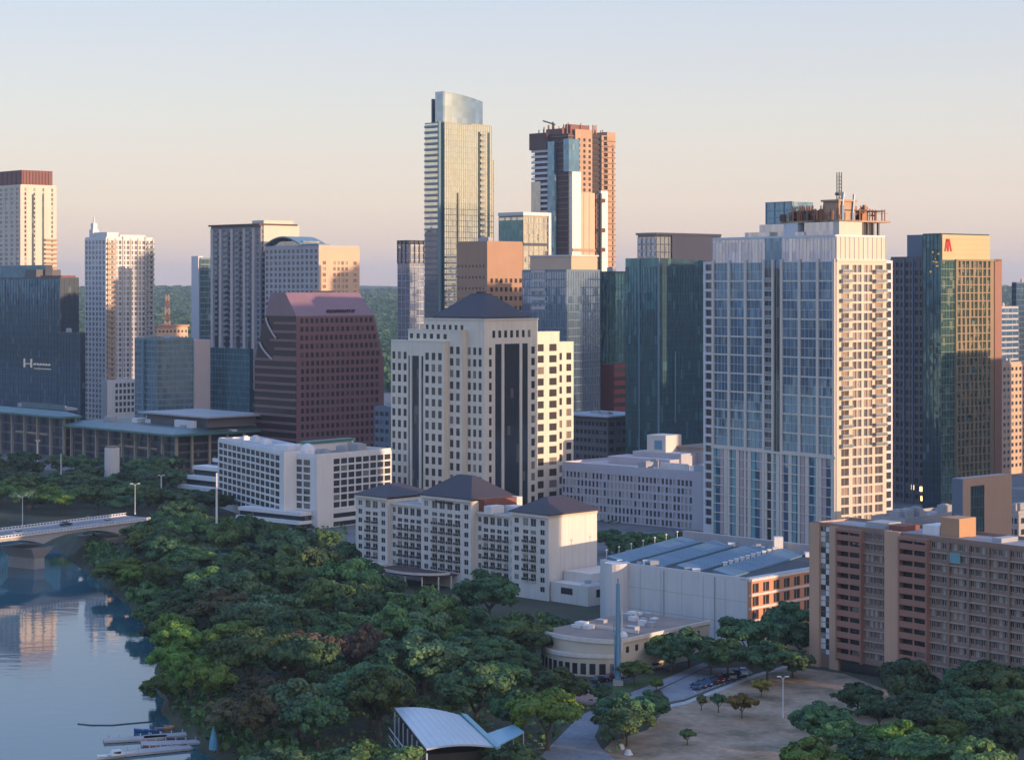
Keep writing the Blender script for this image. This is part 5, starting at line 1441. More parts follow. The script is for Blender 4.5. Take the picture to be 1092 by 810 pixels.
b = Bld('white_annex', 'small stepped white annex beside the white hotel slab', 'building', 191, 226, 252, 880, 45)
for k, (h, o) in enumerate(((4, 0), (8, 3), (12, 6), (15, 14))):
    m = MB(); m.box(o, b.WR, 0, b.WL - o*.5, h - 4 if k else 0, h - 1.6 - .01); b.part('storey_glazing', m, M['g_black'])
    m = MB(); m.box(o - .8, b.WR, -.4, b.WL - o*.5 + .4, h - 1.6, h); b.part('terrace', m, M['white_wall'])
b = Bld('concrete_drum', 'squat ribbed grey concrete tower standing alone among trees before the civic hall', 'tower', 108, 121, 131, 930, 45)
m = MB(); n = 20; zt = b.z(478); c = (b.WR/2, b.WL/2); R0 = min(b.WR, b.WL)*.62
m.loft([[(c[0] + (R0 + (.25 if k % 2 else 0))*math.cos(math.pi*k/n), c[1] + (R0 + (.25 if k % 2 else 0))*math.sin(math.pi*k/n), z) for k in range(2*n)] for z in (0, zt)]); b.part('drum_wall', m, M['hall_wall'])
m = MB(); m.tube((c[0], c[1], zt + .01), (c[0], c[1], zt + .8), R0*.9, n=24); b.part('drum_roof', m, M['roof_brown'])

def flat_block(name, label, xl, xc, xr, ytop, Y, wall, glass, nL, nR, a=46, cat='building', fl=3.8, **k):
    return punched(name, label, xl, xc, xr, ytop, Y, a, wall, glass, nL, nR, fl, .7, .5, cat=cat, limit=40, **k)
b = flat_block('flat_roofed_block', 'low dark block with pale overhanging roof, behind the lilac grey concrete block', 598, 648, 690, 447, 930, M['dark_concrete'], M['w_navy'], 12, 6)
m = MB(); m.box(-3, b.WR, -3, b.WL, b.zt + 1.01, b.zt + 1.7); b.part('roof_slab', m, M['roof_white'])
flat_block('grey_lowrise', 'low grey building with white rooftop plant, right of the orange stone block'.replace('right of', 'just beyond'), 1064, 1086, 1130, 548, 700, M['grey_concrete'], M['w_dark'], 5, 4, units=8)
flat_block('dark_lowrise', 'dark low block filling the gap between maroon building and cream stone tower', 400, 416, 440, 436, 920, M['slate_blue'], M['w_navy'], 3, 4)
flat_block('warehouse_block', 'low grey block with rooftop plant at the foot of the dark apartment tower', 930, 965, 1030, 556, 640, M['grey_concrete'], M['w_dark'], 6, 8, units=7)

# specks of houses on the hills
HOUSES = [(168, 314, 3900, 26), (188, 322, 3600, 22), (197, 329, 3300, 20), (176, 327, 3200, 14), (163, 336, 2900, 16), (86, 322, 3300, 22), (88, 345, 2400, 22), (199, 316, 4200, 18), (193, 341, 2600, 12), (398, 336, 3000, 9), (411, 352, 2500, 9)]
HL = ['long white house high on the wooded ridge beside the slim tower fin', 'pale house on the mid slope of the wooded hill', 'small white house on the lower slope near the slim glass tower', 'tiny house below the long white ridge house',
      'house low on the hillside beside the condominium tower', 'pale block seen in the gap between navy glass block and condominium tower', 'white block low in the gap beside the condominium tower', 'house at the skyline beside the slim glass tower', 'small house just over the teal glass block', 'lone pale house on the wooded slope beside the maroon building', 'small white house in woods just above the dark low block']
def house(px, py, Y, w, label):
    for Y in range(2500, 9000, 40):
        if HY + F*(HC - HILL(X(px, Y), Y))/Y <= py + 2: break
    z = HILL(X(px, Y), Y) - 1; w = w*Y/4200*.8; top = z + 8
    r = empty('hill_house', (X(px, Y), Y, z), random.uniform(-.6, .6)); tag(r, label, 'house', 'houses on the hills')
    h = max(7.0, top - z)
    m = MB(); m.box(-w/2, w/2, -6, 6, 0, h); m.build('wall', M['hotel_stucco'], r)
    m = MB(); m.loft([[(-w/2 - .6, -6.6, h), (w/2 + .6, -6.6, h), (w/2 + .6, 6.6, h), (-w/2 - .6, 6.6, h)], [(-w/2 + 3, -.3, h + 2.4), (w/2 - 3, -.3, h + 2.4), (w/2 - 3, .3, h + 2.4), (-w/2 + 3, .3, h + 2.4)]]); m.build('roof', M['roof_brown'], r)
    m = MB()
    for k in range(4): m.box(-w*.4 + k*w*.22, -w*.4 + k*w*.22 + w*.1, -6.1, -6.001, h*.5, h*.8)
    m.build('window', M['w_dark'], r)

# ================================================================ terrain
SHORE = [(-20, -800), (-22, 200), (-42, 380), (-62, 422), (-74, 449), (-85, 500), (-92, 543), (-107, 600), (-126, 650), (-150, 712), (-168, 760), (-200, 795), (-300, 835), (-1200, 900)]
RIVER = np.array(SHORE + [(-1200, -800)], float)
def river_d(P):
    """signed distance to the river outline: positive on land"""
    P = np.atleast_2d(np.asarray(P, float)); d = np.full(len(P), 1e9); inside = np.zeros(len(P), bool)
    n = len(RIVER)
    for i in range(n):
        a, c = RIVER[i], RIVER[(i + 1) % n]; e = c - a
        t = np.clip(((P - a) @ e)/(e @ e), 0, 1); d = np.minimum(d, np.hypot(*(P - a - t[:, None]*e).T))
        cond = ((a[1] > P[:, 1]) != (c[1] > P[:, 1])) & (P[:, 0] < (c[0] - a[0])*(P[:, 1] - a[1])/(c[1] - a[1] + 1e-12) + a[0])
        inside ^= cond
    return np.where(inside, -d, d)
def HILLn(x, y):
    t = np.clip((y - 2100)/5200, 0, 1)
    base = 70*t*t*(3 - 2*t)
    und = 9*np.sin(x/410 + 1.3)*np.sin(y/530) + 7*np.sin(x/190 + y/310) + 4*np.sin(x/83 - y/140 + 2)
    far = np.clip((y - 7300)/1500, 0, 1)*(9 + 9*np.sin(x/900 + .6))
    return np.where(y > 2000, base + und*t*1.1 + far, 0)
def HILL(x, y): return float(HILLn(np.array([x], float), np.array([y], float))[0])

def grid_mesh(name, xs, ys, zf, mat):
    xx, yy = np.meshgrid(xs, ys); zz = zf(xx.ravel(), yy.ravel())
    v = np.stack([xx.ravel(), yy.ravel(), zz], 1); nx, ny = len(xs), len(ys)
    i = np.arange(nx - 1)[None, :] + nx*np.arange(ny - 1)[:, None]; i = i.ravel()
    q = np.stack([i, i + 1, i + nx + 1, i + nx], 1)
    me = bpy.data.meshes.new(name); me.vertices.add(len(v)); me.vertices.foreach_set('co', v.ravel())
    me.loops.add(q.size); me.loops.foreach_set('vertex_index', q.ravel()); me.polygons.add(len(q)); me.polygons.foreach_set('loop_start', np.arange(0, q.size, 4))
    me.update(); me.validate(); me.polygons.foreach_set('use_smooth', [True]*len(me.polygons)); me.materials.append(mat)
    o = bpy.data.objects.new(name, me); COL.objects.link(o); return o

M['ground'] = mat_ground('ground_soil', [(.3, (.030, .038, .020, 1)), (.55, (.055, .058, .032, 1)), (.75, (.085, .075, .05, 1))], .06)
M['water'] = None
def build_land():
    xs = np.concatenate([np.linspace(-14000, -1300, 12), np.linspace(-1200, -320, 12), np.arange(-310, 60, 5.0), np.linspace(65, 400, 20), np.linspace(500, 14000, 14)])
    ys = np.concatenate([np.linspace(-12000, -900, 8), np.linspace(-800, 300, 16), np.arange(310, 960, 5.0), np.linspace(970, 2000, 16), np.linspace(2100, 2600, 3)])
    def zf(x, y):
        d = river_d(np.stack([x, y], 1)); t = np.clip(d/4.5, 0, 1)
        return np.where(d > 0, -4.9*(1 - t)**1.4, -4.9 - np.minimum(3, -d*.4))
    g = grid_mesh('ground', xs, ys, zf, M['ground']); tag(g, kind='structure')
    # water
    t = NT('lake_water')
    tc = t.n('ShaderNodeTexCoord'); mp = t.n('ShaderNodeMapping'); mp.inputs['Scale'].default_value = (.12, .30, 1); t.l(tc.outputs['Object'], mp.inputs[0])
    n1 = t.n('ShaderNodeTexNoise', i_Scale=1.0, i_Detail=5.0); t.l(mp.outputs[0], n1.inputs['Vector'])
    n2 = t.n('ShaderNodeTexNoise', i_Scale=.06, i_Detail=2.0); t.l(tc.outputs['Object'], n2.inputs['Vector'])
    bp = t.n('ShaderNodeBump', i_Strength=.5, i_Distance=.10); t.l(t.math('MULTIPLY', n1.outputs[0], n2.outputs[0]), bp.inputs['Height'])
    p = t.n('ShaderNodeBsdfPrincipled', i_Roughness=.03, i_IOR=1.36); p.inputs['Base Color'].default_value = (.035, .115, .145, 1)
    t.l(bp.outputs[0], p.inputs['Normal'])
    t.l(p.outputs[0], t.out.inputs[0]); M['water'] = t.m
    m = MB(); m.poly([(-1190, -790, -5), (60, -790, -5), (60, 905, -5), (-1190, 905, -5)]); w = m.build('lake_water', t.m); tag(w, kind='structure')
    # wooded hills to the horizon
    hx = np.concatenate([np.linspace(-14000, -2400, 20), np.linspace(-2300, 2300, 160), np.linspace(2400, 14000, 20)])
    hy = np.concatenate([np.linspace(2590, 5000, 60), np.linspace(5060, 9500, 60), np.linspace(9800, 16000, 8)])
    t = NT('hill_woods')
    tc = t.n('ShaderNodeTexCoord'); n1 = t.n('ShaderNodeTexNoise', i_Scale=.055, i_Detail=5.0, i_Roughness=.7); t.l(tc.outputs['Object'], n1.inputs['Vector'])
    n2 = t.n('ShaderNodeTexNoise', i_Scale=.004, i_Detail=3.0); t.l(tc.outputs['Object'], n2.inputs['Vector'])
    c = t.ramp(n1.outputs[0], [(.32, (.012, .025, .016, 1)), (.5, (.03, .05, .026, 1)), (.68, (.07, .085, .05, 1))])
    c = t.mix(1.0, c, t.math('MULTIPLY_ADD', n2.outputs[0], 1.0, .5), 'MULTIPLY')
    bp = t.n('ShaderNodeBump', i_Strength=.8, i_Distance=8.0); t.l(n1.outputs[0], bp.inputs['Height'])
    p = t.n('ShaderNodeBsdfPrincipled', i_Roughness=1.0); t.l(c, p.inputs['Base Color']); t.l(bp.outputs[0], p.inputs['Normal']); t.l(p.outputs[0], t.out.inputs[0])
    h = grid_mesh('hills', hx, hy, lambda x, y: HILLn(x, y) - .2, t.m); tag(h, kind='structure')
build_land()

def ground_poly(name, pts, k, mat, kind='structure', z=None):
    m = MB(); q = [G(*p) for p in pts]
    a = sum(q[i][0]*q[(i+1) % len(q)][1] - q[(i+1) % len(q)][0]*q[i][1] for i in range(len(q)))
    if a < 0: q = q[::-1]
    m.poly([(x, y, .004*k if z is None else z) for x, y in q]); o = m.build(name, mat); tag(o, kind=kind); return o
M['asphalt'] = mat_ground('asphalt', [(.3, (.045, .048, .055, 1)), (.7, (.075, .078, .085, 1))], .3)
M['asphalt_pale'] = mat_ground('worn_asphalt', [(.3, (.16, .17, .19, 1)), (.7, (.26, .27, .29, 1))], .15)
M['paving'] = mat_ground('city_paving', [(.3, (.11, .11, .115, 1)), (.7, (.20, .20, .20, 1))], .08)
M['pale_path'] = mat_ground('pale_path', [(.3, (.33, .33, .34, 1)), (.7, (.46, .45, .44, 1))], .2)
M['dry'] = mat_ground('dry_grass', [(.28, (.085, .085, .045, 1)), (.38, (.16, .125, .075, 1)), (.5, (.30, .21, .135, 1)), (.62, (.40, .285, .195, 1)), (.8, (.20, .16, .09, 1))], .09, detail=10.0, scale2=.7)
M['brick_paving'] = mat_ground('brick_paving', [(.3, (.24, .14, .11, 1)), (.7, (.34, .22, .17, 1))], .2)
M['lawn'] = mat_ground('lawn', [(.3, (.035, .07, .018, 1)), (.7, (.07, .12, .035, 1))], .15)
def strip(name, p, q, w, k, mat):
    d = Vector((q[0]-p[0], q[1]-p[1])).normalized(); n = Vector((-d.y, d.x))*w/2
    m = MB(); m.poly([(p[0]-n.x, p[1]-n.y, .004*k), (q[0]-n.x, q[1]-n.y, .004*k), (q[0]+n.x, q[1]+n.y, .004*k), (p[0]+n.x, p[1]+n.y, .004*k)][::1]); o = m.build(name, mat); tag(o, kind='structure'); return o
# city floor
m = MB(); m.poly([(-95, 760, .002), (30, 640, .002), (90, 600, .002), (1500, 560, .002), (1500, 2000, .002), (-1400, 2000, .002), (-1400, 1035, .002), (-160, 1010, .002)]); tag(m.build('city_pavement', M['paving']), kind='structure')
ground_poly('field', [(636, 807), (652, 790), (690, 778), (713, 752), (728, 748), (800, 720), (845, 710), (900, 718), (945, 735), (960, 770), (930, 830), (640, 830)], 1, M['dry'])
ground_poly('park_path', [(560, 830), (576, 806), (617, 764), (645, 749), (700, 727), (752, 705), (757, 709), (707, 732), (656, 754), (641, 769), (634, 785), (641, 797), (680, 830)], 2, M['asphalt_pale'])
ground_poly('car_park', [(704, 735), (752, 712), (795, 711), (803, 717), (730, 745), (714, 748)], 3, M['asphalt_pale'])
ground_poly('footpath', [(712, 751), (730, 747.5), (805, 718.5), (840, 708), (842, 710.5), (806, 721.5), (731, 750.5), (712, 754)], 4, M['pale_path'])
ground_poly('plaza', [(604, 742), (625, 731), (648, 737), (632, 751), (610, 752)], 1, M['brick_paving'])
ground_poly('park_terrace', [(462, 726), (486, 714), (512, 718), (500, 732), (470, 735)], 1, M['brick_paving'])
ground_poly('lawn', [(642, 722), (668, 722), (706, 720), (690, 730), (650, 742), (640, 735)], 1, M['lawn'])
ground_poly('service_road', [(606, 728), (655, 722), (720, 705), (760, 692), (768, 696), (725, 711), (658, 729), (606, 736)], 2, M['asphalt'])
# parking bays
for k in range(10):
    t = k/9; a, c = G(735 + t*58, 731.5 - t*17.5), G(742 + t*56, 738.5 - t*17)
    strip('bay_marking', a, c, .14, 4.5, M['white_wall'])

# ================================================================ bridge
def bridge():
    p0 = Vector((-168, 678)); p1 = Vector((-128.6, 733)); d = (p1 - p0).normalized(); n = Vector((-d.y, d.x)); ang = math.atan2(d.y, d.x)
    pier_s = (p1 - p0).length*.27
    o = p0 + d*pier_s
    r = empty('road_bridge', (o.x, o.y, -5), ang); tag(r, 'concrete road bridge with shallow arches and flared piers over the lake', 'bridge')
    W, S, top = 17.0, 34.0, 12.0
    L0, L1 = -S*4, S*1.6
    dk = MB()
    # near side fascia follows the arches
    for i in range(-4, 2):
        s0 = i*S; N = 12
        for k in range(N):
            ta, tb = k/N, (k + 1)/N
            if s0 + tb*S > L1: break
            hh = lambda t: top - 1.0 - 2.5*abs(2*t - 1)**2.4
            xa, xb = s0 + ta*S, s0 + tb*S
            dk.loft([[(xa, 0, hh(ta)), (xb, 0, hh(tb)), (xb, W, hh(tb)), (xa, W, hh(ta))], [(xa, 0, top - .2), (xb, 0, top - .2), (xb, W, top - .2), (xa, W, top - .2)]])
    dk.build('arch_span', M['grey_concrete'], r)
    q = MB(); q.box(L0, L1, -.5, W + .5, top - .2, top); q.build('deck', M['grey_concrete'], r)
    q = MB(); q.box(L0, L1, 2.2, W - 2.2, top + .003, top + .02); q.build('roadway', M['asphalt_pale'], r)
    q = MB(); q.box(L0, L1, W/2 - .15, W/2 + .15, top + .021, top + .026); q.build('lane_line', M['line_yellow'], r)
    for (y0, nm) in ((-.5, 'parapet'), (W + .2, 'parapet')):
        q = MB(); q.box(L0, L1, y0, y0 + .3, top, top + .35); q.box(L0, L1, y0, y0 + .3, top + .85, top + 1.05)
        s = L0
        while s < L1: q.box(s, s + .35, y0, y0 + .3, top + .35, top + .85); s += 1.4
        q.build(nm, M['pale_panel'], r)
    for i in range(-4, 2):
        s = i*S; q = MB()
        q.loft([[(s - 2.4, 2, -3), (s + 2.4, 2, -3), (s + 2.4, W - 2, -3), (s - 2.4, W - 2, -3)], [(s - 2.2, 2, 3.6), (s + 2.2, 2, 3.6), (s + 2.2, W - 2, 3.6), (s - 2.2, W - 2, 3.6)], [(s - 5, .2, 7.2), (s + 5, .2, 7.2), (s + 5, W - .2, 7.2), (s - 5, W - .2, 7.2)]])
        q.build('pier', M['grey_concrete'], r)
    q = MB(); q.loft([[(L1, -.4, 4.5), (L1 + 34, -.4, 4.5), (L1 + 34, W + .4, 4.5), (L1, W + .4, 4.5)], [(L1, -.4, top - .01), (L1 + 34, -.4, 5.1), (L1 + 34, W + .4, 5.1), (L1, W + .4, top - .01)]]); q.build('ramp', M['asphalt_pale'], r)
    return o, d, n
M['line_yellow'] = mat_plain('line_yellow', (.45, .33, .06, 1), .7)
BO, BD, BN = bridge()

def lamp(name, label, x, y, z, h, mat, arm=1.6, ang=0, r=.12, group=None):
    e = empty(name, (x, y, z), ang); tag(e, label, 'lamp post' if 'lamp' in name else 'pole', group)
    m = MB(); m.tube((0, 0, 0), (0, 0, h), r*1.5, r, n=8); m.tube((0, 0, 0), (0, 0, .8), r*2.4, n=8); m.build('post', mat, e)
    if arm:
        for s in (-1, 1):
            m = MB(); m.path([(0, 0, h - .5), (s*arm*.5, 0, h + .1), (s*arm, 0, h + .2)], [r*.7, r*.6, r*.5], n=5); a = m.build('arm', mat, e)
            m = MB(); m.box(s*arm - .45, s*arm + .45, -.2, .2, h + .1, h + .32); m.build('lamp_head', M['metal_white'], a)
    return e
for (px, s) in ((24, 0), (144, 1)):
    k = (px - CX)/F; dd = BD; q = BO + BN*17.2
    t = (k*q.y - q.x)/(dd.x - k*dd.y); p = q + dd*t
    lamp('street_lamp', 'grey street lamp on the bridge ' + ('over the flared pier by open water' if s == 0 else 'where it meets the wooded bank'), p.x, p.y, 7.0, 11, M['pole_grey'], 1.3, .4, group='street lamps on the bridge')
def gpole(px, py, top, mat, label, arm=0, r=.25, name='light_pole', ang=0):
    x, y = G(px, py); h = (py - top)*y/F; return lamp(name, label, x, y, 0, h, mat, arm, ang, r)
e = gpole(65, 525, 484, M['pole_grey'], 'grey pole with a teal collar, among trees before the civic hall')
m = MB(); m.dome((0, 0, 2), 1.4, 1.4, .9); m.build('collar', M['teal_soft'], e)
gpole(172, 548, 507, M['pole_grey'], 'tall grey pole by the bridge landing', .9)
gpole(231, 594, 504, M['metal_white'], 'very tall slim white pole rising from trees before the white hotel', 0, .28)
gpole(40, 500, 470, M['pole_grey'], 'short pole before the five pale columns', .8, .15)
gpole(835, 765, 722, M['metal_white'], 'slim white lamp post standing on the dry field', .8, .08, 'field_lamp')
# blue mast with white antenna panels
x, y = G(659, 730); e = empty('phone_mast', (x, y, 0)); tag(e, 'thick blue monopole mast with pale antenna panels beside the beige building', 'mast')
hm = (730 - 622)*y/F
m = MB(); m.tube((0, 0, 0), (0, 0, hm), .75, .42, n=12); m.build('pole', M['pole_blue'], e)
m = MB(); m.box(-1.1, 1.1, -1.1, 1.1, 0, 1.2); m.build('base', M['grey_concrete'], e)
for (dx, z0, z1) in ((-.95, .52, .62), (.9, .33, .75), (-.8, .1, .5)):
    m = MB(); m.box(dx - .12, dx + .12, -.6, -.2, hm*z0, hm*z1); m.build('antenna_panel', M['pole_blue'] if dx < 0 else M['metal_white'], e)
m = MB(); m.tube((0, 0, hm), (0, 0, hm + 1.2), .1); m.build('finial', M['metal_dark'], e)
# red lattice mast on the hill
Y = 2500; e = empty('radio_mast', (X(178.5, Y), Y, HILL(X(178.5, Y), Y) - 1)); tag(e, 'red and white lattice mast on the wooded hill beside the condominium tower', 'mast')
m = MB(); ht = Z(313, Y) - HILL(X(178.5, Y), Y)
for k in range(10):
    z0, z1 = ht*k/10, ht*(k+1)/10; w0, w1 = 4.2 - .25*k, 4.2 - .25*(k+1)
    for (sx, sy) in ((-1, -1), (1, -1), (1, 1), (-1, 1)): m.tube((sx*w0, sy*w0, z0), (sx*w1, sy*w1, z1), .6, n=4, m=k % 2)
    m.tube((-w0, -w0, z0), (w1, -w1, z1), .45, n=4, m=k % 2); m.tube((w0, -w0, z0), (-w1, -w1, z1), .45, n=4, m=k % 2)
m.build('lattice', [M['slate_red'], M['brown_stone']], e)
for a, l in zip(HOUSES, HL): house(*a, l)
# ================================================================ trees
def quad_mesh(name, P, N, U, size, mats):
    """leaf quads: centres P, normals N, in-plane axis U, half size"""
    V = np.cross(N, U); s = size[:, None]
    a = P - U*s - V*s*.8; b = P + U*s - V*s*.8; c = P + U*s*.9 + V*s*.8; d = P - U*s*.9 + V*s*.8
    v = np.stack([a, b, c, d], 1).reshape(-1, 3); n = len(P)
    me = bpy.data.meshes.new(name); me.vertices.add(4*n); me.vertices.foreach_set('co', v.astype(np.float32).ravel())
    me.loops.add(4*n); me.loops.foreach_set('vertex_index', np.arange(4*n)); me.polygons.add(n); me.polygons.foreach_set('loop_start', np.arange(0, 4*n, 4))
    me.update()
    for m in mats: me.materials.append(m)
    return me
def unit(v): return v/np.linalg.norm(v, axis=-1, keepdims=True)
def crown_mesh(seed, style='round', nclump=64, per=260, leaf=.040):
    g = np.random.default_rng(seed)
    # main lobes give an uneven outline; clumps sit on and inside the lobes
    nl = g.integers(4, 7)
    lobes = []
    for k in range(nl):
        a = 2*math.pi*k/nl + g.uniform(-.4, .4); r = g.uniform(.28, .5)
        lobes.append((np.array([math.cos(a)*r, math.sin(a)*r, g.uniform(-.12, .22)]), g.uniform(.42, .6)))
    lobes.append((np.array([g.uniform(-.12, .12), g.uniform(-.12, .12), .30]), g.uniform(.42, .56)))
    Ps, Ns, S = [], [], []
    for i in range(nclump):
        c0, R = lobes[g.integers(len(lobes))]
        d = unit(g.normal(size=3)); d[2] = abs(d[2])*g.choice([1, 1, 1, -.9]); d = unit(d)
        c = c0 + d*R*g.uniform(.62, 1.02)*np.array([1, 1, .85])
        rc = g.uniform(.13, .25)
        n = int(per*(rc/.19)**2)
        e = unit(g.normal(size=(n, 3))); e[:, 2] = np.where(g.random(n) < .7, np.abs(e[:, 2]), e[:, 2])
        p = c + e*rc*(g.uniform(.55, 1.1, (n, 1)))*np.array([1, 1, .8])
        Ps.append(p); Ns.append(unit(e*1.0 + d*.5 + g.normal(size=(n, 3))*.55)); S.append(leaf*g.uniform(.55, 1.25, n))
    P = np.concatenate(Ps); N = np.concatenate(Ns); S = np.concatenate(S)
    P[:, 2] *= .95 if style == 'round' else (1.3 if style == 'tall' else .75)
    U = unit(np.cross(N, unit(g.normal(size=N.shape))))
    return quad_mesh('crown', P, N, U, S, [LEAF['dark']])
LEAF = dict(
    dark=mat_leaf('leaves_dark', (.012, .040, .022, 1), (.075, .145, .06, 1)),
    mid=mat_leaf('leaves_mid', (.016, .048, .018, 1), (.115, .195, .065, 1)),
    bright=mat_leaf('leaves_bright', (.035, .075, .014, 1), (.13, .21, .04, 1)),
    blue=mat_leaf('leaves_bluegreen', (.016, .048, .026, 1), (.115, .195, .095, 1)),
    olive=mat_leaf('leaves_olive', (.045, .050, .022, 1), (.13, .125, .06, 1)),
    brown=mat_leaf('leaves_brown', (.05, .045, .03, 1), (.14, .115, .085, 1)),
    gold=mat_leaf('leaves_gold', (.11, .09, .02, 1), (.26, .20, .05, 1)),
)
M['bark'] = mat_wall('bark', (.09, .07, .05, 1), var=.3, streak=.3, scale=2)
def trunk_mesh(seed):
    g = random.Random(seed); m = MB()
    m.path([(0, 0, -.12), (.01, .01, .25), (.03*g.uniform(-1, 1), .03*g.uniform(-1, 1), .62)], [.075, .055, .045], n=7)
    for k in range(4):
        a = 2*math.pi*k/4 + g.uniform(-.5, .5); r = g.uniform(.3, .5)
        m.path([(0, 0, .45 + .04*k), (math.cos(a)*r*.5, math.sin(a)*r*.5, .75), (math.cos(a)*r, math.sin(a)*r, 1.15)], [.038, .026, .010], n=5)
    return m.mesh('trunk', M['bark'])
CROWNS = [crown_mesh(100 + i, 'round') for i in range(7)] + [crown_mesh(120 + i, 'tall', 40, 180) for i in range(2)] + [crown_mesh(130 + i, 'flat') for i in range(2)]
TRUNKS = [trunk_mesh(i) for i in range(3)]
TREES = []
def make_proto():
    r = empty('tree', (0, 0, -500))
    t = bpy.data.objects.new('trunk', TRUNKS[0]); COL.objects.link(t); t.parent = r
    c = bpy.data.objects.new('crown', CROWNS[0]); COL.objects.link(c); c.parent = r
    return r
TREE0 = make_proto(); FIRST = [True]
def tree(x, y, w, h, kind, label, group, var=None, z=0.0, rng=random):
    if FIRST[0]: r = TREE0; FIRST[0] = False
    else: r = copy_tree(TREE0)
    t = [c for c in r.children if c.name.startswith('trunk')][0]; c = [c for c in r.children if c.name.startswith('crown')][0]
    r.location = (x, y, z); r.rotation_euler = (0, 0, rng.uniform(0, 6.28))
    i = var if var is not None else rng.choice([0, 1, 2, 3, 4, 5, 6, 0, 1, 2, 3, 4, 5, 6, 9, 10])
    c.data = CROWNS[i]; t.data = TRUNKS[rng.randrange(3)]
    ch = h*.90 if i not in (9, 10) else h*.84
    zc = h - ch*.5
    sx = w/2/.92; c.location = (0, 0, zc); c.scale = (sx, sx*rng.uniform(.88, 1.12), ch/2/(.84 if i < 7 else (1.15 if i < 9 else .68)))
    hs = zc/.95; t.scale = (hs*.9, hs*.9, hs*.85)
    c.material_slots[0].link = 'OBJECT'; c.material_slots[0].material = LEAF[kind]
    tag(r, label, 'tree', group)
    TREES.append(r); return r
COLW = dict(dark='dark green', mid='green', bright='bright yellow-green', blue='blue-green', olive='olive', brown='brownish', gold='golden')
ORD = ['first', 'second', 'third', 'fourth', 'fifth', 'sixth', 'seventh', 'eighth', 'ninth', 'tenth', 'eleventh', 'twelfth', 'thirteenth', 'fourteenth', 'fifteenth', 'sixteenth', 'seventeenth', 'eighteenth', 'nineteenth', 'twentieth',
       'twenty-first', 'twenty-second', 'twenty-third', 'twenty-fourth', 'twenty-fifth', 'twenty-sixth', 'twenty-seventh', 'twenty-eighth', 'twenty-ninth', 'thirtieth']
def in_poly(px, py, poly):
    ins = False; n = len(poly)
    for i in range(n):
        (x0, y0), (x1, y1) = poly[i], poly[(i + 1) % n]
        if (y0 > py) != (y1 > py) and px < (x1 - x0)*(py - y0)/(y1 - y0 + 1e-12) + x0: ins = not ins
    return ins
def to_px(x, y, z=0): return (CX + F*x/y, HY + F*(HC - z)/y)

# ---- riverside canopy: rows running along the water
def riverside():
    g = random.Random(21)
    sh = [(p[1], p[0]) for p in SHORE if 190 <= p[1] <= 800]
    def shx(Y): return float(np.interp(Y, [a for a, _ in sh], [b_ for _, b_ in sh]))
    base = [(90, 660), (118, 598), (150, 582), (205, 580), (240, 588), (300, 606), (345, 618), (372, 640), (420, 672), (455, 680), (478, 700), (462, 724), (435, 748), (410, 755), (410, 790), (432, 960), (150, 960), (150, 700)]
    spots = {'brown': [(335, 705), (385, 702), (300, 772)], 'bright': [(215, 705), (190, 720), (235, 725), (200, 690), (180, 745), (130, 610), (150, 600)], 'olive': [(270, 740), (225, 670), (262, 775)], 'blue': [(300, 680), (440, 700), (450, 720), (330, 745)]}
    for row in range(0, 14):
        n = 0; Y = 790 - (row % 2)*5
        while Y > 345:
            x = shx(Y) + (2.2 if row == 0 else 4.0) + row*12.5 + g.uniform(-3, 3); y = Y + g.uniform(-3, 3)
            p = to_px(x, y); step = g.uniform(11, 19)
            Y -= step
            if not in_poly(p[0], p[1], base) or (abs(x + 13) < 18.5 and abs(y - 386) < 22): continue
            n += 1
            h = g.uniform(8, 17) if row else g.uniform(8, 12); w = g.uniform(11, 19) if row else g.uniform(10, 14)
            kind = g.choice(['dark', 'dark', 'mid', 'mid', 'mid', 'blue', 'blue', 'bright' if g.random() < .3 else 'mid'])
            cy = p[1] - h*.6*F/y
            for k, lst in spots.items():
                if any(abs(p[0] - a) < (22 if k == 'bright' else 15) and abs(cy - b_ + 12) < 15 for a, b_ in lst): kind = k
            z = -4.9*(1 - min(1, max(0, (river_d([(x, y)])[0])/4.5)))**1.4 - .1
            where = 'at the water edge' if row == 0 else f'in the {ORD[row]} line back from the water'
            tree(x, y, w, h, kind, f'{COLW[kind]} tree, {ORD[n-1]} from the bridge {where}', 'riverside trees', z=z, rng=g)
riverside()

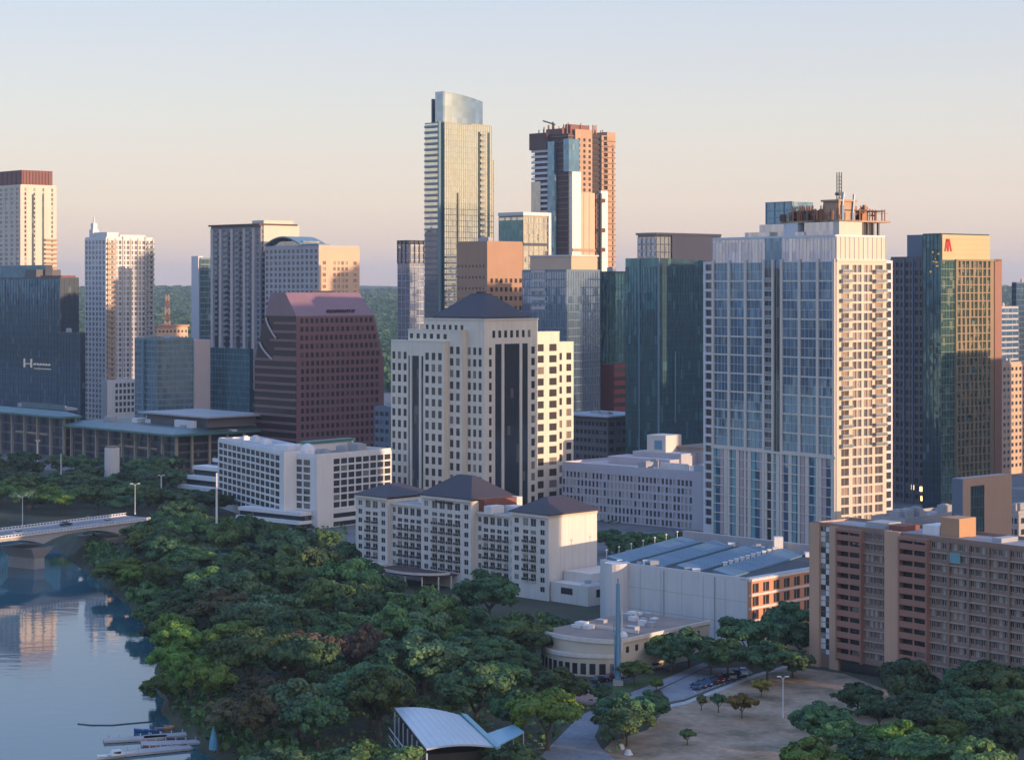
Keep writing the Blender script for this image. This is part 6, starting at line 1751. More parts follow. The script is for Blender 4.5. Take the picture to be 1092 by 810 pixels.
# ---- hand placed: (px, py of crown top, crown width px, height/width, kind, label)
def by_top(px, top, wpx, k, kind, label, group, var=None, rng=random.Random(5)):
    Y = F*HC/(top - HY + k*wpx); w = wpx*Y/F; h = k*w
    return tree(X(px, Y), Y, w, h, kind, label, group, var, rng=rng)
HAND = [
 ('trees by the hotel', [
  (522, 606, 68, .85, 'dark', 'broad dark tree against the hotel front beside its awning'), (488, 640, 60, .85, 'dark', 'dark tree just below the hotel awning'), (548, 648, 74, .8, 'mid', 'wide tree between hotel corner and beige building'),
  (505, 668, 66, .8, 'dark', 'dark tree in front of the tree below the hotel awning'), (440, 640, 74, .9, 'blue', 'large grey-green tree before the far end of the hotel'), (452, 668, 84, .85, 'blue', 'largest blue-green tree, below the grey-green one'),
  (566, 668, 52, .85, 'dark', 'dark tree touching the curved wall of the beige building'), (412, 612, 44, .8, 'dark', 'small dark tree at the hotel terrace'), (392, 596, 40, .9, 'dark', 'dark tree between white hotel and stucco hotel'), (370, 575, 38, .9, 'dark', 'dark tree under the blank pier of the white hotel'),
  (318, 560, 46, .8, 'dark', 'dark tree under the ribbon terraces of the white hotel'), (285, 556, 44, .8, 'mid', 'green tree under the wing of the white hotel'), (255, 548, 40, .8, 'dark', 'dark tree beside the tall white pole'), (345, 562, 34, .9, 'mid', 'slender green tree before the ribbon terraces'),
  (470, 632, 50, .85, 'dark', 'dark tree at the rim of the curved hotel awning'), (425, 628, 52, .85, 'mid', 'green tree under the first windows of the hotel'), (508, 650, 56, .8, 'dark', 'small dark tree between the two dark trees below the awning'), (582, 650, 44, .9, 'dark', 'dark tree between the hotel service block and beige building'),
  (528, 676, 60, .8, 'dark', 'low dark tree before the wide green one at the hotel corner'), (478, 660, 52, .8, 'mid', 'green tree between the blue-green giant and the dark pair'), (490, 690, 56, .75, 'dark', 'dark tree at the edge of the brick park terrace'), (556, 690, 46, .8, 'dark', 'dark tree just behind the white sunshades'),
  (178, 538, 36, .8, 'dark', 'dark tree hiding the end of the bridge'), (200, 530, 38, .85, 'dark', 'dark tree beside the stepped white annex'), (215, 545, 40, .8, 'mid', 'green tree at the foot of the tall white pole'), (160, 552, 34, .8, 'dark', 'small dark tree where the bridge meets the bank'), (238, 552, 44, .8, 'dark', 'dark tree under the first windows of the white hotel wing'), (190, 556, 44, .8, 'mid', 'green tree in front of the dark one at the bridge end'),
  (470, 700, 60, .8, 'dark', 'dark tree beside the brick park terrace'), (530, 702, 66, .8, 'mid', 'green tree behind the teal sunshade')]),
 ('trees in the park', [
  (584, 728, 84, .85, 'bright', 'big round yellow-green tree beside the path'), (590, 710, 56, .75, 'mid', 'green tree between beige building and round yellow-green tree'), (508, 704, 86, .85, 'dark', 'large dark tree behind the boathouse'), (462, 738, 60, .7, 'mid', 'green tree behind the boathouse roof peak'),
  (548, 735, 56, .9, 'dark', 'dark tree beside the flat blue roof panel'), (545, 790, 74, .7, 'mid', 'low tree in front of the boathouse'),  (612, 722, 36, .8, 'mid', 'small green tree by the brick plaza'), (642, 728, 30, .8, 'dark', 'small dark tree at the foot of the blue mast')]),
 ('trees on the dry field', [
  (664, 738, 62, .8, 'dark', 'broad dark tree at the bend of the path'), (695, 736, 46, .8, 'dark', 'dark tree at the corner of the car park'), (668, 752, 62, .7, 'mid', 'low green tree in front of the one at the bend'),
  (766, 737, 17, 1.3, 'dark', 'small dark upright tree on the dry field'), (791, 737, 30, .95, 'gold', 'small round golden-green tree on the dry field'), (812, 721, 23, .95, 'gold', 'small yellow tree nearest the footpath'), (733, 775, 17, 1.1, 'mid', 'smallest green tree alone on the dry field'), (700, 722, 18, .8, 'bright', 'small bright shrub tree at the car park end'), (748, 738, 12, 1.6, 'olive', 'thin bare-looking sapling on the dry field')]),
 ('trees by the hall', [
  (800, 655, 66, .85, 'dark', 'dark tree under the near corner of the exhibition hall'), (838, 640, 66, .9, 'dark', 'tall dark tree against the pink brick front'), (776, 678, 56, .8, 'mid', 'green tree at the back of the car park'), (818, 680, 66, .75, 'dark', 'wide dark tree in front of the pink brick front'),
  (853, 662, 46, .9, 'dark', 'dark tree touching the brick apartment slab'), (758, 690, 36, .8, 'dark', 'small dark tree beside the end wall of the beige building'), (694, 671, 44, .9, 'mid', 'green tree rising over the beige roof'), (735, 668, 54, .8, 'dark', 'dark tree before the end wall of the beige building'), (716, 680, 46, .8, 'dark', 'dark tree between the green one and the end wall'), (845, 690, 46, .7, 'blue', 'low blue-green tree at the edge of the dry field'), (676, 702, 46, .6, 'bright', 'low bright hedge tree by the lawn')]),
 ('trees below the apartment slab', [
  (968, 698, 76, .9, 'dark', 'dark tree against the base of the apartment slab'), (1018, 722, 60, .9, 'dark', 'dark tree further along the apartment slab base'), (937, 738, 52, .8, 'dark', 'dark tree at the field edge below the tan pier'), (1055, 700, 78, .9, 'mid', 'tall green tree before the windows of the slab'), (1090, 706, 60, .9, 'dark', 'dark tree before the last windows of the slab'),
  (995, 742, 66, .8, 'blue', 'blue-green tree in the middle of the clump below the slab'), (1058, 735, 66, .8, 'mid', 'green tree in front of the tall green tree'), (872, 745, 62, .9, 'dark', 'dark tree alone at the edge of the dry field'), (1012, 762, 66, .8, 'bright', 'yellow-green tree in front of the blue-green one'), (955, 765, 66, .8, 'bright', 'yellow-green tree in front of the dark field edge tree'),
  (1035, 705, 60, .9, 'dark', 'dark tree between the two trees at the slab base'), (915, 725, 46, .85, 'dark', 'small dark tree at the slab corner by the field'), (975, 735, 62, .8, 'dark', 'dark tree behind the blue-green one in the clump'), (1085, 730, 64, .8, 'mid', 'green tree at the far end of the clump by the slab'), (900, 762, 60, .8, 'mid', 'green tree between the lone dark tree and the clump'), (1030, 740, 66, .8, 'dark', 'dark tree at the heart of the clump below the slab'),
  (1078, 760, 80, .8, 'dark', 'big dark tree at the lower corner of the clump'), (868, 785, 76, .8, 'bright', 'yellow-green tree in front of the lone dark tree'), (920, 780, 66, .8, 'dark', 'dark tree between the two front yellow-green trees'), (985, 778, 80, .7, 'mid', 'green tree at the very front of the clump'), (1040, 782, 84, .8, 'mid', 'green front tree beside the big dark one')]),
 ('trees behind the hotel', [
  (650, 562, 36, .8, 'dark', 'dark tree at the corner of the hotel end wall'), (676, 564, 36, .8, 'dark', 'dark tree under the ribs of the lilac block'), (702, 566, 36, .8, 'mid', 'green street tree under the lilac block'), (728, 566, 34, .8, 'dark', 'dark street tree before the wide residential tower'), (660, 574, 30, .8, 'dark', 'low dark tree beside the hall roof'), (690, 574, 30, .8, 'dark', 'low dark street tree at the back of the hall'), (716, 572, 28, .8, 'dark', 'low dark tree near the hall back wall')]),
]
for grp, lst in HAND:
    for t in lst: by_top(*t, grp)

# ---- trees on the far bank, by rows from the water
def far_bank():
    g = random.Random(33)
    for row in range(0, 9):
        n = 0; px = -6 + (row % 2)*7
        while px < 238:
            Y = 812 + row*22 + g.uniform(-5, 5) + max(0, 30 - px)*.6
            x = X(px, Y); w = g.uniform(11, 18); step = g.uniform(10, 15)*F/Y
            p = px; px += step
            if p > 150 and row == 0: pass
            if row > 5 and p < 60 and g.random() < .5: continue
            if row in (5, 6) and g.random() < .35: continue
            if p > 150 + row*10 and row < 2: pass
            if 100 < p < 138 and Y < 940 and Y > 880: continue
            if p > 186 and Y > 850: continue
            if river_d([(x, Y)])[0] < 4: continue
            n += 1
            kind = g.choice(['dark', 'dark', 'mid', 'blue', 'olive', 'bright'] if p < 110 and row < 3 else ['dark', 'dark', 'dark', 'blue', 'mid'])
            tree(x, Y, w, g.uniform(8, 12.5), kind, f'{COLW[kind]} tree beyond the bridge, {ORD[n-1]} along the {ORD[row]} line back', 'trees beyond the bridge', rng=g)
far_bank()

# ---- far-off woods that read as one mass on the slopes seen between towers
def far_woods():
    g = np.random.default_rng(8); P = []
    for (p0, p1) in ((76, 96), (158, 212), (380, 432), (1060, 1100)):
        n = int(26*(p1 - p0))
        Y = g.uniform(1750, 6500, n)**1; px = g.uniform(p0, p1, n); P.append(np.stack([(px - CX)*Y/F, Y], 1))
    P = np.concatenate(P); z = HILLn(P[:, 0], P[:, 1])
    Cs, Ns, S = [], [], []
    for (x, y), zz in zip(P, z):
        k = 14; r = g.uniform(4, 8)*(1 + y/9000); e = unit(g.normal(size=(k, 3))); e[:, 2] = np.abs(e[:, 2])
        Cs.append(np.array([x, y, zz + 3]) + e*r*np.array([1, 1, .9])); Ns.append(unit(e + g.normal(size=(k, 3))*.3)); S.append(g.uniform(.35, .6, k)*r)
    Pn, Nn = np.concatenate(Cs), np.concatenate(Ns); U = unit(np.cross(Nn, unit(g.normal(size=Nn.shape))))
    me = quad_mesh('far_woods', Pn, Nn, U, np.concatenate(S), [LEAF['dark']])
    o = bpy.data.objects.new('far_woods', me); COL.objects.link(o); tag(o, 'dark distant woodland covering the hills between the towers', 'woodland', kind='stuff')
far_woods()
# low ground cover along the bank and under the trees
def cover():
    g = np.random.default_rng(5); n = 60000
    Y = g.uniform(345, 800, n); px = g.uniform(90, 660, n); x = (px - CX)*Y/F; d = river_d(np.stack([x, Y], 1))
    ok = (d > .5) & (g.random(n) < np.where(d < 9, 1, .25))
    x, Y, d = x[ok], Y[ok], d[ok]; z = -4.9*(1 - np.clip(d/4.5, 0, 1))**1.4
    poly = [[(560, 830), (576, 806), (617, 764), (645, 749), (700, 727), (752, 705), (757, 709), (707, 732), (656, 754), (641, 769), (634, 785), (641, 797), (680, 830)], [(604, 742), (625, 731), (648, 737), (632, 751), (610, 752)], [(462, 726), (486, 714), (512, 718), (500, 732), (470, 735)], [(636, 807), (652, 790), (690, 778), (713, 752), (728, 748), (800, 720)],
            [(570, 738), (570, 640), (770, 640), (770, 738)], [(370, 660), (370, 560), (660, 560), (660, 690)]]
    keep = np.array([not any(in_poly(CX + F*a/b_, HY + F*HC/b_, q) for q in poly) for a, b_ in zip(x, Y)])
    x, Y, z, dd = x[keep], Y[keep], z[keep], d[keep]; n = len(x)
    P = np.stack([x, Y, z + g.uniform(.1, 1.3, n)*np.where(dd < 9, 1.9, 1)], 1); N = unit(g.normal(size=(n, 3)) + np.array([0, 0, .8])); U = unit(np.cross(N, unit(g.normal(size=N.shape))))
    me = quad_mesh('undergrowth', P, N, U, g.uniform(.3, .75, n)*np.where(dd < 9, 1.25, .9), [LEAF['mid']])
    o = bpy.data.objects.new('undergrowth', me); COL.objects.link(o); tag(o, 'green undergrowth along the bank and under the park trees', 'undergrowth', kind='stuff')
cover()
# ================================================================ boathouse, docks, boats, cars, sunshades
def boathouse():
    zr = 7.5
    A, B_, C_, D_ = G(421, 757, zr), G(490, 763, zr), G(528, 797, zr), G(455, 801, zr)
    r = empty('boathouse', (A[0], A[1], 0)); tag(r, 'boathouse with a curved pale metal roof and dark open side, in the trees', 'boathouse')
    O_ = A; lc = lambda p: (p[0] - O_[0], p[1] - O_[1]); A, B_, C_, D_ = map(lc, (A, B_, C_, D_))
    lp = lambda p, q, t: (p[0] + (q[0]-p[0])*t, p[1] + (q[1]-p[1])*t)
    n = 10; m = MB(); sm = MB(); ed = MB()
    for k in range(n):
        t0, t1 = k/n, (k + 1)/n; z = lambda t: zr - .2 + .9*math.sin(math.pi*(t*.8 + .15))
        p0, p1, q0, q1 = lp(A, B_, t0), lp(A, B_, t1), lp(D_, C_, t0), lp(D_, C_, t1)
        m.loft([[(p0[0], p0[1], z(t0)), (q0[0], q0[1], z(t0)), (q1[0], q1[1], z(t1)), (p1[0], p1[1], z(t1))], [(p0[0], p0[1], z(t0) + .3), (q0[0], q0[1], z(t0) + .3), (q1[0], q1[1], z(t1) + .3), (p1[0], p1[1], z(t1) + .3)]])
        sm.tube((p0[0], p0[1], z(t0) + .33), (q0[0], q0[1], z(t0) + .33), .07, n=4)
    m.build('curved_roof', M['roof_pale'], r); sm.build('roof_seam', M['metal_white'], r)
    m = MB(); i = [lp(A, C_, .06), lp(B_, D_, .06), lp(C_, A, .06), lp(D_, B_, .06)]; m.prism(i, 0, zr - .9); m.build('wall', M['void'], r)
    m = MB()
    for k in range(8):
        p = lp(A, D_, k/7); m.tube((p[0], p[1], 0), (p[0], p[1], zr - .3), .16, n=6)
    m.build('frame', M['pole_grey'], r)
    m = MB()
    for k in range(3): 
        a, c = lp(A, D_, .02), lp(A, D_, .98); m.tube((a[0] - 1.2, a[1] - .5, 1.2 + k*1.6), (c[0] - 1.2, c[1] - .5, 1.2 + k*1.6), .1, n=5)
    m.build('boat_rack', M['metal_white'], r)
    # flat blue panel beside it
    P = [lc(G(*p, 5.5)) for p in ((519, 783), (548, 773), (559, 781), (531, 796))]
    m = MB(); m.prism(P, 5.5, 5.75); m.build('lean_to_roof', M['blue_sheet'], r)
    P2 = [lp(p, P[2-k if k < 3 else 1], .08) for k, p in enumerate(P)]
    m = MB()
    for p in P: m.tube((p[0]*.98 + P[(0)][0]*.02, p[1], 0), (p[0]*.98 + P[0][0]*.02, p[1], 5.49), .12, n=6)
    m.build('lean_to_post', M['pole_grey'], r)
    P = [lc(G(*p, 7.9)) for p in ((492, 761), (498, 762), (534, 796), (529, 797))]
    m = MB(); m.prism(P, 7.6, 8.1); m.build('ridge_skylight', M['teal_soft'], r)
M['roof_pale'] = mat_wall('pale_metal_roof', (.45, .50, .54, 1), var=.12, streak=.05, rough=.35)
M['blue_sheet'] = mat_wall('blue_sheet_roof', (.22, .42, .52, 1), var=.1, streak=.05, rough=.35)
boathouse()

def dock(label, pts, z, planks=True):
    q = [G(px, py, z) for px, py in pts]; o = q[0]; r = empty('floating_dock', (o[0], o[1], -5.0)); tag(r, label, 'dock', 'floating docks')
    L = [(a - o[0], c - o[1]) for a, c in q]
    m = MB(); m.prism(L, .1, .55); m.build('decking', M['planks'], r)
    m = MB(); n = 6
    for k in range(n):
        t = (k + .5)/n; a = (L[0][0] + (L[1][0]-L[0][0])*t, L[0][1] + (L[1][1]-L[0][1])*t); m.tube((a[0], a[1], -1.4), (a[0], a[1], 1.1), .14, n=6)
    m.build('pile', M['pole_grey'], r)
M['planks'] = mat_wall('dock_planks', (.40, .37, .36, 1), var=.2, streak=.2, scale=.8)
dock('long pale floating dock reaching farthest from the bank', [(110, 786.5), (178, 783), (178, 786), (111, 790)], -4.5)
dock('wide floating dock nearest the trees with dark gaps', [(153, 783.5), (224, 778), (226, 781), (154, 787)], -4.5)
dock('middle floating dock of the three at the bank', [(150, 790), (214, 788), (216, 791.5), (151, 795)], -4.5)
dock('floating dock ending beside the white boat', [(130, 800), (200, 793), (206, 797), (132, 804.5)], -4.5)
def boat(px, py, L, W, mat, label, name='rowing_boat', rot=.2, cabin=False):
    x, y = G(px, py, -5); r = empty(name, (x, y, -5.0), rot); tag(r, label, 'boat', 'boats at the docks')
    m = MB(); n = 8; rings = []
    for k in range(n + 1):
        t = k/n; w = W/2*math.sin(math.pi*min(1, .12 + t*.88))**.6*(1 if t < .9 else .75); xx = -L/2 + L*t; lift = .25*abs(2*t - 1)**3
        rings.append([(xx, -w, .55 + lift), (xx, -w*.7, .05), (xx, 0, -.12), (xx, w*.7, .05), (xx, w, .55 + lift), (xx, w*.85, .5 + lift), (xx, 0, .22), (xx, -w*.85, .5 + lift)])
    m.loft(rings); m.build('hull', mat, r)
    m = MB()
    for k in (-.2, .05, .28): m.box(L*k - .15, L*k + .15, -W*.4, W*.4, .42, .5)
    m.build('seat', M['planks'], r)
    if cabin:
        m = MB(); m.loft([[(-L*.15, -W*.32, .5), (L*.22, -W*.28, .5), (L*.22, W*.28, .5), (-L*.15, W*.32, .5)], [(-L*.1, -W*.26, 1.5), (L*.12, -W*.24, 1.5), (L*.12, W*.24, 1.5), (-L*.1, W*.26, 1.5)]]); m.build('cabin', M['white_wall'], r)
        m = MB(); m.box(-L*.1, L*.1, -W*.285, W*.285, .85, 1.25); m.build('cabin_window', M['g_black'], r)
boat(124, 807, 7.5, 2.8, M['white_wall'], 'white motor boat moored at the end of a floating dock', 'motor_boat', .5, True)
boat(158, 780, 6, 1.4, M['blue_hull'] if 'blue_hull' in M else mat_plain('blue_hull', (.03, .10, .32, 1), .3), 'blue boat lying on the dock nearest the trees', rot=.1)
boat(176, 778, 4.5, 1.3, mat_plain('orange_hull', (.45, .22, .06, 1), .4), 'orange boat beside the blue one at the dock', rot=.3)
boat(186, 776, 4.5, 1.5, mat_plain('tan_hull', (.42, .25, .20, 1), .4), 'tan boat pulled up under the trees by the dock', rot=.2)
boat(196, 789, 8, 1.2, M['metal_dark'], 'long dark rowing shell lying between two docks', rot=.15)
boat(176, 797.5, 9, 1.1, M['maroon_crown'], 'long maroon rowing shell beside the dock by the white boat', rot=.15)
# floating boom
m = MB(); pts = [G(px, py, -5) for px, py in ((83, 771.5), (97, 773), (120, 773), (135, 771.5), (158, 769.5), (166, 768))]
m.path([(a, c, -4.95) for a, c in pts], [.16]*len(pts), n=6); tag(m.build('floating_boom', M['metal_dark']), 'thin dark floating boom curving out from the bank above the docks', 'boom')

def umbrella(px, py, h, r_, mat, label, furled=False):
    x, y = G(px, py); e = empty('sunshade', (x, y, 0 if px > 300 else -3.5)); tag(e, label, 'sunshade')
    m = MB(); m.tube((0, 0, 0), (0, 0, h), .07); m.build('pole', M['metal_white'], e)
    m = MB(); m.tube((0, 0, 0), (0, 0, .15), .5, n=10); m.build('base', M['metal_dark'], e)
    m = MB()
    if furled: m.path([(0, 0, h*.12), (0, 0, h*.4), (0, 0, h*.75), (0, 0, h)], [r_*1.1, r_, r_*.55, .05], n=10)
    else: m.loft([[(r_*math.cos(2*math.pi*k/8), r_*math.sin(2*math.pi*k/8), h*.78) for k in range(8)], [(.05*math.cos(2*math.pi*k/8), .05*math.sin(2*math.pi*k/8), h) for k in range(8)]])
    m.build('canopy', mat, e)
M['teal_cloth'] = mat_plain('teal_cloth', (.03, .42, .46, 1), .7); M['white_cloth'] = mat_plain('white_cloth', (.6, .6, .62, 1), .7); M['blue_cloth'] = mat_plain('blue_cloth', (.10, .32, .46, 1), .7)
umbrella(557, 733, 3.6, 2.0, M['teal_cloth'], 'turquoise sunshade in the park behind the round yellow-green tree')
umbrella(551, 722, 3.4, 2.2, M['white_cloth'], 'white sunshade just beyond the turquoise one')
umbrella(563, 719, 3.2, 1.8, M['white_cloth'], 'smaller white sunshade near the beige building')
umbrella(536, 716, 3.2, 2.2, M['white_cloth'], 'white sunshade closest to the hotel trees')
umbrella(228, 783, 5.2, .9, M['blue_cloth'], 'tall furled blue sunshade on the bank beside the docks', True)
# orange canopy in the far trees
x, y = G(187, 520); e = empty('canopy_tent', (x, y, 0)); tag(e, 'small orange canopy tent in the trees below the civic hall', 'tent')
m = MB(); m.loft([[(-3.5, -3.5, 6.5), (3.5, -3.5, 6.5), (3.5, 3.5, 6.5), (-3.5, 3.5, 6.5)], [(-.1, -.1, 8.2), (.1, -.1, 8.2), (.1, .1, 8.2), (-.1, .1, 8.2)]]); m.build('canopy', mat_plain('orange_cloth', (.55, .16, .05, 1), .7), e)
m = MB()
for sx in (-1, 1):
    for sy in (-1, 1): m.tube((sx*3.3, sy*3.3, 0), (sx*3.3, sy*3.3, 6.5), .1, n=5)
m.build('frame', M['metal_white'], e)

# ---- cars
def car_proto(name='parked_car'):
    r = empty(name, (0, 0, 0)); L, W = 4.6, 1.8
    m = MB()
    prof = [(-2.3, .35), (-2.3, .85), (-1.9, .95), (.95, .92), (1.9, .80), (2.3, .6), (2.3, .35)]
    m.loft([[(x, -W/2, z) for x, z in prof], [(x, W/2, z) for x, z in prof]])
    body = m.build('body', [CARM['silver']], r)
    m = MB()
    m.loft([[(-1.7, -W/2 + .06, .9), (.95, -W/2 + .06, .9), (.95, W/2 - .06, .9), (-1.7, W/2 - .06, .9)], [(-1.25, -W/2 + .25, 1.42), (.25, -W/2 + .25, 1.42), (.25, W/2 - .25, 1.42), (-1.25, W/2 - .25, 1.42)]])
    m.build('cabin_glass', M['g_black'], r)
    m = MB(); m.box(-1.22, .22, -W/2 + .26, W/2 - .26, 1.421, 1.48); m.build('roof', [CARM['silver']], r)
    for sx in (-1.4, 1.4):
        for sy in (-W/2 + .1, W/2 - .1):
            m = MB(); m.tube((sx, sy - .11, .33), (sx, sy + .11, .33), .33, n=14); w = m.build('wheel', M['void'], r)
            m = MB(); m.tube((sx, sy - .13, .33), (sx, sy + .13, .33), .18, n=10); m.build('rim', M['metal_grey'], w)
    for sy in (-.6, .6):
        m = MB(); m.box(2.24, 2.32, sy - .2, sy + .2, .58, .74); m.build('headlight', M['white_wall'], r)
        m = MB(); m.box(-2.33, -2.27, sy - .2, sy + .2, .66, .82); m.build('tail_light', M['sign_red'], r)
    return r
CARM = {k: mat_plain('car_' + k, c, .25, .2, .02) for k, c in dict(silver=(.38, .40, .42, 1), dark=(.03, .035, .045, 1), blue=(.03, .07, .18, 1), white=(.62, .62, .63, 1), red=(.30, .03, .03, 1), grey=(.14, .15, .17, 1)).items()}
CAR0 = car_proto(); CARF = [True]
def car(x, y, rz, kind, label, group, z=.02):
    r = CAR0 if CARF[0] else copy_tree(CAR0); CARF[0] = False
    r.location = (x, y, z); r.rotation_euler = (0, 0, rz)
    for c in r.children:
        if c.name.split('.')[0] in ('body', 'roof'): c.material_slots[0].link = 'OBJECT'; c.material_slots[0].material = CARM[kind]
    tag(r, label, 'car', group)
kinds = ['blue', 'dark', 'blue', 'dark', 'red', 'dark', 'silver', 'blue', 'white']
cw = dict(blue='dark blue', dark='black', red='dark red', silver='silver', grey='grey', white='white')
for k, kd in enumerate(kinds):
    t = (k + .5)/9; a, c = G(735 + t*58, 731.5 - t*17.5), G(742 + t*56, 738.5 - t*17)
    car((a[0] + c[0])/2, (a[1] + c[1])/2, math.atan2(c[1] - a[1], c[0] - a[0]) + (math.pi if k % 3 == 0 else 0), kd, f'{cw[kd]} car, {ORD[k]} in the car park row counted from the path end', 'cars in the car park')
for k, (px, py, kd) in enumerate(((640, 727, 'dark'), (652, 724.5, 'red'), (668, 721, 'white'), (684, 717, 'dark'), (700, 712.5, 'silver'))):
    x, y = G(px, py); car(x, y, .75, kd, f'{cw[kd]} car on the road beside the beige building, {ORD[k]} from the curved front', 'cars on the service road')
for k, (s, o, kd) in enumerate(((-6, 5, 'white'), (20, 11, 'dark'), (34, 5, 'silver'))):
    p = BO + BD*s + BN*o; car(p.x, p.y, math.atan2(BD.y, BD.x), kd, f'{cw[kd]} car driving over the bridge', 'cars on the bridge', 7.03)
# bin and rocks by the path
for k, (px, py, lab) in enumerate(((575.5, 797, 'white boulder at the near side of the path fork'), (662, 798, 'white boulder at the field corner'), (670, 804, 'smaller white boulder beside the other at the field corner'))):
    x, y = G(px, py); g = random.Random(k); m = MB()
    m.loft([[((.9 - .25*j)*math.cos(2*math.pi*i/9)*g.uniform(.8, 1.2), (.8 - .22*j)*math.sin(2*math.pi*i/9)*g.uniform(.8, 1.2), z) for i in range(9)] for j, z in enumerate((-.1, .45, .95))])
    o = m.build('boulder', M['hall_wall'], None, (x, y, 0)); tag(o, lab, 'boulder', 'pale boulders by the path')
# ================================================================ unseen towers added on the sun side to shade the streets, mirrored in glass
def shade_tower(name, label, x, y, w, d, h, rot, wall, glass, nx, fl):
    r = empty(name, (x, y, 0), rad(rot)); tag(r, label, 'tower' if h > 60 else 'building')
    m = MB(); m.box(-w/2, w/2, -d/2, d/2, 0, h); m.build('wall', wall, r)
    g = MB(); n = int(h/fl)
    for k in range(n):
        z = 1 + k*fl
        g.box(-w/2 - .12, w/2 + .12, -d/2 - .12, d/2 + .12, z + fl*.3, min(h - .3, z + fl*.92))
    g.build('ribbon_glazing', glass, r)
    p = MB()
    for i in range(nx + 1):
        for (s, L) in ((-1, w), (1, w)): u = -w/2 + w*i/nx; p.box(u - .35, u + .35, s*d/2 - .45 if s < 0 else d/2 + .1, -d/2 - .1 if s < 0 else d/2 + .45, 0, h)
        for s in (-1, 1): u = -d/2 + d*i/nx; p.box(-w/2 - .45 if s < 0 else w/2 + .1, -w/2 - .1 if s < 0 else w/2 + .45, u - .35, u + .35, 0, h)
    p.build('pier', wall, r)
    q = MB(); q.box(-w/2 + 1, w/2 - 1, -d/2 + 1, d/2 - 1, h + .01, h + .8); q.box(-w/4, w/4, -d/4, d/4, h + .8, h + 5); q.build('roof', M['roof_gravel'], r)
SHADE_TOWERS = [
 ('pale_shade_tower', 'tall pale tower added for shade beyond the green glass tower, outside the picture', 392, 935, 60, 46, 182, 44, 'pale_panel', 'g_blue', 12, 3.6),
 ('office_tower', 'broad grey tower added for shade outside the picture beside the tall pale one', 374, 858, 50, 44, 150, 44, 'grey_concrete', 'g_navy', 10, 3.8),
 ('condominium_tower', 'brown tower added for shade outside the picture beyond the peach apartment block', 366, 785, 44, 40, 130, 44, 'brown_stone', 'g_navy', 9, 3.3),
 ('dark_shade_tower', 'dark glass tower added for shade outside the picture behind the grey lowrise', 361, 715, 54, 44, 78, 44, 'dark_concrete', 'g_teal', 10, 3.6),
 ('apartment_tower', 'cream tower added for shade outside the picture beyond the orange stone block', 345, 640, 44, 40, 66, 44, 'cream_stone', 'g_navy', 9, 3.2),
 ('apartment_tower', 'broad tower added for shade outside the picture beyond the brick apartment slab', 250, 545, 58, 34, 92, 52, 'tan_brick', 'g_navy', 11, 3.2),
 ('apartment_tower', 'slim tower added for shade outside the picture beside the brick apartment slab', 252, 410, 26, 24, 74, 52, 'cream_stone', 'g_navy', 6, 3.2),
 ('office_tower', 'stone tower added for shade outside the picture behind the orange stone block', 250, 729, 70, 36, 122, 55, 'limestone', 'g_teal', 9, 3.6),
 ('apartment_tower', 'grey tower added for shade outside the picture nearest the lake', 205, 335, 40, 30, 62, 40, 'grey_concrete', 'g_navy', 9, 3.2),
 ('apartment_tower', 'tan tower added for shade outside the picture beside the grey one near the lake', 262, 285, 44, 30, 74, 40, 'brown_stone', 'g_navy', 9, 3.2),
 ('apartment_tower', 'white tower added for shade outside the picture close to the shore', 190, 250, 36, 30, 66, 40, 'pale_panel', 'g_teal', 8, 3.2),
]
for a in SHADE_TOWERS: shade_tower(*a[:8], M[a[8]], M[a[9]], *a[10:])
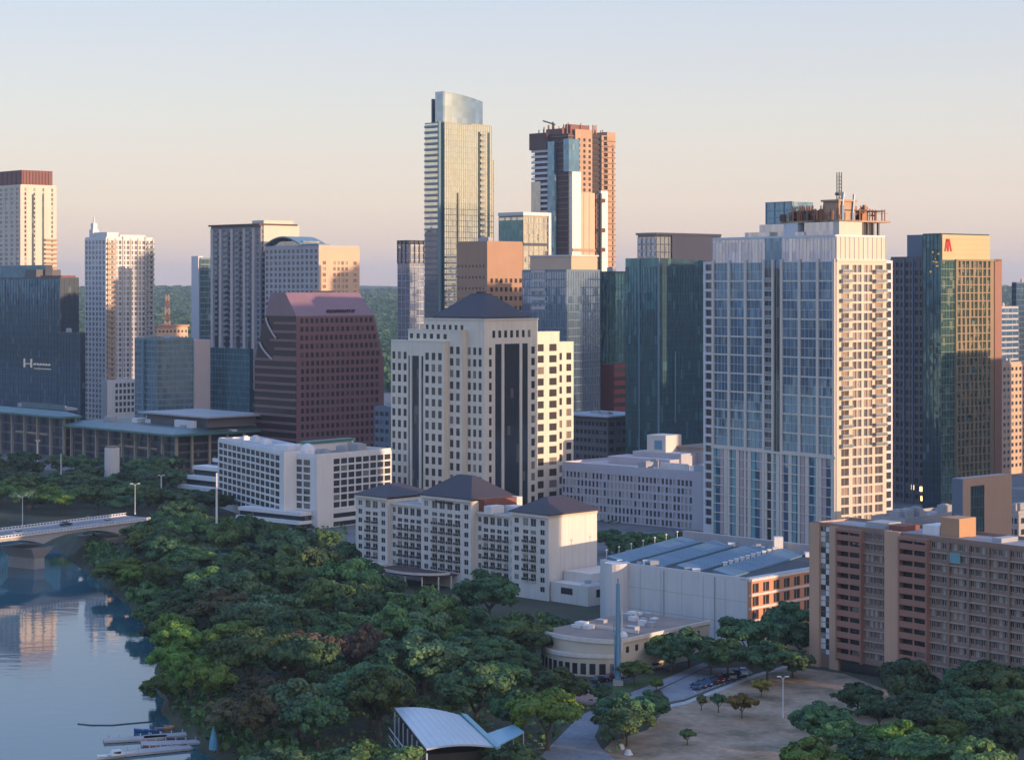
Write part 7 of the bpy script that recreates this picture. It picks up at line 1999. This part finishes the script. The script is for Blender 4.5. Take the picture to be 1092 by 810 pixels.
# ================================================================ light, air, camera
def setup():
    w = bpy.data.worlds.new('World'); scene.world = w; w.use_nodes = True
    t = w.node_tree; t.nodes.clear()
    out = t.nodes.new('ShaderNodeOutputWorld'); bg = t.nodes.new('ShaderNodeBackground')
    sky = t.nodes.new('ShaderNodeTexSky'); sky.sky_type = 'NISHITA'; sky.sun_disc = False
    sky.sun_elevation = rad(SUN_EL); sky.sun_rotation = rad(90 - SUN_AZ)
    sky.altitude = 100; sky.air_density = AIR; sky.dust_density = DUST; sky.ozone_density = OZONE
    bg.inputs[1].default_value = SKY
    # clear air scatters a pink and cream belt over the low sky, brighter and warmer on the sun's side
    def N(typ, **k):
        n = t.nodes.new(typ)
        for a, v in k.items(): setattr(n, a, v)
        return n
    tc = N('ShaderNodeTexCoord'); sp = N('ShaderNodeSeparateXYZ'); t.links.new(tc.outputs['Generated'], sp.inputs[0])
    rp = N('ShaderNodeValToRGB'); rp.color_ramp.interpolation = 'EASE' if False else 'LINEAR'
    e = rp.color_ramp.elements
    while len(e) < len(BELT): e.new(.5)
    for k, (z, c) in enumerate(BELT): e[k].position = z; e[k].color = (*[v/1.5 for v in c], 1)
    t.links.new(sp.outputs[2], rp.inputs[0])
    dt = N('ShaderNodeVectorMath', operation='DOT_PRODUCT'); t.links.new(tc.outputs['Generated'], dt.inputs[0]); dt.inputs[1].default_value = (math.cos(rad(SUN_AZ)), math.sin(rad(SUN_AZ)), .05)
    def mth(op, a, b=None):
        n = N('ShaderNodeMath', operation=op)
        for i, v in enumerate((a, b)):
            if v is None: continue
            if isinstance(v, (int, float)): n.inputs[i].default_value = v
            else: t.links.new(v, n.inputs[i])
        return n.outputs[0]
    gl = mth('POWER', mth('MAXIMUM', dt.outputs['Value'], 0.0), 4.0)
    def mx(blend, f, a, b):
        n = N('ShaderNodeMix', data_type='RGBA', blend_type=blend)
        for i, v in ((0, f), (6, a), (7, b)):
            if isinstance(v, (int, float, tuple)): n.inputs[i].default_value = v
            else: t.links.new(v, n.inputs[i])
        return n.outputs[2]
    c1 = mx('MIX', mth('MULTIPLY', gl, .8), rp.outputs[0], GLOW)
    c2 = N('ShaderNodeVectorMath', operation='SCALE'); t.links.new(c1, c2.inputs[0]); c2.inputs[3].default_value = 1/SKY
    c3 = mx('MIX', .75, sky.outputs[0], c2.outputs[0])
    t.links.new(c3, bg.inputs[0]); t.links.new(bg.outputs[0], out.inputs[0])
    s = bpy.data.lights.new('sun', 'SUN'); s.energy = SUN; s.angle = rad(.5); s.color = SUNC
    o = bpy.data.objects.new('sun', s); COL.objects.link(o)
    d = Vector((math.cos(rad(SUN_AZ))*math.cos(rad(SUN_EL)), math.sin(rad(SUN_AZ))*math.cos(rad(SUN_EL)), math.sin(rad(SUN_EL))))
    o.rotation_euler = d.to_track_quat('Z', 'Y').to_euler()
    c = bpy.data.cameras.new('camera'); c.sensor_fit = 'HORIZONTAL'; c.sensor_width = 36; c.lens = 36*F/1092; c.shift_y = -(405 - HY)/1092
    c.clip_start = 1; c.clip_end = 40000
    co = bpy.data.objects.new('camera', c); COL.objects.link(co); co.location = (0, 0, HC); co.rotation_euler = (rad(90), 0, 0); scene.camera = co
    vs = scene.view_settings; scene.display_settings.display_device = 'sRGB'; vs.view_transform = 'Standard'; vs.look = 'None'; vs.exposure = EXPO; vs.gamma = 1; vs.use_curve_mapping = False
    scene.render.engine = 'CYCLES'
    cy = scene.cycles; cy.use_denoising = True; cy.denoiser = 'OPENIMAGEDENOISE'; cy.denoising_prefilter = 'ACCURATE'; cy.denoising_input_passes = 'RGB_ALBEDO_NORMAL'; cy.max_bounces = 6; cy.diffuse_bounces = 3; cy.glossy_bounces = 4; cy.volume_bounces = 0; cy.sample_clamp_indirect = 4
AIR, DUST, OZONE, SKY, SUN, SUNC, EXPO = 1.0, 1.0, 2.5, .15, 3.1, (1, .66, .41), 1.0
BELT = [(0, (.70, .525, .475)), (.012, (.77, .575, .50)), (.04, (.79, .63, .545)), (.085, (.69, .63, .605)), (.14, (.56, .575, .665)), (.24, (.47, .62, .88)), (.45, (.34, .56, 1.0)), (1, (.17, .37, .90))]
GLOW = (1.6, 1.05, .52, 1)
setup()
def haze():
    m = MB(); m.box(-15500, 15500, -11500, 15500, -12, 245)
    t = NT('haze_air'); v = t.n('ShaderNodeVolumePrincipled'); v.inputs['Color'].default_value = HAZEC; v.inputs['Density'].default_value = HAZE; v.inputs['Anisotropy'].default_value = .2
    t.l(v.outputs[0], t.out.inputs['Volume'])
    o = m.build('haze', t.m); tag(o, kind='stuff')
HAZE, HAZEC = .00006, (.62, .80, 1, 1)
haze()
